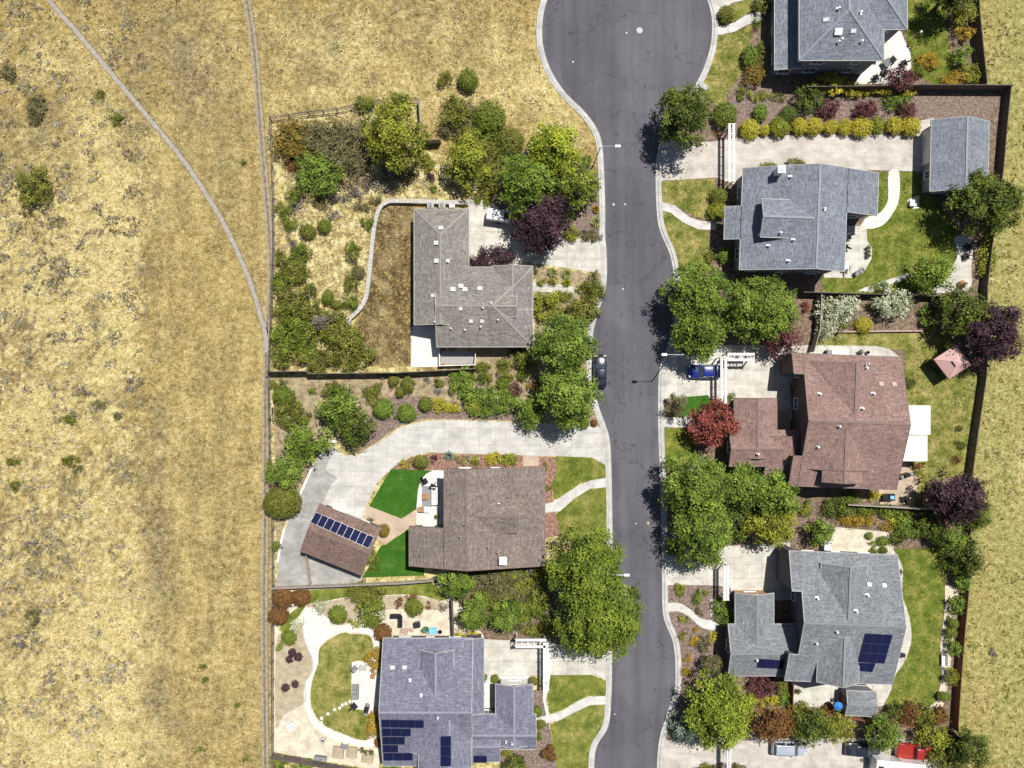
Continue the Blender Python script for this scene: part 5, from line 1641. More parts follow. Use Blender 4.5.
T, RD, BU, SP, CO, SK = 'tree', 'round', 'bush', 'spread', 'conifer', 'spiky'
PLANTS = [
    # open land
    (BU, 34, 186, 19, 18, 2.6, 'olive', 'large lone olive bush in the open dry field'),
    (SP, 7, 72, 8, 9, 1.0, 'sage', 'grey sage patch at the field edge near the upper corner'),
    (SP, 35, 110, 9, 15, 1.0, 'sage', 'tall dull sage clump in the field above the lone olive bush'),
    (SP, 100, 94, 5, 5, 0.8, 'olive', 'small dark bush in the field near the diagonal footpath'),
    (SP, 116, 119, 6, 6, 0.8, 'olive', 'small olive bush below the diagonal footpath'),
    (SP, 27, 214, 7, 4, 0.6, 'sage', 'low sage tuft just below the lone olive bush'),
    (SP, 100, 405, 7, 5, 0.7, 'sage', 'greyish sage clump midway down the dry field'), (SP, 118, 416, 5, 5, 0.7, 'sage', 'small sage clump right of the midfield sage'),
    (SP, 70, 419, 8, 6, 0.7, 'olive', 'green weed clump left of the midfield sage'), (SP, 88, 393, 9, 5, 0.6, 'grey', 'pale grey brush above the midfield sage'),
    (SP, 131, 385, 9, 8, 0.7, 'grey', 'pale grey brush by the mown edge of the field'), (SP, 70, 461, 9, 6, 0.7, 'olive', 'green weed patch in the lower dry field'),
    (SP, 78, 470, 6, 5, 0.6, 'sage', 'sage tuft touching the lower green weed patch'), (SP, 34, 547, 9, 9, 0.7, 'grey', 'pale grey brush far down the dry field'),
    (SP, 20, 640, 11, 8, 0.7, 'grey', 'pale grey brush near the lower field edge'), (SP, 33, 617, 8, 7, 0.7, 'sage', 'sage clump beside the lower pale brush'),
    (SP, 50, 677, 8, 8, 0.7, 'grey', 'grey brush below the lower sage clump'), (SP, 14, 487, 5, 6, 0.6, 'olive', 'small green weed on the field edge above the pale brush'),
    (SP, 12, 462, 6, 5, 0.6, 'olive', 'small green weed on the field edge above another'), (SP, 58, 338, 10, 5, 0.6, 'grey', 'grey brush under the pale wheat patch'),
    (SP, 30, 290, 10, 5, 0.5, 'grey', 'grey brush in the brown field patch'), (SP, 60, 222, 8, 5, 0.5, 'sage', 'sage tuft right of and below the lone olive bush'),
    (SP, 202, 666, 3, 3, 0.5, 'dark', 'tiny dark tuft in the mown band, first from the top'), (SP, 207, 680, 4, 3, 0.5, 'dark', 'tiny dark tuft in the mown band just under the first'), (SP, 238, 705, 3, 3, 0.5, 'dark', 'tiny dark tuft in the mown band nearest the double track'), (SP, 199, 750, 3.5, 3, 0.5, 'dark', 'tiny dark tuft low in the mown band, left'), (SP, 246, 758, 3, 3, 0.5, 'dark', 'tiny dark tuft low in the mown band, right'),
    (SP, 243, 161, 2.5, 2.5, 0.5, 'dark', 'single dark tuft between footpath and double track'), (SP, 994, 652, 5, 6, 0.4, 'grey', 'greyish dead tuft on the eastern field'),
    (RD, 445, 77, 6.5, 9, 1.8, 'olive', 'narrow green bush, the smaller of two on the dry slope'),
    (RD, 468, 79, 9, 10, 1.9, 'ball', 'rounded green bush, the larger of two on the dry slope'),
    # weedy lot
    (T, 393, 134, 30, 33, 6.5, 'oakgold', 'golden green broad tree at the top of the weedy lot'),
    (BU, 364, 104, 9, 7, 2.0, 'ball', 'small green bush left behind the golden green tree'),
    (BU, 400, 99, 9, 7, 2.0, 'ball', 'small green bush above the golden green tree'),
    (BU, 338, 146, 33, 30, 2.6, 'sage', 'wide brown olive thicket west of the golden green tree'),
    (BU, 318, 174, 20, 20, 3.4, 'fresh', 'dense mid green bush below the brown olive thicket'),
    (BU, 292, 140, 18, 17, 2.6, 'orange', 'orange tinged bush in the corner of the wire fences'),
    (SP, 292, 163, 8, 9, 1.2, 'rust', 'small reddish bush under the orange tinged bush'),
    (RD, 294, 194, 8, 9, 2.0, 'ball', 'upright green bush beside the wire fence below the reddish bush'),
    (SP, 297, 206, 9, 9, 1.0, 'grey', 'bare grey twiggy bush between two green bushes by the wire fence'),
    (RD, 284, 211, 8, 9, 1.7, 'ball', 'green bush leaning on the wire fence beside the grey twigs'),
    (RD, 291, 223, 9, 8, 1.5, 'ball', 'green bush below the grey twigs by the wire fence'),
    (RD, 324, 226, 6, 6, 1.4, 'ball', 'single dark green ball bush alone in the weeds'),
    (RD, 307, 231, 8, 7, 1.0, 'olive', 'low olive bush left of the lone ball bush'),
    (RD, 369, 224, 6, 7, 1.3, 'ball', 'small green bush beside the upper bend of the stone wall'),
    (SP, 361, 206, 8, 5, 0.8, 'sage', 'dull brown tuft above the stone wall bend'), (SP, 375, 201, 7, 4, 0.8, 'sage', 'dull brown tuft at the top of the stone wall'),
    (SP, 345, 192, 18, 11, 0.9, 'grey', 'wide grey dry brush under the brown olive thicket'), (SP, 378, 184, 17, 9, 0.9, 'grey', 'grey dry brush under the golden green tree'),
    (SP, 405, 176, 12, 7, 0.8, 'sage', 'dull brush right under the golden green tree'),
    (SP, 426, 162, 9, 8, 1.0, 'oakgold', 'yellow green bush beside the short grey fence stub'), (SP, 430, 177, 4.5, 5, 0.8, 'purple', 'tiny purple shrub among the weeds'),
    (SP, 432, 190, 5, 3, 0.5, 'ball', 'tiny green tuft near the air conditioners'),
    (RD, 302, 252, 9, 11, 1.9, 'ball', 'green bush with grey twigs beside it midway down the wire fence'), (SP, 296, 242, 10, 8, 0.9, 'grey', 'grey twiggy patch midway down the wire fence'),
    (BU, 295, 271, 13, 14, 2.2, 'olive', 'olive bush above the big bush group by the wire fence'), (RD, 312, 289, 6, 8, 1.4, 'ball', 'small green bush right of the olive bush row'),
    (RD, 328, 297, 5.5, 7, 1.3, 'ball', 'dark green ball bush between weeds and the big bush group'), (RD, 337, 305, 5.5, 4, 1.0, 'olive', 'low olive tuft right of the dark green ball bush'),
    (RD, 353, 250, 7, 8, 1.4, 'ball', 'green bush left of the middle of the stone wall'), (SP, 352, 261, 6, 4, 0.7, 'sage', 'dull tuft under the bush by the stone wall'),
    (RD, 350, 283, 7, 9, 1.4, 'olive', 'olive bush against the lower stone wall'), (RD, 358, 272, 6, 6, 1.0, 'sage', 'brownish bush touching the stone wall'),
    (RD, 352, 303, 8, 10, 1.5, 'ball', 'green bush at the foot of the stone wall'),
    (BU, 294, 305, 19, 18, 2.7, 'olive', 'big olive bush, topmost of the bush group above the long fence'),
    (BU, 291, 337, 19, 20, 2.7, 'ball', 'big green bush in the fence corner of the bush group'),
    (BU, 328, 326, 20, 16, 2.3, 'olive', 'big olive bush with a grey dead patch on top'), (SP, 325, 322, 12, 8, 2.9, 'grey', 'dead grey branches lying over a big olive bush'),
    (BU, 348, 349, 22, 21, 2.6, 'olive', 'big olive bush nearest the dead brown lawn'), (BU, 316, 361, 16, 12, 2.2, 'olive', 'olive bush pressed against the long board fence'),
    # thicket by the street
    (BU, 456, 112, 15, 15, 2.4, 'olive', 'rounded olive bush at the top of the bush thicket'), (RD, 490, 116, 15, 15, 2.6, 'ball', 'smooth rounded green bush at the top of the thicket'),
    (SP, 473, 114, 8, 14, 1.4, 'grey', 'grey twiggy bush wedged between two rounded bushes'), (BU, 450, 128, 11, 10, 1.8, 'sage', 'dull grey green bush at the west of the thicket'),
    (T, 466, 160, 22, 28, 4.6, 'oakgold', 'yellow green small tree standing in the thicket'), (BU, 484, 134, 14, 8, 2.0, 'ball', 'green bush under the smooth rounded bush'),
    (RD, 510, 142, 13, 13, 2.3, 'olive', 'olive ball bush left of the lime green tree'), (BU, 497, 152, 10, 14, 2.0, 'olive', 'olive bush joining two trees in the thicket'),
    (BU, 492, 178, 12, 16, 1.8, 'olive', 'low olive bush above the pale driveway'), (BU, 485, 196, 10, 8, 1.2, 'oakgold', 'yellowish low bush beside the pale driveway wall'),
    (T, 554, 147, 25, 29, 6.8, 'lime', 'bright lime green tree near the street lamp'), (T, 526, 184, 29, 29, 6.8, 'fresh', 'fresh green tree directly below the lime green tree'),
    (T, 577, 184, 22, 23, 4.4, 'ball', 'dense dark green rounded tree at the kerb'), (RD, 587, 160, 4, 5, 1.2, 'ball', 'tiny green ball bush beside the lamp post'),
    (T, 540, 222, 29, 29, 5.5, 'purple', 'dark purple plum tree over the pale driveway'), (BU, 490, 257, 19, 11, 2.2, 'purple', 'blackish purple shrub in the inner corner of the taupe roofed house'),
    (SK, 595, 196, 6, 6, 0.9, 'spiky', 'pale spiky grass clump nearest the dark rounded tree'), (SK, 596, 209, 5, 5, 0.8, 'amber', 'yellow spiky clump between two pale ones on the kerb'), (SK, 596, 222, 7, 7, 0.9, 'spiky', 'pale spiky grass clump just above the driveway mouth bed'),
    (SP, 569, 215, 6, 6, 0.9, 'oakgold', 'yellow green bush right of the purple plum tree'), (SP, 571, 233, 10, 7, 0.9, 'oakgold', 'yellow green bush at the driveway edge by the plum tree'), (SP, 591, 235, 10, 6, 0.9, 'sage', 'dull green bush at the corner of driveway and kerb'),
    (SK, 553, 272, 7, 7, 0.9, 'spiky', 'olive spiky clump below the pale driveway'), (SK, 567, 274, 7, 7, 0.9, 'spiky', 'palest spiky clump below the pale driveway'), (SK, 567, 283, 6, 5, 0.7, 'oakgold', 'small spiky clump touching the palest one'),
    (SP, 553, 281, 5, 4, 0.7, 'oakgold', 'small yellow tuft left of the spiky clumps'), (SP, 541, 282, 5, 4, 0.6, 'oakgold', 'small green tuft beside the short pale path'), (SP, 529, 268, 9, 5, 0.9, 'ball', 'flat green bush along the driveway edge of the taupe house'),
    (SK, 581, 288, 7, 7, 0.9, 'spiky', 'round pale spiky clump at the end of the short path'), (BU, 594, 286, 11, 13, 1.8, 'olive', 'olive bush on the kerb bulge'), (BU, 584, 309, 14, 14, 2.0, 'olive', 'olive bush directly above the upper street oak'),
    (BU, 546, 305, 15, 15, 2.0, 'oakgold', 'yellow olive bush at the corner of the taupe roofed house'), (SP, 563, 296, 9, 6, 0.9, 'olive', 'low olive bush under the short pale path'), (SP, 572, 314, 5, 6, 0.8, 'orange', 'orange brown shrub above the upper street oak'),
    (T, 565, 346, 31, 30, 7.6, 'fresh', 'round fresh green street oak, the upper of a pair'), (T, 569, 397, 30, 30, 7.6, 'fresh', 'round fresh green street oak, the lower of a pair'),
    # planted slope
    (RD, 284, 396, 10, 9, 1.7, 'ball', 'clipped green ball in the west corner of the slope'), (SP, 278, 385, 7, 7, 0.9, 'olive', 'dull low bush in the fence corner of the slope'), (RD, 312, 391, 4, 3, 0.7, 'ball', 'tiny green tuft alone on the bare slope'),
    (RD, 332, 391, 9, 8, 1.6, 'olive', 'olive bush at the top of the dark slope tree'), (T, 338, 407, 21, 20, 3.6, 'fresh', 'mid green multi stemmed tree on the slope'), (T, 354, 427, 22, 20, 3.6, 'dark', 'dark bronze green tree overhanging the curved driveway'),
    (BU, 288, 416, 17, 14, 1.8, 'olive', 'olive bush along the wire fence of the slope'), (T, 306, 442, 23, 20, 3.4, 'fresh', 'feathery green tree by the upper yard wall'), (T, 283, 470, 19, 18, 3.4, 'fresh', 'feathery green tree beside the wire fence'),
    (RD, 282.5, 502, 17, 15, 2.8, 'olive', 'big round olive green tree against the wire fence', 'round_tree', 'tree'), (SP, 276, 547, 6, 6, 0.9, 'olive', 'small olive bush outside the white kerb stones'),
    (RD, 372, 394, 9, 10, 1.5, 'olive', 'double crowned olive bush in the middle of the slope'), (RD, 377, 387, 5, 5, 1.2, 'olive', 'small olive bush behind the double crowned bush'), (RD, 384, 408, 9.5, 9.5, 1.6, 'fresh', 'bright clipped ball, largest on the slope'),
    (RD, 407, 413, 8.5, 8.5, 1.5, 'fresh', 'bright clipped ball nearest the driveway curve'), (RD, 426, 404, 6, 6.5, 1.3, 'ball', 'olive clipped ball left of the yellow shrubs'), (RD, 394, 381, 5, 5.5, 1.1, 'olive', 'olive ball close under the long fence'),
    (RD, 408, 385, 6, 8, 1.2, 'olive', 'olive ball in the fence side trio'), (RD, 400, 392, 4, 5, 1.0, 'olive', 'small olive ball below the fence side trio'), (SP, 384, 376, 4, 3, 0.6, 'grey', 'tiny grey tuft at the foot of the long fence'),
    (RD, 438, 383, 5.5, 6, 1.1, 'olive', 'olive tuft left of the big leafy bush'), (SP, 428, 381, 4, 3, 0.5, 'grey', 'tiny grey tuft beside the olive tuft'), (SP, 437, 391, 4, 3, 0.6, 'grey', 'small grey tuft under the olive tuft'),
    (SP, 439, 405, 8, 8, 1.0, 'gold', 'yellow shrub above the driveway, left of its twin'), (SP, 452, 407, 9, 6, 0.9, 'gold', 'flat yellow shrub above the driveway, right of its twin'), (RD, 396, 418, 2.5, 2.5, 0.5, 'ball', 'tiny green dot shrub near the driveway curve'),
    (BU, 463, 383, 15, 13, 1.8, 'fresh', 'big leafy bush under the shaded deck'), (RD, 483, 374, 8, 11, 1.6, 'olive', 'olive bush right of the big leafy bush'), (RD, 504, 374, 9, 10, 1.6, 'olive', 'olive bush midway along the sheltered bed'),
    (RD, 503, 383, 6, 6, 1.2, 'ball', 'small ball under the midway olive bush'), (RD, 522, 377, 5, 6, 1.2, 'ball', 'small bush left of the lower street oak'), (BU, 491, 402, 25, 14, 1.9, 'fresh', 'long leafy bush above the curved driveway'),
    (BU, 474, 404, 10, 9, 1.5, 'oakgold', 'yellow green bush at the west tip of the long leafy bush'), (T, 530, 410, 14, 19, 3.2, 'fresh', 'slim green tree overhanging the curved driveway'), (SP, 515, 389, 7, 8, 1.2, 'plum', 'purplish brown shrub beside the slim green tree'),
    (SP, 534, 387, 8, 6, 0.9, 'orange', 'orange flowered shrub left of the lower street oak'), (RD, 583, 424, 5.5, 5, 1.1, 'ball', 'small green ball below the lower street oak'), (RD, 594, 423, 3, 3, 0.6, 'rust', 'tiny rusty ball at the kerb by the driveway'),
    (BU, 526, 362, 11, 12, 2.0, 'olive', 'dark bush between the taupe roofed house and upper oak'), (RD, 504, 364, 9, 6, 1.3, 'olive', 'shaded bush close under the taupe roof'), (RD, 482, 366, 6, 5, 1.0, 'ball', 'small shaded bush by the white deck fence'), (SP, 514, 353, 8, 5, 0.9, 'sage', 'dull shaded shrub below the eave of the taupe house'),
    # bed beside the brown roofed house
    (SP, 405, 464, 5.5, 5, 0.8, 'gold', 'yellow shrub at the head of the upper turf'), (RD, 421, 462, 7, 6, 1.2, 'olive', 'round olive shrub at the head of the upper turf'), (SP, 434, 458, 3.5, 4, 0.7, 'plum', 'small dark red shrub near the brown roof corner'),
    (SK, 449, 456, 6, 6, 0.8, 'blue', 'blue green agave in the narrow red bed', 'agave', 'agave'), (SP, 463, 460, 8, 4, 0.6, 'spiky', 'pale low mixed shrub in the narrow red bed'), (SP, 476, 461, 6, 4, 0.6, 'oakgold', 'yellow low shrub midway along the narrow red bed'),
    (SP, 493, 459, 9, 6, 0.9, 'gold', 'bright leafy shrub above the brown roof, the left half'), (SP, 508, 459, 9, 6, 0.9, 'lime', 'bright leafy shrub above the brown roof, the right half'),
    (SP, 545, 468, 3, 4, 0.6, 'olive', 'small shrub in the red mulch strip, nearest the driveway'), (SP, 548, 488, 4, 3, 0.6, 'olive', 'small shrub in the red mulch strip above the walk'),
    (RD, 384, 530, 5, 6, 1.2, 'orange', 'rusty olive ball at the gable of the askew garage'), (SP, 369, 520, 3, 3, 0.5, 'sage', 'tiny grey tuft behind the askew garage'), (SP, 373, 562, 5, 11, 0.6, 'olive', 'thin wispy plants between askew garage and lower turf'),
    # gravel garden
    (RD, 282, 599, 10, 10, 1.8, 'rust', 'rust brown ball tree in the fence corner'), (RD, 301, 597, 8.5, 8, 1.6, 'rust', 'rust brown ball right of the corner one'), (RD, 278, 616, 9.5, 8, 1.6, 'rust', 'brown ball under the corner one by the wire fence'),
    (BU, 365, 593, 17, 10, 1.5, 'olive', 'wide grey olive bush on the lawn ribbon'), (SP, 360, 606, 7, 4, 0.7, 'lime', 'bright low shrub below the wide grey olive bush'), (BU, 373, 615, 15, 13, 1.7, 'ball', 'wide green bush spilling over the gravel'),
    (RD, 338, 615, 8.5, 8.5, 1.3, 'ball', 'green mound on the tan bed'), (SP, 356, 623, 8, 4, 0.6, 'oakgold', 'low yellow shrub beside the wide green bush'), (SP, 320, 607, 8, 6, 0.6, 'white', 'pale speckled shrub near the head of the white walk'), (SP, 296, 625, 6, 6, 0.6, 'white', 'pale speckled shrub on the west side of the white walk'),
    (RD, 414, 608, 8, 8, 1.3, 'ball', 'dark green mound east on the tan bed'), (SP, 398, 603, 5, 4, 0.6, 'rust', 'little rust red shrub west of the dark green mound'), (SP, 412, 598, 6, 4, 0.5, 'rust', 'little rust red shrub behind the dark green mound'), (SP, 428, 605, 2.5, 3, 0.5, 'rust', 'tiny red sprig right of the dark green mound'),
    (SP, 443, 607, 6, 4, 0.6, 'grey', 'grey wispy shrub at the east end of the tan bed'), (RD, 383, 633, 8, 8.5, 1.5, 'rust', 'rust brown ball at the corner of the blue roofed house'), (RD, 289, 637.5, 7, 7, 1.2, 'ball', 'green ball on the tan soil bed'), (SP, 279, 648, 3, 5, 0.7, 'ball', 'small green shrub against the wire fence by the green ball'),
    (RD, 292.5, 652.5, 3.6, 3.6, 0.7, 'purple', 'dark purple ball, top of a trio on tan soil'), (RD, 289.5, 659, 3.4, 3.4, 0.7, 'purple', 'dark purple ball, lower left of a trio on tan soil'), (RD, 298.5, 657, 3.8, 3.8, 0.7, 'purple', 'dark purple ball, right of a trio on tan soil'),
    (RD, 285.5, 688, 3.6, 3.8, 0.7, 'purple', 'dark purple ball, left of the lower pair'), (RD, 295, 684, 3.2, 3.4, 0.7, 'purple', 'dark purple ball, right of the lower pair'),
    (BU, 376, 660, 9, 12, 1.5, 'amber', 'golden shrub against the blue roofed house, the upper one'), (BU, 374, 725, 8, 14, 1.5, 'amber', 'golden shrub against the blue roofed house, the lower one'), (RD, 378, 743, 3, 4, 0.8, 'rust', 'small brown ball under the lower golden shrub'),
    (SP, 279, 764, 9, 6, 1.2, 'ball', 'green hedge bush below the dark board fence corner'), (SP, 304, 766, 12, 5, 0.9, 'fresh', 'low green hedge bush outside the bottom fence'), (SP, 391, 766, 11, 5, 1.0, 'fresh', 'low green bush under the solar covered eave'),
    # between the brown and blue roofs
    (BU, 489, 598, 14, 12, 2.2, 'olive', 'mid olive bush between the two green trees under the brown roof'), (BU, 512, 578, 15, 12, 2.0, 'ball', 'leafy bush close under the brown roof box chimney'), (BU, 538, 604, 13, 13, 2.4, 'ball', 'leafy bush below the shaded olive bush'), (SP, 548, 625, 9, 9, 1.2, 'olive', 'low shrub between trellis arm and biggest tree'), (BU, 497, 604, 9, 10, 1.6, 'oakgold', 'yellowish bush west of the tree by the trellis driveway'),
    (SP, 480, 576, 9, 7, 1.2, 'sage', 'dull shrub right of the tree at the brown gable'), (BU, 541, 572, 9, 10, 1.6, 'oakgold', 'yellow green bush at the street corner of the brown roof'), (SP, 525, 618, 9, 7, 1.2, 'ball', 'low shrub right of the tree by the trellis driveway'),
    # more growth along the weedy lot fence
    (SP, 281, 258, 7, 9, 1.3, 'olive', 'olive bush against the wire fence left of the twiggy patch'), (BU, 281, 282, 9, 11, 1.8, 'ball', 'green bush against the wire fence above the big olive bush'), (SP, 309, 318, 9, 9, 1.4, 'olive', 'low olive bush bridging two big bushes'), (BU, 281, 356, 10, 12, 2.0, 'olive', 'olive bush at the very corner of fence and long board fence'), (BU, 306, 346, 11, 12, 2.2, 'ball', 'green bush filling the middle of the bush group'),
    (SP, 330, 214, 9, 6, 0.7, 'grey', 'grey brush above the lone ball bush'), (SP, 318, 204, 8, 6, 0.8, 'sage', 'dull tuft under the dense mid green bush'), (SP, 392, 172, 10, 7, 0.9, 'grey', 'grey brush in the shade of the golden green tree'), (BU, 302, 152, 11, 10, 2.0, 'oakgold', 'yellow green bush between orange bush and thicket'), (BU, 360, 160, 10, 10, 1.6, 'sage', 'brown olive bush between thicket and golden green tree'),
    (BU, 470, 134, 9, 9, 2.0, 'olive', 'olive bush in the heart of the bush thicket'), (BU, 513, 160, 9, 9, 2.0, 'ball', 'green bush wedged above the fresh green tree'), (BU, 481, 164, 8, 10, 1.8, 'olive', 'olive bush right of the wooden steps tree'),
    (T, 456, 584, 18, 15, 4.0, 'fresh', 'green tree at the gable of the brown roofed house'), (T, 474, 614, 18, 18, 3.8, 'fresh', 'green tree at the north corner of the blue roofed house'), (T, 508, 617, 17, 17, 3.8, 'fresh', 'green tree beside the trellis driveway'),
    (BU, 500, 585, 25, 15, 2.4, 'sage', 'dull wide bush under the brown roof chimney'), (BU, 520, 598, 17, 15, 2.6, 'olive', 'olive bush between dull wide bush and biggest tree'), (SP, 522, 572, 14, 7, 1.6, 'grey', 'bare grey twigs under the brown roof eave'),
    (BU, 535, 585, 12, 13, 2.2, 'olive', 'shaded olive bush against the biggest tree'), (SP, 538, 631, 16, 7, 0.9, 'olive', 'low olive ground shrub above the white trellis'), (SP, 470, 635, 13, 3.2, 0.7, 'gold', 'yellow clipped strip hedge along the blue roof eave', 'hedge', 'hedge'),
    (T, 586, 570, 40, 40, 9.0, 'oak', 'biggest street tree crown, upper half leaning to the lawn'), (T, 599, 617, 42, 44, 9.5, 'oak', 'biggest street tree crown, lower half reaching over the road'),
    (RD, 495, 679, 3.5, 4, 0.8, 'ball', 'small green ball in the white entry court'), (RD, 533, 681, 4, 4, 0.9, 'olive', 'clipped box at the garage corner under the trellis'), (SP, 485, 679, 2.5, 4, 0.6, 'ball', 'narrow shrub by the entry court wall, the upper one'), (RD, 481, 694, 3, 3, 0.7, 'ball', 'small ball by the entry court wall, the middle one'), (RD, 481, 704, 3, 4, 0.7, 'ball', 'small ball by the entry court wall, the lower one'),
    (RD, 537.5, 712, 4, 5, 0.9, 'ball', 'green ball just above the walk of the blue roofed house'), (RD, 541, 724, 4.5, 4, 0.9, 'olive', 'green ball just below the walk of the blue roofed house'), (RD, 545, 754, 4, 4, 0.8, 'rust', 'brown ball, left of three on the mulch'), (RD, 550.5, 749, 4, 4, 0.8, 'rust', 'brown ball, top of three on the mulch'), (RD, 552, 757, 4, 4, 0.8, 'rust', 'brown ball, lowest of three on the mulch'),
    (SP, 508, 753, 6, 5, 0.8, 'oakgold', 'yellow shrub in the lower court of the blue roofed house'), (BU, 513, 765, 12, 8, 1.4, 'dark', 'dark shrub at the picture bottom by the blue roofed house'), (SP, 539, 737, 2.5, 5, 0.6, 'ball', 'slim shrub along the street wall of the blue roofed house'),
    # turning circle
    (T, 684, 115, 28, 31, 7.0, 'dark', 'dark green tree casting shade at the turning circle mouth'), (RD, 725, 115, 11, 11.5, 2.0, 'ball', 'rounded green bush beside the turning circle tree'), (RD, 726, 14, 7, 8, 1.2, 'olive', 'dull round bush on the small lawn wedge'),
    (BU, 763, 5, 10, 8, 1.6, 'olive', 'olive bush at the corner of the grey roofed house'), (SP, 757, 23, 4, 5, 0.8, 'ball', 'small green bush where the curving walk ends'), (RD, 759, 48, 6, 8, 1.4, 'olive', 'olive bush along the wall of the grey roofed house'), (RD, 749, 56, 7, 9, 1.6, 'fresh', 'bright green bush on the worn lawn edge'), (RD, 759, 62, 5, 5, 1.1, 'olive', 'small olive bush behind the bright green bush'),
    (BU, 755, 75, 11, 10, 1.4, 'orange', 'rusty green bush below the bright green bush'), (SP, 742, 91, 5, 5, 0.8, 'olive', 'small olive bush at the lawn tip'), (SP, 741, 98, 3.5, 4, 0.6, 'ball', 'tiny green tuft under the lawn tip bush'), (SP, 755, 96, 6, 5, 0.8, 'oakgold', 'yellow green tuft on the mulch bank, the left one'), (SP, 765, 95, 5, 5, 0.8, 'oakgold', 'yellow green tuft on the mulch bank, the right one'), (SP, 779, 96, 7, 4, 0.6, 'olive', 'flat green tuft below the grey house corner'), (RD, 760, 112, 6.5, 8, 1.3, 'fresh', 'lone green bush in the middle of the mulch bank'), (SP, 718, 134, 3, 3, 0.5, 'rust', 'tiny rusty shrub at the trellis head'),
    (RD, 750, 130, 9, 9, 1.5, 'gold', 'first yellow ball of the driveway row, beside the trellis'), (RD, 765, 130, 5, 5, 1.0, 'gold', 'second and smallest yellow ball of the driveway row'), (RD, 780, 127, 9, 9, 1.5, 'oakgold', 'third ball of the driveway row, darker and shaded'), (RD, 788, 115, 8, 8, 1.5, 'dark', 'dark bush behind the third ball of the driveway row'), (RD, 799, 127, 7, 8, 1.4, 'gold', 'fourth yellow ball of the driveway row'), (RD, 814, 127, 8, 8, 1.4, 'gold', 'fifth yellow ball of the driveway row'), (RD, 830.5, 127, 7, 6.5, 1.3, 'gold', 'sixth yellow ball of the driveway row'), (RD, 845.5, 127, 7, 7, 1.3, 'gold', 'seventh yellow ball of the driveway row'), (RD, 862, 127, 10, 9, 1.5, 'gold', 'eighth and widest yellow ball of the driveway row'), (RD, 878, 126, 6, 8, 1.3, 'oakgold', 'ninth ball of the driveway row, duller than the rest'), (RD, 894, 126, 8, 8, 1.4, 'gold', 'tenth yellow ball of the driveway row'), (RD, 911, 126, 9, 9, 1.5, 'gold', 'eleventh yellow ball of the driveway row, beside the garage'),
    (BU, 808, 97, 13, 14, 2.4, 'dark', 'dark olive bush under the grey house wall'), (BU, 831, 83, 13, 11, 2.0, 'gold', 'yellow bush against the grey house wall'), (BU, 848, 88, 9, 8, 1.6, 'gold', 'smaller yellow bush right of the wall side one'), (BU, 829, 109, 9, 10, 1.6, 'plum', 'wine red bush on the mulch bank, the left one'), (BU, 866, 110, 12, 9, 1.6, 'plum', 'wine red bush on the mulch bank, the middle one'), (BU, 908, 111, 9, 10, 1.6, 'plum', 'wine red bush on the mulch bank, the right one'), (BU, 898, 103, 13, 8, 1.7, 'fresh', 'green bush between two wine red bushes'), (SP, 861, 92, 10, 5, 1.2, 'gold', 'yellow hedge piece along the board fence, left end', 'hedge', 'hedge'), (SP, 884, 91, 11, 5, 1.2, 'gold', 'yellow hedge piece along the board fence, middle', 'hedge', 'hedge'), (SP, 907, 91, 10, 5, 1.2, 'gold', 'yellow hedge piece along the board fence, right end', 'hedge', 'hedge'),
    (T, 902, 77, 13, 12, 2.8, 'plum', 'small plum red tree shading the white patio'), (SP, 929, 62, 9, 9, 1.4, 'amber', 'orange yellow bush on the side lawn'), (SP, 919, 71, 7, 7, 1.2, 'ball', 'dark green bush beside the orange yellow bush'), (SP, 953, 78, 10, 8, 1.4, 'amber', 'orange yellow bush near the fence corner'), (SP, 973, 74, 9, 9, 1.6, 'oakgold', 'yellow green bush in the fence corner of the side lawn'), (BU, 961, 56, 8, 12, 2.0, 'fresh', 'upright green bush along the side lawn fence'), (SP, 964, 34, 9, 7, 1.6, 'amber', 'golden bush midway along the side lawn fence'), (BU, 966, 14, 12, 10, 2.4, 'oakgold', 'golden green bush at the top of the side lawn fence'), (T, 952, -6, 22, 18, 5.5, 'dark', 'dark tree at the picture top over the side lawn'), (SP, 922, 36, 6, 7, 0.5, 'fresh', 'small green tuft on the side lawn by the garden lamp'),
    # slate house
    (SP, 769, 166, 9, 4, 0.9, 'olive', 'low bush left of the white chimney'), (SP, 797, 163, 11, 4, 0.9, 'olive', 'low bush right of the white chimney'), (RD, 718, 196, 8, 8, 1.5, 'olive', 'olive ball at the foot of the long trellis'), (RD, 717, 211, 8.5, 8.5, 1.5, 'oakgold', 'yellow green ball under the olive one by the trellis'), (RD, 711, 256, 6, 7, 1.1, 'olive', 'olive shrub on the lower worn lawn edge'), (RD, 726, 255, 6.5, 8, 1.3, 'fresh', 'bright shrub beside the steel blue house wall'),
    (T, 698, 293, 33, 30, 7.2, 'fresh', 'leafy kerb tree above the blue car, upper of two'), (T, 700, 333, 26, 27, 6.8, 'fresh', 'leafy kerb tree above the blue car, lower of two'), (T, 762, 309, 40, 33, 6.8, 'fresh', 'wide leafy tree above the driveway gate'), (T, 783, 338, 18, 22, 3.8, 'plum', 'dark plum tree tucked under the wide leafy tree'), (T, 677, 405, 10, 12, 2.8, 'sage', 'small bronze tree at the kerb below the driveway'), (SP, 731, 398, 5, 4, 0.7, 'ball', 'small green shrub at the garage wing corner'), (T, 712, 426, 23, 25, 4.4, 'maple', 'round red maple beside the rust roofed garage wing'),
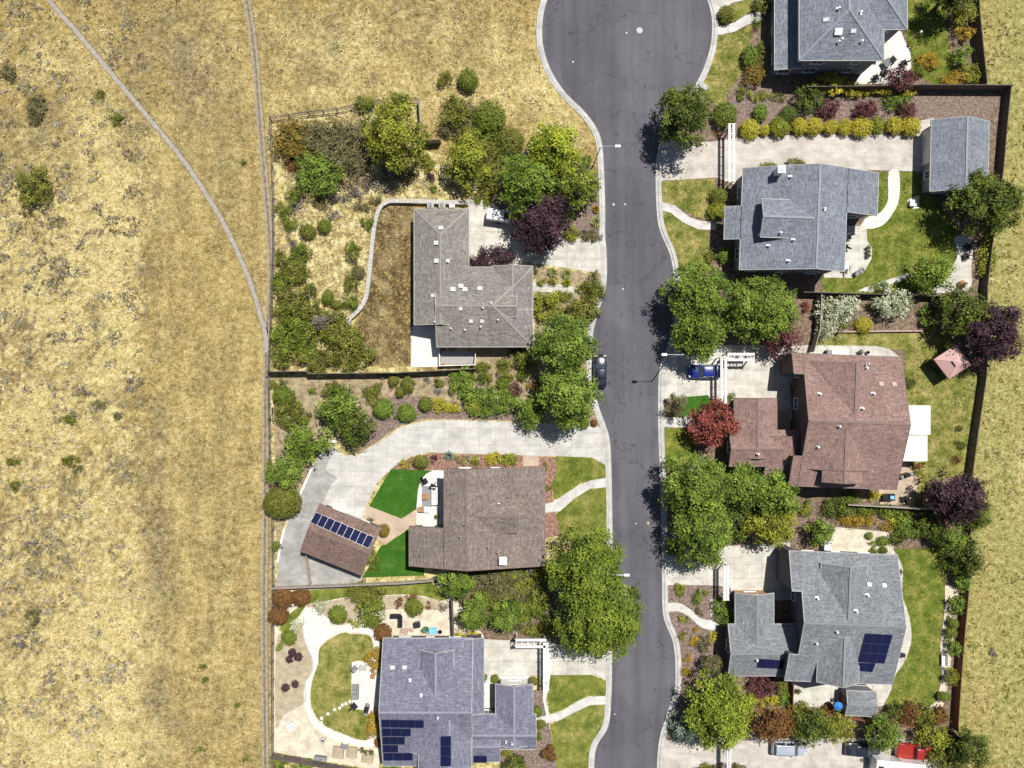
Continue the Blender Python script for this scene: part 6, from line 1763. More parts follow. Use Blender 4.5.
    (SP, 806, 306, 4, 6, 0.9, 'maple', 'small red shrub between tree and short fence'), (BU, 827, 318, 13, 20, 2.0, 'white', 'white flowering shrub nearest the short fence'), (BU, 846, 309, 15, 14, 2.0, 'white', 'white flowering shrub with open round crown'), (SP, 844, 324, 7, 6, 0.9, 'oakgold', 'dull yellow shrub beside the bright yellow one'), (RD, 863, 325, 8, 7, 1.2, 'gold', 'bright yellow ball in the planting strip'), (BU, 894, 305, 18, 14, 2.6, 'white', 'largest white flowering shrub in the planting strip'), (SP, 883, 288, 9, 7, 1.0, 'fresh', 'green bush above the fence by the leafy lawn tree'), (BU, 928, 317, 10, 10, 1.5, 'fresh', 'green bush at the east of the planting strip'), (SP, 932, 326, 5, 4, 0.7, 'gold', 'small yellow bush at the east of the planting strip'), (BU, 944, 307, 11, 11, 1.9, 'sage', 'dull bush left of the dark conifer'),
    (T, 965, 311, 23, 24, 5.2, 'dark', 'dark feathery tree left of the big plum'), (T, 994, 333, 29, 33, 6.2, 'purple', 'big dark plum tree leaning over the field fence'), (SP, 911, 382, 6, 6, 0.8, 'dark', 'dark low shrub at the lawn corner of the rust roof'), (T, 989, 202, 37, 29, 6.8, 'dark', 'dark oak spreading over the field fence'), (T, 931, 275, 23, 18, 3.8, 'fresh', 'leafy rounded tree on the back lawn'), (SP, 988, 257, 9, 19, 1.2, 'oakgold', 'tall yellow weeds outside the field fence'),
    # rust house lower side
    (SP, 743, 472, 10, 7, 1.0, 'gold', 'yellow shrub in the corner under the garage wing'), (T, 697, 487, 34, 33, 7.4, 'fresh', 'big leafy kerb tree below the red maple'), (T, 702, 535, 32, 34, 7.2, 'fresh', 'big leafy kerb tree above the ash roof driveway'), (T, 747, 488, 22, 21, 5.6, 'fresh', 'leafy tree between kerb tree and rust roof eave'), (T, 778, 495, 23, 22, 5.4, 'fresh', 'leafy tree close under the rust roof eave'), (T, 770, 527, 24, 19, 4.4, 'oakgold', 'feathery yellow green tree over the ash roof driveway'), (BU, 741, 520, 15, 20, 3.6, 'dark', 'shaded dark bush in the gap between leafy trees'), (SP, 805, 508, 8, 8, 1.0, 'oakgold', 'yellow green shrub beside the thin fence end'), (SP, 789, 512, 9, 9, 1.4, 'gold', 'yellow shrub left of the fence end shrub'), (T, 821, 531, 15, 15, 3.0, 'fresh', 'small round green tree behind the ash roofed house'), (BU, 836, 506, 15, 10, 1.6, 'dark', 'dark green bush at the thin fence'), (RD, 674, 549, 7.5, 7, 1.3, 'fresh', 'green ball at the kerb below the big tree'),
    (BU, 852, 497, 9, 6, 1.2, 'fresh', 'leafy shrub under the south eave of the rust roof'), (SP, 874, 497, 6, 5, 0.8, 'gold', 'yellow shrub under the south eave of the rust roof'), (SP, 860, 511, 16, 6, 1.2, 'ball', 'green hedge piece along the thin fence, left end', 'hedge', 'hedge'), (SP, 895, 512, 20, 6, 1.2, 'ball', 'green hedge piece along the thin fence, right end', 'hedge', 'hedge'), (SP, 847, 520, 11, 6, 0.9, 'amber', 'orange yellow shrub in the hedge row, the left one'), (SP, 864, 521, 12, 7, 0.9, 'amber', 'orange yellow shrub in the hedge row, the middle one'), (SP, 887, 527, 6, 5, 0.8, 'amber', 'orange yellow shrub in the hedge row, the lowest one'), (SP, 900, 520, 10, 5, 0.8, 'gold', 'yellow shrub in the hedge row, the right one'), (BU, 911, 527, 14, 11, 1.6, 'fresh', 'leafy bush at the head of the long green lawn'), (BU, 897, 538, 9, 7, 1.2, 'dark', 'dark green bush on the pale gravel garden'), (RD, 869, 536, 3.5, 3.5, 0.6, 'fresh', 'little round bush on the pale gravel, uppermost'), (RD, 873, 544, 4.5, 4, 0.7, 'ball', 'little dark bush on the pale gravel, left'), (RD, 883, 541, 6, 4.5, 0.7, 'fresh', 'little wide bush on the pale gravel, right'), (RD, 874, 551, 4.5, 4, 0.6, 'ball', 'little bush by the ash roof eave, left'), (RD, 883, 550.5, 4, 3.5, 0.6, 'dark', 'little bush by the ash roof eave, right'),
    (T, 958, 499, 32, 26, 5.6, 'purple', 'round dark plum tree at the fence corner by the tan patio'), (BU, 931, 527, 13, 13, 2.2, 'dark', 'dark bush in the shade of the round plum tree'), (T, 951, 535, 16, 13, 3.4, 'fresh', 'green tree below the round plum tree'), (CO, 977, 516, 19, 13, 3.6, 'ball', 'green conifer half hidden by the round plum tree'), (CO, 966, 560, 20, 20, 4.2, 'dark', 'dark spiky conifer at the top of the long green lawn'), (SP, 959, 429, 4, 3, 0.6, 'dark', 'small dark shrub along the lawn fence, uppermost'), (SP, 961, 445, 5, 4, 0.6, 'dark', 'small dark shrub along the lawn fence, middle'), (SP, 956, 460, 4, 4, 0.6, 'rust', 'small brown shrub along the lawn fence, lowest'), (SP, 918, 471, 4, 6, 0.8, 'oakgold', 'yellow green shrub at the edge of the tan patio'), (SP, 919, 500, 5, 9, 0.8, 'olive', 'olive shrub at the lower corner of the tan patio'),
    # along the white gravel strip
    (BU, 963, 579, 8.5, 12, 2.0, 'fresh', 'green bush at the top of the white gravel strip'), (BU, 956, 606, 8, 10, 1.9, 'fresh', 'green bush second down the white gravel strip'), (RD, 953, 623, 4.5, 5, 1.2, 'ball', 'small ball between bushes on the white gravel strip'), (RD, 951, 633, 5, 5.5, 1.2, 'ball', 'small ball above the white bench on the gravel strip'), (BU, 953.5, 648, 7.5, 8, 1.9, 'fresh', 'green bush directly above the white bench'), (BU, 952, 676, 6, 9, 1.8, 'oakgold', 'yellow green bush below the white bench'), (RD, 944, 697, 6, 4.5, 1.2, 'ball', 'small ball at the foot of the gravel strip'),
    (SP, 895, 710, 9, 8, 1.5, 'dark', 'dark bush at the tip of the cedar fence'), (BU, 909, 715, 13, 10, 1.8, 'rust', 'brown green bush at the end of the cedar fence'), (BU, 926, 718, 12, 11, 1.8, 'olive', 'green bush between brown ones above the red pickup'), (BU, 940, 717, 10, 9, 1.7, 'rust', 'dark rusty bush in the fence corner above the pickup'), (T, 934, 738, 18, 13, 2.8, 'oakgold', 'yellow green tree right of the red pickup'), (T, 884, 734, 17, 18, 4.4, 'fresh', 'dense green tree beside the black car'), (T, 972, 751, 19, 20, 4.2, 'dark', 'dark green tree out in the field corner'), (BU, 949, 757, 16, 14, 2.6, 'olive', 'olive bush behind the red pickup bonnet'), (BU, 842, 727, 15, 14, 2.6, 'oakgold', 'yellow green bush above the black car'), (SP, 829, 709, 8, 5, 0.8, 'rust', 'rusty low shrub left of the garden shed'),
    # ash house front
    (SP, 679, 590, 7, 6, 0.7, 'oakgold', 'yellow green shrub at the driveway edge, nearest the kerb'), (SP, 697, 597, 5.5, 6, 0.8, 'fresh', 'green shrub in the upper mulch garden'), (SP, 706, 594, 3, 3, 0.5, 'olive', 'tiny shrub by the stepping stones'), (BU, 721, 606, 6.5, 9, 1.4, 'fresh', 'green shrub by the garage wall of the ash roof'), (BU, 724, 617, 10, 9, 1.6, 'fresh', 'dark leafy shrub at the walk end of the ash roof'), (SP, 684, 619, 4.5, 4, 0.6, 'oakgold', 'yellow tuft under the short walk'), (SP, 699, 611, 4, 4, 0.5, 'sage', 'grey tuft touching the short walk'), (SP, 696, 631, 2.5, 3, 0.5, 'amber', 'tiny amber tuft in the mulch garden'), (SP, 683, 636, 4, 4, 0.5, 'oakgold', 'yellow tuft by the kerb bend'), (SP, 694, 642, 4.5, 5, 0.6, 'amber', 'amber tuft in the middle of the mulch garden'), (BU, 704, 643, 7, 8, 1.0, 'sage', 'pale green shrub by the ash roof wall'), (SP, 714, 637, 4.5, 5, 0.7, 'gold', 'yellow shrub right of the pale green one'), (SP, 688, 658, 4, 4, 0.5, 'amber', 'amber tuft near the curve of the kerb'), (SP, 687, 672, 5, 5, 0.5, 'amber', 'pale amber tuft at the bottom of the mulch garden'), (T, 711, 664, 11, 12, 2.6, 'sage', 'bronze green small tree by the west wall of the ash roof'),
    (T, 722, 712, 33, 36, 6.2, 'citrus', 'bright yellow green tree at the lower driveway corner'), (CO, 684, 730, 14, 16, 3.6, 'blue', 'blue grey spruce at the kerb by the lower driveway'), (BU, 764, 686, 16, 11, 1.8, 'plum', 'wine red bush under the ash roof eave'), (SP, 784, 688, 5, 9, 1.0, 'olive', 'small bush at the end of the short cedar fence'), (SP, 770, 704, 11, 7, 1.2, 'gold', 'yellow bush between wine red and rust trees'), (BU, 750, 702, 9, 8, 1.6, 'oakgold', 'yellow green bush right of the bright corner tree'), (T, 774, 725, 22, 20, 3.8, 'rust', 'rust coloured tree over the silver car'), (T, 811, 727, 23, 19, 4.0, 'dark', 'dark leafy tree between rust tree and black car'), (BU, 798, 711, 13, 7, 1.6, 'oakgold', 'yellow bush along the cedar fence'), (BU, 828, 720, 12, 9, 1.8, 'oakgold', 'yellow green bush under the cedar fence by the shed'), (BU, 783, 698, 8, 7, 1.2, 'fresh', 'green bush left of the cedar fence corner'), (BU, 749, 735, 7, 8, 1.4, 'grey', 'grey bush between bright corner tree and rust tree'),
    (SP, 708, 767, 8, 4, 0.6, 'olive', 'olive ground shrub at the picture bottom, left of the white post'), (SP, 734, 767, 8, 4, 0.6, 'olive', 'olive ground shrub at the picture bottom, right of the white post'),
]
for p in PLANTS:
    plant(*p)

# ================================================================ vehicles
def car(label, cat, name, px, py, ang, paint, L=4.6, W=1.82, h=1.46, kind='sedan', z=0.04):
    """ang: heading of the bonnet in the picture plane (world degrees); px, py on the ground"""
    p = P(px, py, 0.7)
    o = thing(name, label, cat, (p.x, p.y, z), R(ang))
    hl, hw = L / 2, W / 2
    # lower body: lofted sections from tail to nose (x, half width, sill z, shoulder z)
    if kind == 'sedan':
        S_ = [(-1.0, .80, .42, .78), (-.97, .90, .32, .92), (-.80, .98, .24, .98), (-.45, 1.0, .22, .96), (.0, 1.0, .22, .95), (.45, 1.0, .22, .93), (.70, .97, .24, .86), (.90, .90, .28, .76), (.98, .78, .34, .64), (1.0, .66, .42, .58)]
        cab = (-.74, -.46, .10, .42)
    elif kind == 'suv':
        S_ = [(-1.0, .86, .45, .95), (-.98, .93, .36, 1.06), (-.80, .99, .28, 1.08), (-.45, 1.0, .26, 1.07), (.0, 1.0, .26, 1.06), (.45, 1.0, .26, 1.04), (.70, .98, .28, .99), (.90, .92, .32, .90), (.98, .82, .38, .76), (1.0, .70, .46, .68)]
        cab = (-.95, -.84, .14, .46)
    else:
        S_ = [(-1.0, .94, .50, .98), (-.99, .98, .44, 1.06), (-.5, 1.0, .40, 1.06), (-.13, 1.0, .40, 1.06), (.2, 1.0, .40, 1.06), (.45, 1.0, .40, 1.07), (.70, .98, .42, 1.05), (.90, .94, .45, .98), (.98, .86, .50, .86), (1.0, .76, .56, .78)]
        cab = (-.14, -.08, .26, .46)
    mb = MB()
    rings = []
    for fx, fw, z0, z1 in S_:
        w_ = fw * hw
        zz = z1
        rings.append([(fx * hl, -w_ * .90, z0), (fx * hl, -w_ * 1.0, z0 + .16 * (z1 - z0)), (fx * hl, -w_, z0 + .72 * (z1 - z0)), (fx * hl, -w_ * .93, z0 + .93 * (z1 - z0)), (fx * hl, -w_ * .70, zz + .02), (fx * hl, 0, zz + .045),
                      (fx * hl, w_ * .70, zz + .02), (fx * hl, w_ * .93, z0 + .93 * (z1 - z0)), (fx * hl, w_, z0 + .72 * (z1 - z0)), (fx * hl, w_, z0 + .16 * (z1 - z0)), (fx * hl, w_ * .90, z0)])
    n = len(rings[0])
    vs = [v for r_ in rings for v in r_]
    fs = [(i * n + k, i * n + (k + 1) % n, (i + 1) * n + (k + 1) % n, (i + 1) * n + k) for i in range(len(rings) - 1) for k in range(n)]
    fs += [list(range(n)), [(len(rings) - 1) * n + k for k in range(n)][::-1]]
    mb.add(vs, fs)
    # greenhouse
    xb0, xr0, xr1, xb1 = (c * hl for c in cab)
    zb = S_[4][3] + 0.0
    wb, wr = hw * .90, hw * .72
    base = [(xb0, -wb), (xb1, -wb), (xb1, wb), (xb0, wb)]
    top = [(xr0, -wr), (xr1, -wr), (xr1, wr), (xr0, wr)]
    mid = [((a[0] * .12 + b[0] * .88), (a[1] * .12 + b[1] * .88)) for a, b in zip(base, top)]
    inset = [(c[0] * .93 + (xr0 + xr1) / 2 * .07, c[1] * .86) for c in top]
    lay = [(base, zb - .05), (mid, zb + (h - zb) * .86), (top, zb + (h - zb) * .93), (inset, h)]
    vs, fs = [], []
    for poly, zz in lay:
        vs += [(x, y, zz) for x, y in poly]
    for i in range(3):
        for k in range(4):
            fs.append((i * 4 + k, i * 4 + (k + 1) % 4, i * 4 + 4 + (k + 1) % 4, i * 4 + 4 + k))
    fs.append((12, 13, 14, 15))
    mb.add(vs, fs)
    if kind == 'pickup':
        x0, x1, zt = -hl * .96, xb0 - .06, 1.12
        for y in (-hw * .93, hw * .93):
            mb.box(x0, y - .05, 1.0, x1, y + .05, zt + .06)
        mb.box(x0 - .02, -hw * .93, 1.0, x0 + .06, hw * .93, zt + .06)
        mb.box(x1 - .03, -hw * .93, 1.0, x1 + .04, hw * .93, zt + .10)
    body = build('body', mb, paint, o, bevel=0.02, smooth=False)
    for p_ in body.data.polygons:
        p_.use_smooth = True

    def glass(nm, quad, off=0.012):
        q = [Vector(v) for v in quad]
        nn = (q[1] - q[0]).cross(q[3] - q[0]).normalized()
        c = sum(q, Vector()) / 4
        if nn.dot(c - Vector(((xr0 + xr1) / 2, 0, zb))) < 0:
            nn = -nn
        q = [v + (c - v) * .08 for v in q]
        m2 = MB()
        m2.add([v + nn * off for v in q] + [v - nn * .03 for v in q], [(0, 1, 2, 3), (7, 6, 5, 4)] + [(k, k + 4, (k + 1) % 4 + 4, (k + 1) % 4) for k in range(4)])
        build(nm, m2, 'car_glass', o)
    B3 = [(x, y, zb) for x, y in base]
    M3 = [(x, y, zb + (h - zb) * .86) for x, y in mid]
    glass('windscreen', [B3[1], B3[2], M3[2], M3[1]], 0.016)
    glass('rear_window', [B3[0], B3[3], M3[3], M3[0]], 0.016)
    for a, b in ((0, 1), (3, 2)):
        ba, bb, ta, tb = Vector(B3[a]), Vector(B3[b]), Vector(M3[a]), Vector(M3[b])
        f = 0.5
        glass('side_window', [ba.lerp(bb, .04), ba.lerp(bb, f - .02), ta.lerp(tb, f - .02), ta.lerp(tb, .04)])
        glass('side_window', [ba.lerp(bb, f + .02), ba.lerp(bb, .96), ta.lerp(tb, .96), ta.lerp(tb, f + .02)])
    # wheels
    rw = .34 if kind == 'sedan' else .38
    for x in (-hl * .60, hl * .62):
        for y in (-1, 1):
            wh = MB()
            wh.tube([(x, y * (hw - .22), rw), (x, y * (hw - .02), rw)], rw, 20)
            t = build('wheel', wh, 'tyre_rubber', o)
            rm = MB()
            rm.tube([(x, y * (hw - .03), rw), (x, y * (hw + .005), rw)], [rw * .66, rw * .6], 16)
            for k in range(5):
                a = k * 2 * math.pi / 5
                rm.beam((x, y * (hw + .008), rw), (x + math.cos(a) * rw * .58, y * (hw + .008), rw + math.sin(a) * rw * .58), .05, .015)
            build('rim', rm, 'rim_alloy', t)
    ln, zl = .97 * hl, S_[-3][3] - .08
    for y in (-1, 1):
        m2 = MB()
        m2.box(.86 * hl, y * hw * .70 - .17, zl - .04, .955 * hl, y * hw * .70 + .17, zl + .095)
        build('headlight', m2, 'lamp_lens', o, bevel=.03)
        m2 = MB()
        m2.box(-1.0 * hl - .012, y * hw * .72 - .15, .66 if kind == 'sedan' else .72, -.965 * hl, y * hw * .72 + .15, .84 if kind == 'sedan' else .98)
        build('tail_light', m2, 'tail_lens', o, bevel=.02)
        m2 = MB()
        m2.box(xb1 - .32, y * (hw + .09) - .1, zb - .02, xb1 - .14, y * (hw + .09) + .1, zb + .12)
        build('mirror', m2, paint, o, bevel=.03)
    if kind == 'suv':
        for y in (-1, 1):
            m2 = MB()
            m2.tube([(xr0 + .15, y * wr * .82, h + .05), (xr1 - .15, y * wr * .82, h + .05)], .022, 6)
            for x in (xr0 + .2, (xr0 + xr1) / 2, xr1 - .2):
                m2.box(x - .03, y * wr * .82 - .02, h - .04, x + .03, y * wr * .82 + .02, h + .05)
            build('roof_rail', m2, 'dark_metal', o)
    if kind == 'pickup':
        m2 = MB()
        m2.box(x0 + .07, -hw * .86, 1.06, x1 - .04, hw * .86, 1.095)
        for k in range(8):
            y = -hw * .8 + k * hw * 1.6 / 7
            m2.box(x0 + .1, y - .02, 1.095, x1 - .08, y + .02, 1.108)
        build('cargo_bed', m2, 'dark_metal' if paint != 'paint_red' else 'paint_red', o)
    m2 = MB()
    m2.box(-hl - .01, -.26, .50, -hl + .03, .26, .62)
    build('licence_plate', m2, 'white_metal', o)
    return o


car('very dark navy car parked on the street under the paired oaks', 'car', 'parked_car', 600, 371, 90, 'paint_navy', 4.5, 1.8)
car('bright blue car parked on the driveway below the leafy kerb trees', 'car', 'parked_car', 704.5, 371.5, 180, 'paint_blue', 4.5, 1.84, 1.46)
car('silver sport utility car with roof rails under the rust coloured tree', 'car', 'parked_car', 789, 748, -2, 'paint_silver', 4.75, 1.88, 1.68, 'suv')
car('black car parked beside the dense green tree at the picture bottom', 'car', 'parked_car', 863, 749.5, -3, 'paint_black', 4.75, 1.86, 1.45)
car('bright red pickup truck with covered bed parked near the field corner', 'pickup truck', 'pickup_truck', 915, 751, -5, 'paint_red', 5.3, 1.95, 1.75, 'pickup')


def trailer(name, label, px, py, ang, L, W, h, ribs):
    p = P(px, py, h * .6)
    o = thing(name, label, 'trailer', (p.x, p.y, 0.035), R(ang))
    hl, hw = L / 2, W / 2
    mb = MB()
    mb.box(-hl, -hw, .55, hl, hw, h)
    mb.box(-hl + .05, -hw + .05, h, hl - .05, hw - .05, h + .06)
    body = build('body', mb, 'paint_white', o, bevel=.08)
    mb = MB()
    for k in range(ribs):
        x = -hl + (k + .5) * L / ribs
        mb.box(x - .035, -hw + .1, h + .06, x + .035, hw - .1, h + .10)
    build('roof_rib', mb, 'white_metal' if ribs > 4 else 'dark_metal', o)
    mb = MB()
    mb.box(-hl + .3, -.35, h + .062, -hl + .95, .35, h + .2)
    build('roof_hatch', mb, 'dark_metal', o, bevel=.04)
    mb = MB()
    mb.beam((-hl, .5, .5), (-hl - 1.0, 0, .5), .08, .1)
    mb.beam((-hl, -.5, .5), (-hl - 1.0, 0, .5), .08, .1)
    mb.tube([(-hl - .95, 0, .5), (-hl - .95, 0, 0)], .03, 6)
    build('tow_bar', mb, 'dark_metal', o)
    for y in (-1, 1):
        mb = MB()
        mb.tube([(.1, y * (hw - .2), .33), (.1, y * (hw + .02), .33)], .33, 18)
        build('wheel', mb, 'tyre_rubber', o)
        mb = MB()
        mb.box(-.35, y * hw - .005 if y > 0 else y * hw - .02, .72, .3, y * hw + .02 if y > 0 else y * hw + .005, h - .3)
        build('side_panel', mb, 'trim_grey', o)
    return o


trailer('caravan', 'long white caravan with ribbed roof cut by the picture bottom below the red pickup', 897, 767, -6, 6.6, 2.2, 2.4, 9)
trailer('cargo_trailer', 'small white cargo trailer half hidden under the plum tree', 499, 216, 172, 3.3, 1.5, 1.7, 2)


# ================================================================ street furniture
def street_lamp(px, py, d, arm, label):
    p = P(px, py)
    o = thing('street_lamp', label, 'street lamp', (p.x, p.y, 0.02), 0)
    hh = 8.5
    mb = MB()
    mb.lathe([(.16, 0), (.16, .3), (.11, .36), (.095, 2), (.06, hh)], 12)
    build('pole', mb, 'galvanised', o)
    mb = MB()
    mb.tube([(0, 0, hh - .35), (d * .35, 0, hh - .08), (d * arm * .6, 0, hh), (d * (arm - .3), 0, hh + .03)], [.05, .045, .038, .035], 8)
    build('arm', mb, 'galvanised', o)
    mb = MB()
    x0, x1 = d * (arm - .4), d * (arm + .30)
    a, b = min(x0, x1), max(x0, x1)
    mb.box(a, -.17, hh - .02, b, .17, hh + .13)
    hd = build('lamp_head', mb, 'white_metal', o, bevel=.05)
    mb = MB()
    mb.box(a + .1, -.12, hh - .05, b - .1, .12, hh - .018)
    build('lens', mb, 'lamp_lens', hd)


street_lamp(593.5, 165.5, 1, 2.2, 'street lamp with its arm over the road beside the dry slope')
street_lamp(599.5, 559.5, 1, 2.5, 'street lamp poking out of the biggest street tree')
street_lamp(669, 357, -1, 2.4, 'street lamp beside the blue car driveway')

for px, py, r, lab, nm, mt in ((639.5, 30.5, .36, 'round pale manhole cover in the middle of the turning circle', 'manhole_cover', 'iron_cover'), (613.5, 204.5, .16, 'small round valve cover on the road, left of its twin', 'valve_cover', 'iron_cover'), (625, 204.5, .12, 'small round valve cover on the road, right of its twin', 'valve_cover', 'iron_cover'), (626.5, 33, .12, 'tiny valve cover beside the manhole', 'valve_cover', 'iron_cover'), (573, 62, .12, 'tiny valve cover near the kerb of the turning circle', 'valve_cover', 'iron_cover'),
                               (648, 523, .18, 'reddish round valve cover on the lower road', 'valve_cover', 'stone_pink'), (656, 472.5, .12, 'pale valve cover close to the kerb below the red maple', 'valve_cover', 'iron_cover'), (636, 523.5, .1, 'tiny pale valve cover at mid lower road', 'valve_cover', 'iron_cover'), (614.5, 714, .1, 'tiny pale valve cover near the kerb of the lower lawns', 'valve_cover', 'iron_cover'), (623, 289, .12, 'tiny pale valve cover on the road beside the bulging kerb', 'valve_cover', 'iron_cover')):
    p = P(px, py)
    mb = MB()
    mb.lathe([(r * 1.15, 0.0), (r * 1.15, .022), (r, .026), (r * .9, .026), (r * .88, .032)], 20)
    o = build(nm, mb, mt, None, (p.x, p.y, 0.038))
    tag(o, lab, 'cover')
p = P(703, 86)
o = thing('storm_drain', 'pale concrete storm drain box on the kerb of the turning circle', 'drain', (p.x, p.y, 0), R(-40))
mb = MB(); mb.box(-.7, -.35, -.02, .7, .35, .17); build('drain_box', mb, 'kerb_concrete', o, bevel=.03)
mb = MB(); mb.box(-.45, -.2, .17, .45, .2, .185); build('lid', mb, 'iron_cover', o)


def trellis(label, x0, y0, x1, y1, z=2.65, posts=True):
    """white driveway trellis: two rails with slats, on posts"""
    a, b = P(x0, y0, z), P(x1, y1, z)
    o = thing('trellis', label, 'trellis', ((a.x + b.x) / 2, (a.y + b.y) / 2, 0))
    mb = MB()
    vert = abs(a.y - b.y) > abs(a.x - b.x)
    lo, hi = (min(a.x, b.x), min(a.y, b.y)), (max(a.x, b.x), max(a.y, b.y))
    if vert:
        for x in (lo[0] + .16, hi[0] - .16):
            mb.box(x - .16, lo[1], z - .2, x + .16, hi[1], z)
        n = max(2, int((hi[1] - lo[1]) / 1.25))
        for k in range(n + 1):
            sl_ = MB()
            y = lo[1] + (hi[1] - lo[1]) * k / n
            sl_.box(lo[0] - .06, y - .045, z + .003, hi[0] + .06, y + .045, z + .07)
            build('slat', sl_, 'white_paint', o, world=True)
    else:
        for y in (lo[1] + .16, hi[1] - .16):
            mb.box(lo[0], y - .16, z - .2, hi[0], y + .16, z)
        n = max(2, int((hi[0] - lo[0]) / .8))
        for k in range(n + 1):
            sl_ = MB()
            x = lo[0] + (hi[0] - lo[0]) * k / n
            sl_.box(x - .045, lo[1] - .06, z + .003, x + .045, hi[1] + .06, z + .07)
            build('slat', sl_, 'white_paint', o, world=True)
    build('beam', mb, 'white_paint', o, world=True)
    for ex in (0, 1):
        for ey in (0, 1):
            x = (lo[0] + .1, hi[0] - .1)[ex]
            y = (lo[1] + .12, hi[1] - .12)[ey]
            mb = MB()
            mb.box(x - .075, y - .075, 0, x + .075, y + .075, z - .2)
            mb.box(x - .11, y - .11, 0, x + .11, y + .11, .18)
            build('post', mb, 'white_paint', o, world=True)


trellis('long white trellis spanning the long straight driveway', 728.5, 124, 735, 181)
trellis('white trellis spanning the driveway behind the blue car', 720.5, 357, 727, 403)
trellis('white trellis spanning the driveway of the ash roofed house', 723.5, 566, 729, 600)
trellis('white trellis spanning the driveway above two lawns', 543.2, 643, 549, 690)
trellis('white trellis arm running sideways to the dark tree trunk', 516, 639, 546, 648)
trellis('white trellis arm half hidden under the wide leafy tree', 728, 353, 754, 361)
trellis('short white trellis cut by the picture bottom', 727, 748, 731, 772)


# ================================================================ garden and patio things
def at(px, py, z=0.4):
    p = P(px, py, z)
    return (p.x, p.y, 0.05)


def lounge_chair(px, py, rz, label, mat='black_fabric', w=.75, frame='dark_metal'):
    o = thing('patio_chair', label, 'chair', at(px, py), R(rz))
    mb = MB(); mb.box(-w / 2, -w / 2, .34, w / 2, w / 2, .46); build('seat', mb, mat, o, bevel=.04)
    mb = MB(); mb.beam((-w / 2 + .02, 0, .44), (-w / 2 - .16, 0, .95), .10, w, 0, (1, 0, 0.3)); build('backrest', mb, mat, o, bevel=.03)
    for y in (-1, 1):
        mb = MB(); mb.box(-w / 2, y * (w / 2 + .02) - .04, .58, w / 2 - .05, y * (w / 2 + .02) + .04, .64); build('armrest', mb, frame, o)
        for x in (-w / 2 + .06, w / 2 - .08):
            mb = MB(); mb.box(x - .025, y * w / 2 - .025 + y * .02, 0, x + .025, y * w / 2 + .025 + y * .02, .58); build('leg', mb, frame, o)


def sofa(px, py, rz, L, label, mat='white_fabric', W=.85):
    o = thing('outdoor_sofa', label, 'sofa', at(px, py), R(rz))
    mb = MB(); mb.box(-L / 2, -W / 2, .06, L / 2, W / 2, .32); build('base', mb, 'dark_metal' if mat != 'white_fabric' else 'trim_grey', o)
    n = max(1, round(L / .75))
    for k in range(n):
        mb = MB(); mb.box(-L / 2 + k * L / n + .03, -W / 2 + .18, .322, -L / 2 + (k + 1) * L / n - .03, W / 2, .46); build('seat_cushion', mb, mat, o, bevel=.05)
    mb = MB(); mb.box(-L / 2, -W / 2 - .03, .322, L / 2, -W / 2 + .16, .80); build('backrest', mb, mat, o, bevel=.05)
    for x in (-L / 2 - .07, L / 2 - .05):
        mb = MB(); mb.box(x, -W / 2, .10, x + .12, W / 2, .60); build('armrest', mb, mat, o, bevel=.03)


def table(px, py, rz, L, W, h, label, mat, legmat='dark_metal', nm='patio_table'):
    o = thing(nm, label, 'table', at(px, py), R(rz))
    mb = MB(); mb.box(-L / 2, -W / 2, h - .06, L / 2, W / 2, h); build('tabletop', mb, mat, o, bevel=.015)
    for x in (-1, 1):
        for y in (-1, 1):
            mb = MB(); mb.box(x * (L / 2 - .07) - .03, y * (W / 2 - .07) - .03, 0, x * (L / 2 - .07) + .03, y * (W / 2 - .07) + .03, h - .06); build('leg', mb, legmat, o)


def pot(px, py, r, h, label, mat, green=None):
    o = thing('plant_pot', label, 'pot', at(px, py, h))
    mb = MB(); mb.lathe([(r * .65, 0), (r * .95, h * .8), (r, h * .82), (r, h), (r * .86, h), (r * .84, h * .9)], 16); build('bowl', mb, mat, o)
    if green:
        rng = np.random.default_rng(int(px * 7 + py))
        v, t = leaf_mesh(rng, [(0, 0, h + r * .6, r * 1.1, r * 1.1, r * .8)], .09, .14, 1.4, .1)
        quads('foliage', v, t, 'leaf_' + green).parent = o
    else:
        mb = MB(); mb.lathe([(r * .84, h * .86), (r * .80, h * .9)], 16); build('soil', mb, 'mulch_brown', o)


def box_thing(nm, cat, px, py, rz, L, W, h, label, mat, lid=None, lidname='lid'):
    o = thing(nm, label, cat, at(px, py, h), R(rz))
    mb = MB(); mb.box(-L / 2, -W / 2, .03, L / 2, W / 2, h); build('body', mb, mat, o, bevel=.03)
    mb = MB(); mb.box(-L / 2 - .03, -W / 2 - .03, h + .002, L / 2 + .03, W / 2 + .03, h + .06); build(lidname, mb, lid or mat, o, bevel=.02)
    return o


def grill(px, py, rz, label):
    o = thing('barbecue', label, 'barbecue', at(px, py, .9), R(rz))
    mb = MB(); mb.box(-.35, -.28, .1, .35, .28, .85); build('cabinet', mb, 'dark_metal', o, bevel=.02)
    mb = MB(); mb.tube([(-.38, 0, .93), (.38, 0, .93)], .27, 14); build('lid', mb, 'black_fabric', o)
    for s in (-1, 1):
        mb = MB(); mb.box(s * .62 - .24, -.24, .84, s * .62 + .24, .24, .88); build('side_shelf', mb, 'grey_plastic', o)


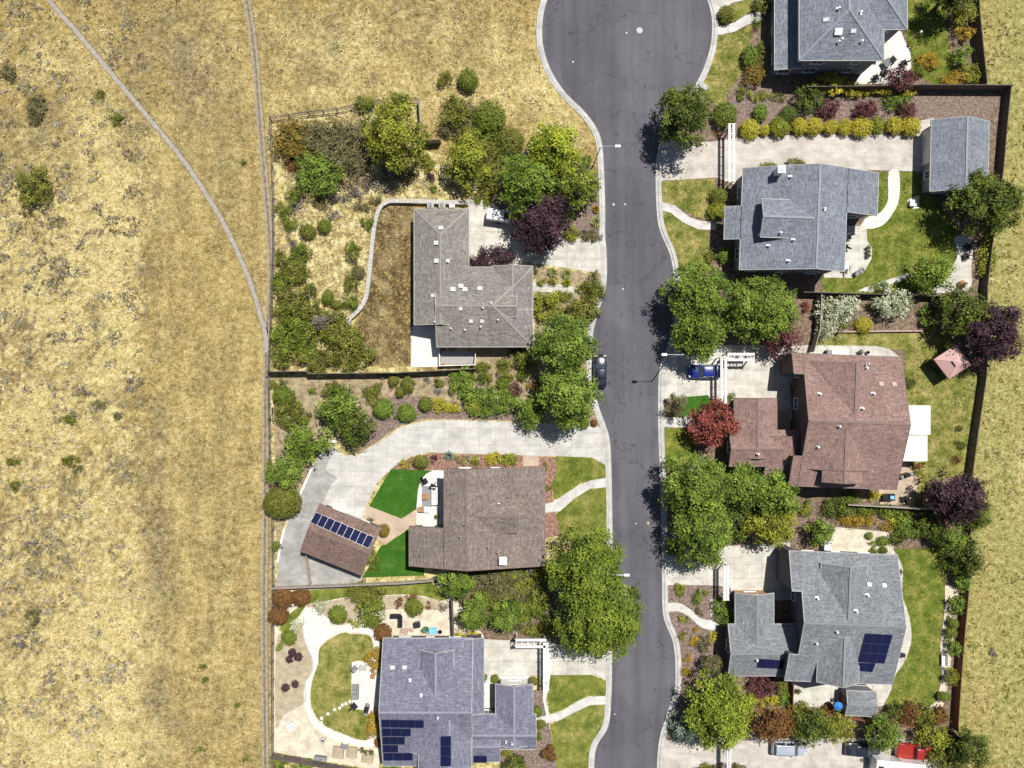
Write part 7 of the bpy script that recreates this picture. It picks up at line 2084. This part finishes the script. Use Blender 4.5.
# patio of the brown roofed house
lounge_chair(424.5, 481.5, -60, 'black round armchair at the head of the white lounge patio')
lounge_chair(433, 487, -120, 'black armchair nearer the wall on the white lounge patio')
sofa(434.5, 496, 90, 2.3, 'white outdoor sofa with its back to the brown roofed house')
table(425.5, 496.5, 0, .85, .85, .42, 'orange brown square coffee table on the lounge patio', 'cedar_wood')
mb = MB(); mb.prism([tuple(P(*q).xy) for q in ((422, 486), (431, 486), (431, 508), (422, 508))], .0, .062)
tag(build('rug', mb, 'grey_fabric'), 'grey rug under the orange brown coffee table', 'rug')
box_thing('storage_box', 'box', 421, 509.5, 0, .75, .65, .5, 'brown storage box at the lower end of the lounge patio', 'mulch_red' if False else 'cedar_wood')
table(427, 509.5, 0, .8, .8, .5, 'white square side table at the lower end of the lounge patio', 'white_paint', 'white_paint')
pot(437, 516, .25, .5, 'dark pot close to the wall of the lounge patio', 'grey_plastic', 'ball')
# gravel garden of the blue roofed house
sofa(395.5, 616.5, 180, 1.3, 'black garden bench sofa on the cream gravel, the sideways one', 'black_fabric', .6)
sofa(400, 621.5, 90, 1.4, 'black garden bench sofa on the cream gravel, the upright one', 'black_fabric', .6)
box_thing('storage_box', 'box', 417, 625, 8, .8, .7, .8, 'dark grey storage box at the end of the stone heap', 'grey_plastic', 'dark_metal')
pot(425.5, 629.6, .42, .65, 'big teal glazed pot near the blue roof eave', 'teal_glaze', 'ball')
box_thing('cooler_box', 'box', 433, 631, 0, 1.05, .7, .5, 'sky blue cooler box beside the teal pot', 'sky_fabric')
pot(440, 632, .32, .5, 'grey pot right of the sky blue cooler box', 'stone')
mb = MB()
rr = np.random.default_rng(4)
for _ in range(26):
    c = P(rr.uniform(400, 413), rr.uniform(628, 633), 0)
    s = rr.uniform(.12, .24)
    mb.lathe([(s * .6, 0.02), (s, s * .5), (s * .75, s), (s * .2, s * 1.2)], 7, 0, (c.x, c.y))
tag(build('stone_heap', mb, 'stone_pink'), 'low heap of pinkish stones beside the rust brown ball', 'stones', kind='stuff')
lounge_chair(354.5, 669, -45, 'grey patio chair at the upper corner of the white slab', 'grey_fabric')
table(363, 667.5, 0, .9, .7, .6, 'grey slatted table at the top of the white slab', 'deck_wood')
table(372.6, 676.6, 0, .6, .6, .45, 'little brown table against the golden shrub', 'cedar_wood')
sofa(355.5, 692, 90, 1.9, 'long grey patio sofa on the lawn edge of the white slab', 'grey_fabric')
lounge_chair(354, 706, 40, 'dark patio chair at the lower corner of the white slab')
grill(366.5, 709.5, 75, 'black barbecue at the lower edge of the white slab')
sofa(291, 725.5, 35, 1.0, 'small white bench with dark cushion on the cream gravel', 'white_fabric', .6)
o = thing('fire_pit', 'round grey fire pit on the cream gravel', 'fire pit', at(322.5, 741))
mb = MB(); mb.lathe([(.42, 0), (.46, .4), (.36, .42), (.32, .3), (.05, .28)], 20); build('bowl', mb, 'stone', o)
mb = MB(); mb.beam((-.2, -.1, .33), (.2, .12, .33), .09, .09); mb.beam((-.18, .14, .4), (.2, -.12, .4), .09, .09); build('log', mb, 'bark', o)
for px, w_, lab in ((338, 1.5, 'left'), (351.7, 1.4, 'middle'), (367.5, 1.5, 'right')):
    o = thing('raised_bed', f'square tan raised bed by the bottom fence, the {lab} of three', 'raised bed', at(px, 753 if lab != 'right' else 757.5, .5), R(-6))
    hl, t = w_ / 2, .06
    mb = MB(); mb.box(-hl, -hl, 0, hl, -hl + t, .5); mb.box(-hl, hl - t, 0, hl, hl, .5); mb.box(-hl, -hl + t, 0, -hl + t, hl - t, .5); mb.box(hl - t, -hl + t, 0, hl, hl - t, .5)
    build('frame', mb, 'tan_wood', o)
    mb = MB(); mb.box(-hl + t, -hl + t, 0, hl - t, hl - t, .44); build('soil', mb, 'gravel_tan', o)
table(345, 745.5, -8, 1.0, .6, .8, 'grey potting table above two raised beds', 'grey_plastic')
for px, py, r, lab in ((361.5, 749.5, .24, 'dark pot between potting table and right raised bed'), (366.5, 752, .22, 'dark pot touching the right raised bed'), (371, 752, .24, 'dark pot at the corner of the right raised bed')):
    pot(px, py, r, .45, lab, 'grey_plastic', 'dark')
sofa(320.5, 758.5, 174, 1.5, 'bluish garden bench against the bottom fence', 'grey_fabric', .6)
for px, py in ((321.4, 722.5), (321.6, 718), (328, 713.7), (334.7, 709.4), (339.6, 707.8), (342.3, 704.8), (346, 703.4), (349.8, 701.4)):
    c = P(px, py)
    mb = MB(); mb.lathe([(.23, 0), (.23, .03), (.20, .04)], 12)
    tag(build('stepping_stone', mb, 'concrete_white', None, (c.x, c.y, .045)), 'round pale stepping stone, one of eight crossing the kidney lawn', 'stepping stone', 'stepping stones across the kidney lawn')
for k in range(4):
    c = P(712, 600.5 + k * 4.8)
    mb = MB(); mb.box(-.25, -.2, 0, .25, .2, .04)
    tag(build('stepping_stone', mb, 'concrete_white', None, (c.x, c.y, .035), bevel=.01), 'square white stepping stone, one of four in the mulch garden', 'stepping stone', 'square stepping stones in the mulch')
# taupe house
for px, lab in ((430.5, 'left'), (442, 'right')):
    o = box_thing('air_conditioner', 'air conditioner', px, 205, 0, .85, .7, .8, f'pale grey air conditioner behind the taupe roof, the {lab} one', 'trim_grey', 'trim_grey')
    mb = MB(); mb.lathe([(.3, .92), (.3, .96), (.1, .97)], 16); build('fan_guard', mb, 'grey_plastic', o)
box_thing('utility_box', 'box', 452, 205.5, 5, .7, .5, .6, 'small white utility box at the wing corner', 'white_metal')
o = thing('garden_steps', 'small weathered wooden steps in the bush thicket', 'steps', at(447, 172, .5), 0)
for k in range(4):
    mb = MB(); mb.box(-.7, -.9 + k * .45, 0, .7, -.45 + k * .45, .16 + k * .15); build('step', mb, 'deck_wood', o)
for x in (-.8, .8):
    mb = MB(); mb.beam((x, -.9, .95), (x, .9, 1.45), .08, .06)
    for y, zt in ((-.85, .95), (0, 1.2), (.85, 1.44)):
        mb.box(x - .04, y - .04, 0, x + .04, y + .04, zt)
    build('handrail', mb, 'fence_wood', o)
mb = MB(); a, b = P(441, 351), P(474, 364); mb.box(a.x, b.y, 0, b.x, a.y, .12)
for k in range(30):
    y = b.y + (a.y - b.y) * k / 30
    mb.box(a.x, y + .01, .12, b.x, y + (a.y - b.y) / 30 - .01, .15)
tag(build('deck', mb, 'deck_wood'), 'weathered grey deck under the south eave of the taupe house', 'deck')
# slate house patio
lounge_chair(848, 237, 200, 'black sling chair at the top of the steel blue house patio')
lounge_chair(844.5, 247, 160, 'black armchair close to the wall of the steel blue house')
lounge_chair(846, 268.5, 90, 'white cushioned chair at the bottom of the steel blue house patio', 'white_fabric', .8)
sofa(859, 272, 215, 1.3, 'dark slatted bench at the patio corner by the lawn', 'grey_fabric', .6)
for k in range(3):
    pot(868, 247.5 + k * 4.3, .22, .4, f'dark pot on the patio edge, {("top", "middle", "bottom")[k]} of three in a line', 'grey_plastic', 'dark')
lounge_chair(967.5, 247, 230, 'dark chair on the curved terrace, nearer the oak')
lounge_chair(966, 256.5, 190, 'dark chair on the curved terrace, second from the oak')
o = thing('fire_pit', 'brown hooded fire pit on the curved terrace', 'fire pit', at(963, 284, .6))
mb = MB(); mb.lathe([(.5, 0), (.55, .4), (.3, .8), (.08, 1.0)], 14); build('bowl', mb, 'mulch_red' if False else 'cedar_wood', o)
mb = MB(); mb.lathe([(.09, .98), (.09, 1.5), (.12, 1.52)], 10); build('chimney', mb, 'dark_metal', o)
box_thing('planter_box', 'planter', 913, 203, 0, .8, .8, .5, 'white planter on the slab beside the steel blue garage', 'white_paint')
o = thing('garden_lamp', 'slim garden lamp post with white globe on the side lawn', 'garden lamp', at(914, 38, .5))
mb = MB(); mb.lathe([(.06, 0), (.035, .1), (.03, 2.1)], 8); build('pole', mb, 'dark_metal', o)
mb = MB(); mb.lathe([(.05, 2.1), (.17, 2.2), (.19, 2.32), (.12, 2.44), (.02, 2.48)], 14); build('globe', mb, 'lamp_lens', o)
# grey house patio
for px, py, rz, lab in ((893, 59.5, 40, 'dark chair at the upper part of the white curved patio'), (885, 72, 70, 'dark chair at the lower part of the white curved patio'), (904, 63.5, 200, 'dark chair on the lawn side of the white curved patio'), (876, 78, 20, 'dark chair near the corner wall on the white curved patio')):
    lounge_chair(px, py, rz, lab)
table(886, 63.5, 30, 1.0, 1.0, .72, 'dark square table on the white curved patio', 'dark_metal')
# rust house
grill(907, 475.5, 20, 'black barbecue on the tan patio corner')
sofa(888, 497, 0, 1.6, 'dark patio sofa with blue cushions on the tan patio', 'black_fabric')
mb = MB(); mb.box(-.3, -.25, 0, .3, .25, .14)
c = P(892, 497.6, .5); tag(build('cushion', mb, 'sky_fabric', None, (c.x, c.y, .52), bevel=.05), 'blue cushion lying on the dark patio sofa', 'cushion')
lounge_chair(904.5, 499, 100, 'black armchair on the tan patio beside the dark sofa')
box_thing('storage_box', 'box', 838.5, 352, 0, 2.6, .7, .6, 'long pale storage bench north of the rust roof', 'trim_grey', 'white_paint')
box_thing('waste_bin', 'bin', 829.5, 352.5, 0, .6, .65, 1.0, 'dark waste bin north of the rust roof', 'dark_metal', 'grey_plastic')
pot(861, 352, .3, .5, 'dark pot right of the pale storage bench', 'grey_plastic', 'dark')
pot(868, 352.5, .24, .4, 'small dark pot second from the pale storage bench', 'grey_plastic')
for k, px in enumerate((911, 916, 922)):
    pot(px, 464.5 + (k % 2) * 1.5, .3, .45, f'potted plant at the foot of the lower patio cover, {("left", "middle", "right")[k]}', 'terracotta', 'rust' if k == 1 else 'ball')
# ash house
o = thing('parasol', 'closed blue parasol beside the garden shed', 'parasol', at(835.5, 703.5, 1.2))
mb = MB(); mb.lathe([(.03, 0), (.03, 2.5)], 8); build('pole', mb, 'white_metal', o)
mb = MB()
for k in range(8):
    a0, a1 = k * math.pi / 4, (k + 1) * math.pi / 4
    mb.add([(0, 0, 2.5), (.62 * math.cos(a0), .62 * math.sin(a0), 2.05), (.62 * math.cos(a1), .62 * math.sin(a1), 2.05)], [(0, 1, 2)])
    mb.add([(.62 * math.cos(a0), .62 * math.sin(a0), 2.05), (.62 * math.cos(a1), .62 * math.sin(a1), 2.05), (.6 * math.cos(a1), .6 * math.sin(a1), 1.92), (.6 * math.cos(a0), .6 * math.sin(a0), 1.92)], [(0, 1, 2, 3)])
build('canopy', mb, 'blue_fabric', o)
mb = MB(); mb.lathe([(.28, 0), (.28, .08), (.08, .12)], 14); build('base', mb, 'dark_metal', o)
pot(798.5, 691.5, .3, .45, 'dark pot with spreading plant on the pale patio', 'grey_plastic', 'dark')
pot(899.5, 571.5, .3, .4, 'dark pot on the pale path, upper', 'dark_metal', 'rust')
box_thing('planter_box', 'planter', 902, 655, -15, .8, .5, .5, 'dark planter box on the pale path, lower', 'dark_metal')
box_thing('water_tank', 'tank', 827.5, 547, 0, .9, .8, 1.0, 'pale blue water tank above the ash roof eave', 'sky_fabric', 'white_metal')
o = thing('garden_bench', 'white garden bench on the gravel strip', 'bench', at(943.5, 660, .4), R(90))
mb = MB(); mb.box(-.75, -.28, .38, .75, .28, .44); build('seat', mb, 'white_paint', o)
mb = MB(); mb.box(-.75, -.34, .5, .75, -.29, .9); build('backrest', mb, 'white_paint', o)
for x in (-.65, .65):
    mb = MB(); mb.box(x - .04, -.28, 0, x + .04, .28, .38); build('leg', mb, 'white_paint', o)

# ================================================================ light, sky, camera
sun_dir = Vector((0.28, 0.40, 1.0)).normalized()
sl = bpy.data.lights.new('sun', 'SUN')
sl.energy, sl.angle, sl.color = 4.9, R(0.5), (1.0, 0.965, 0.90)
so = bpy.data.objects.new('sun', sl)
so.rotation_euler = sun_dir.to_track_quat('Z', 'Y').to_euler()
so.location = sun_dir * 200
COL.objects.link(so)
w = bpy.data.worlds.new('World')
bpy.context.scene.world = w
w.use_nodes = True
nt = w.node_tree
bg = nt.nodes['Background']
sky = nt.nodes.new('ShaderNodeTexSky')
sky.sky_type = 'NISHITA'
sky.sun_disc = False
sky.sun_elevation = math.asin(sun_dir.z)
sky.sun_rotation = math.atan2(sun_dir.x, sun_dir.y)
nt.links.new(sky.outputs[0], bg.inputs['Color'])
bg.inputs['Strength'].default_value = 0.05
cd = bpy.data.cameras.new('camera')
cd.sensor_width = 36.0
cd.sensor_fit = 'HORIZONTAL'
cd.lens = 36.0 * (S * H) / 1024
cd.clip_start, cd.clip_end = 1.0, 20000
co = bpy.data.objects.new('camera', cd)
co.location = (0, 0, H)
co.rotation_euler = (0, 0, 0)
COL.objects.link(co)
sc = bpy.context.scene
sc.camera = co
sc.view_settings.view_transform = 'Standard'
sc.view_settings.look = 'None'
sc.view_settings.exposure = 0.08
sc.view_settings.gamma = 1.0
sc.view_settings.use_curve_mapping = False
sc.cycles.max_bounces = 6
sc.cycles.diffuse_bounces = 2
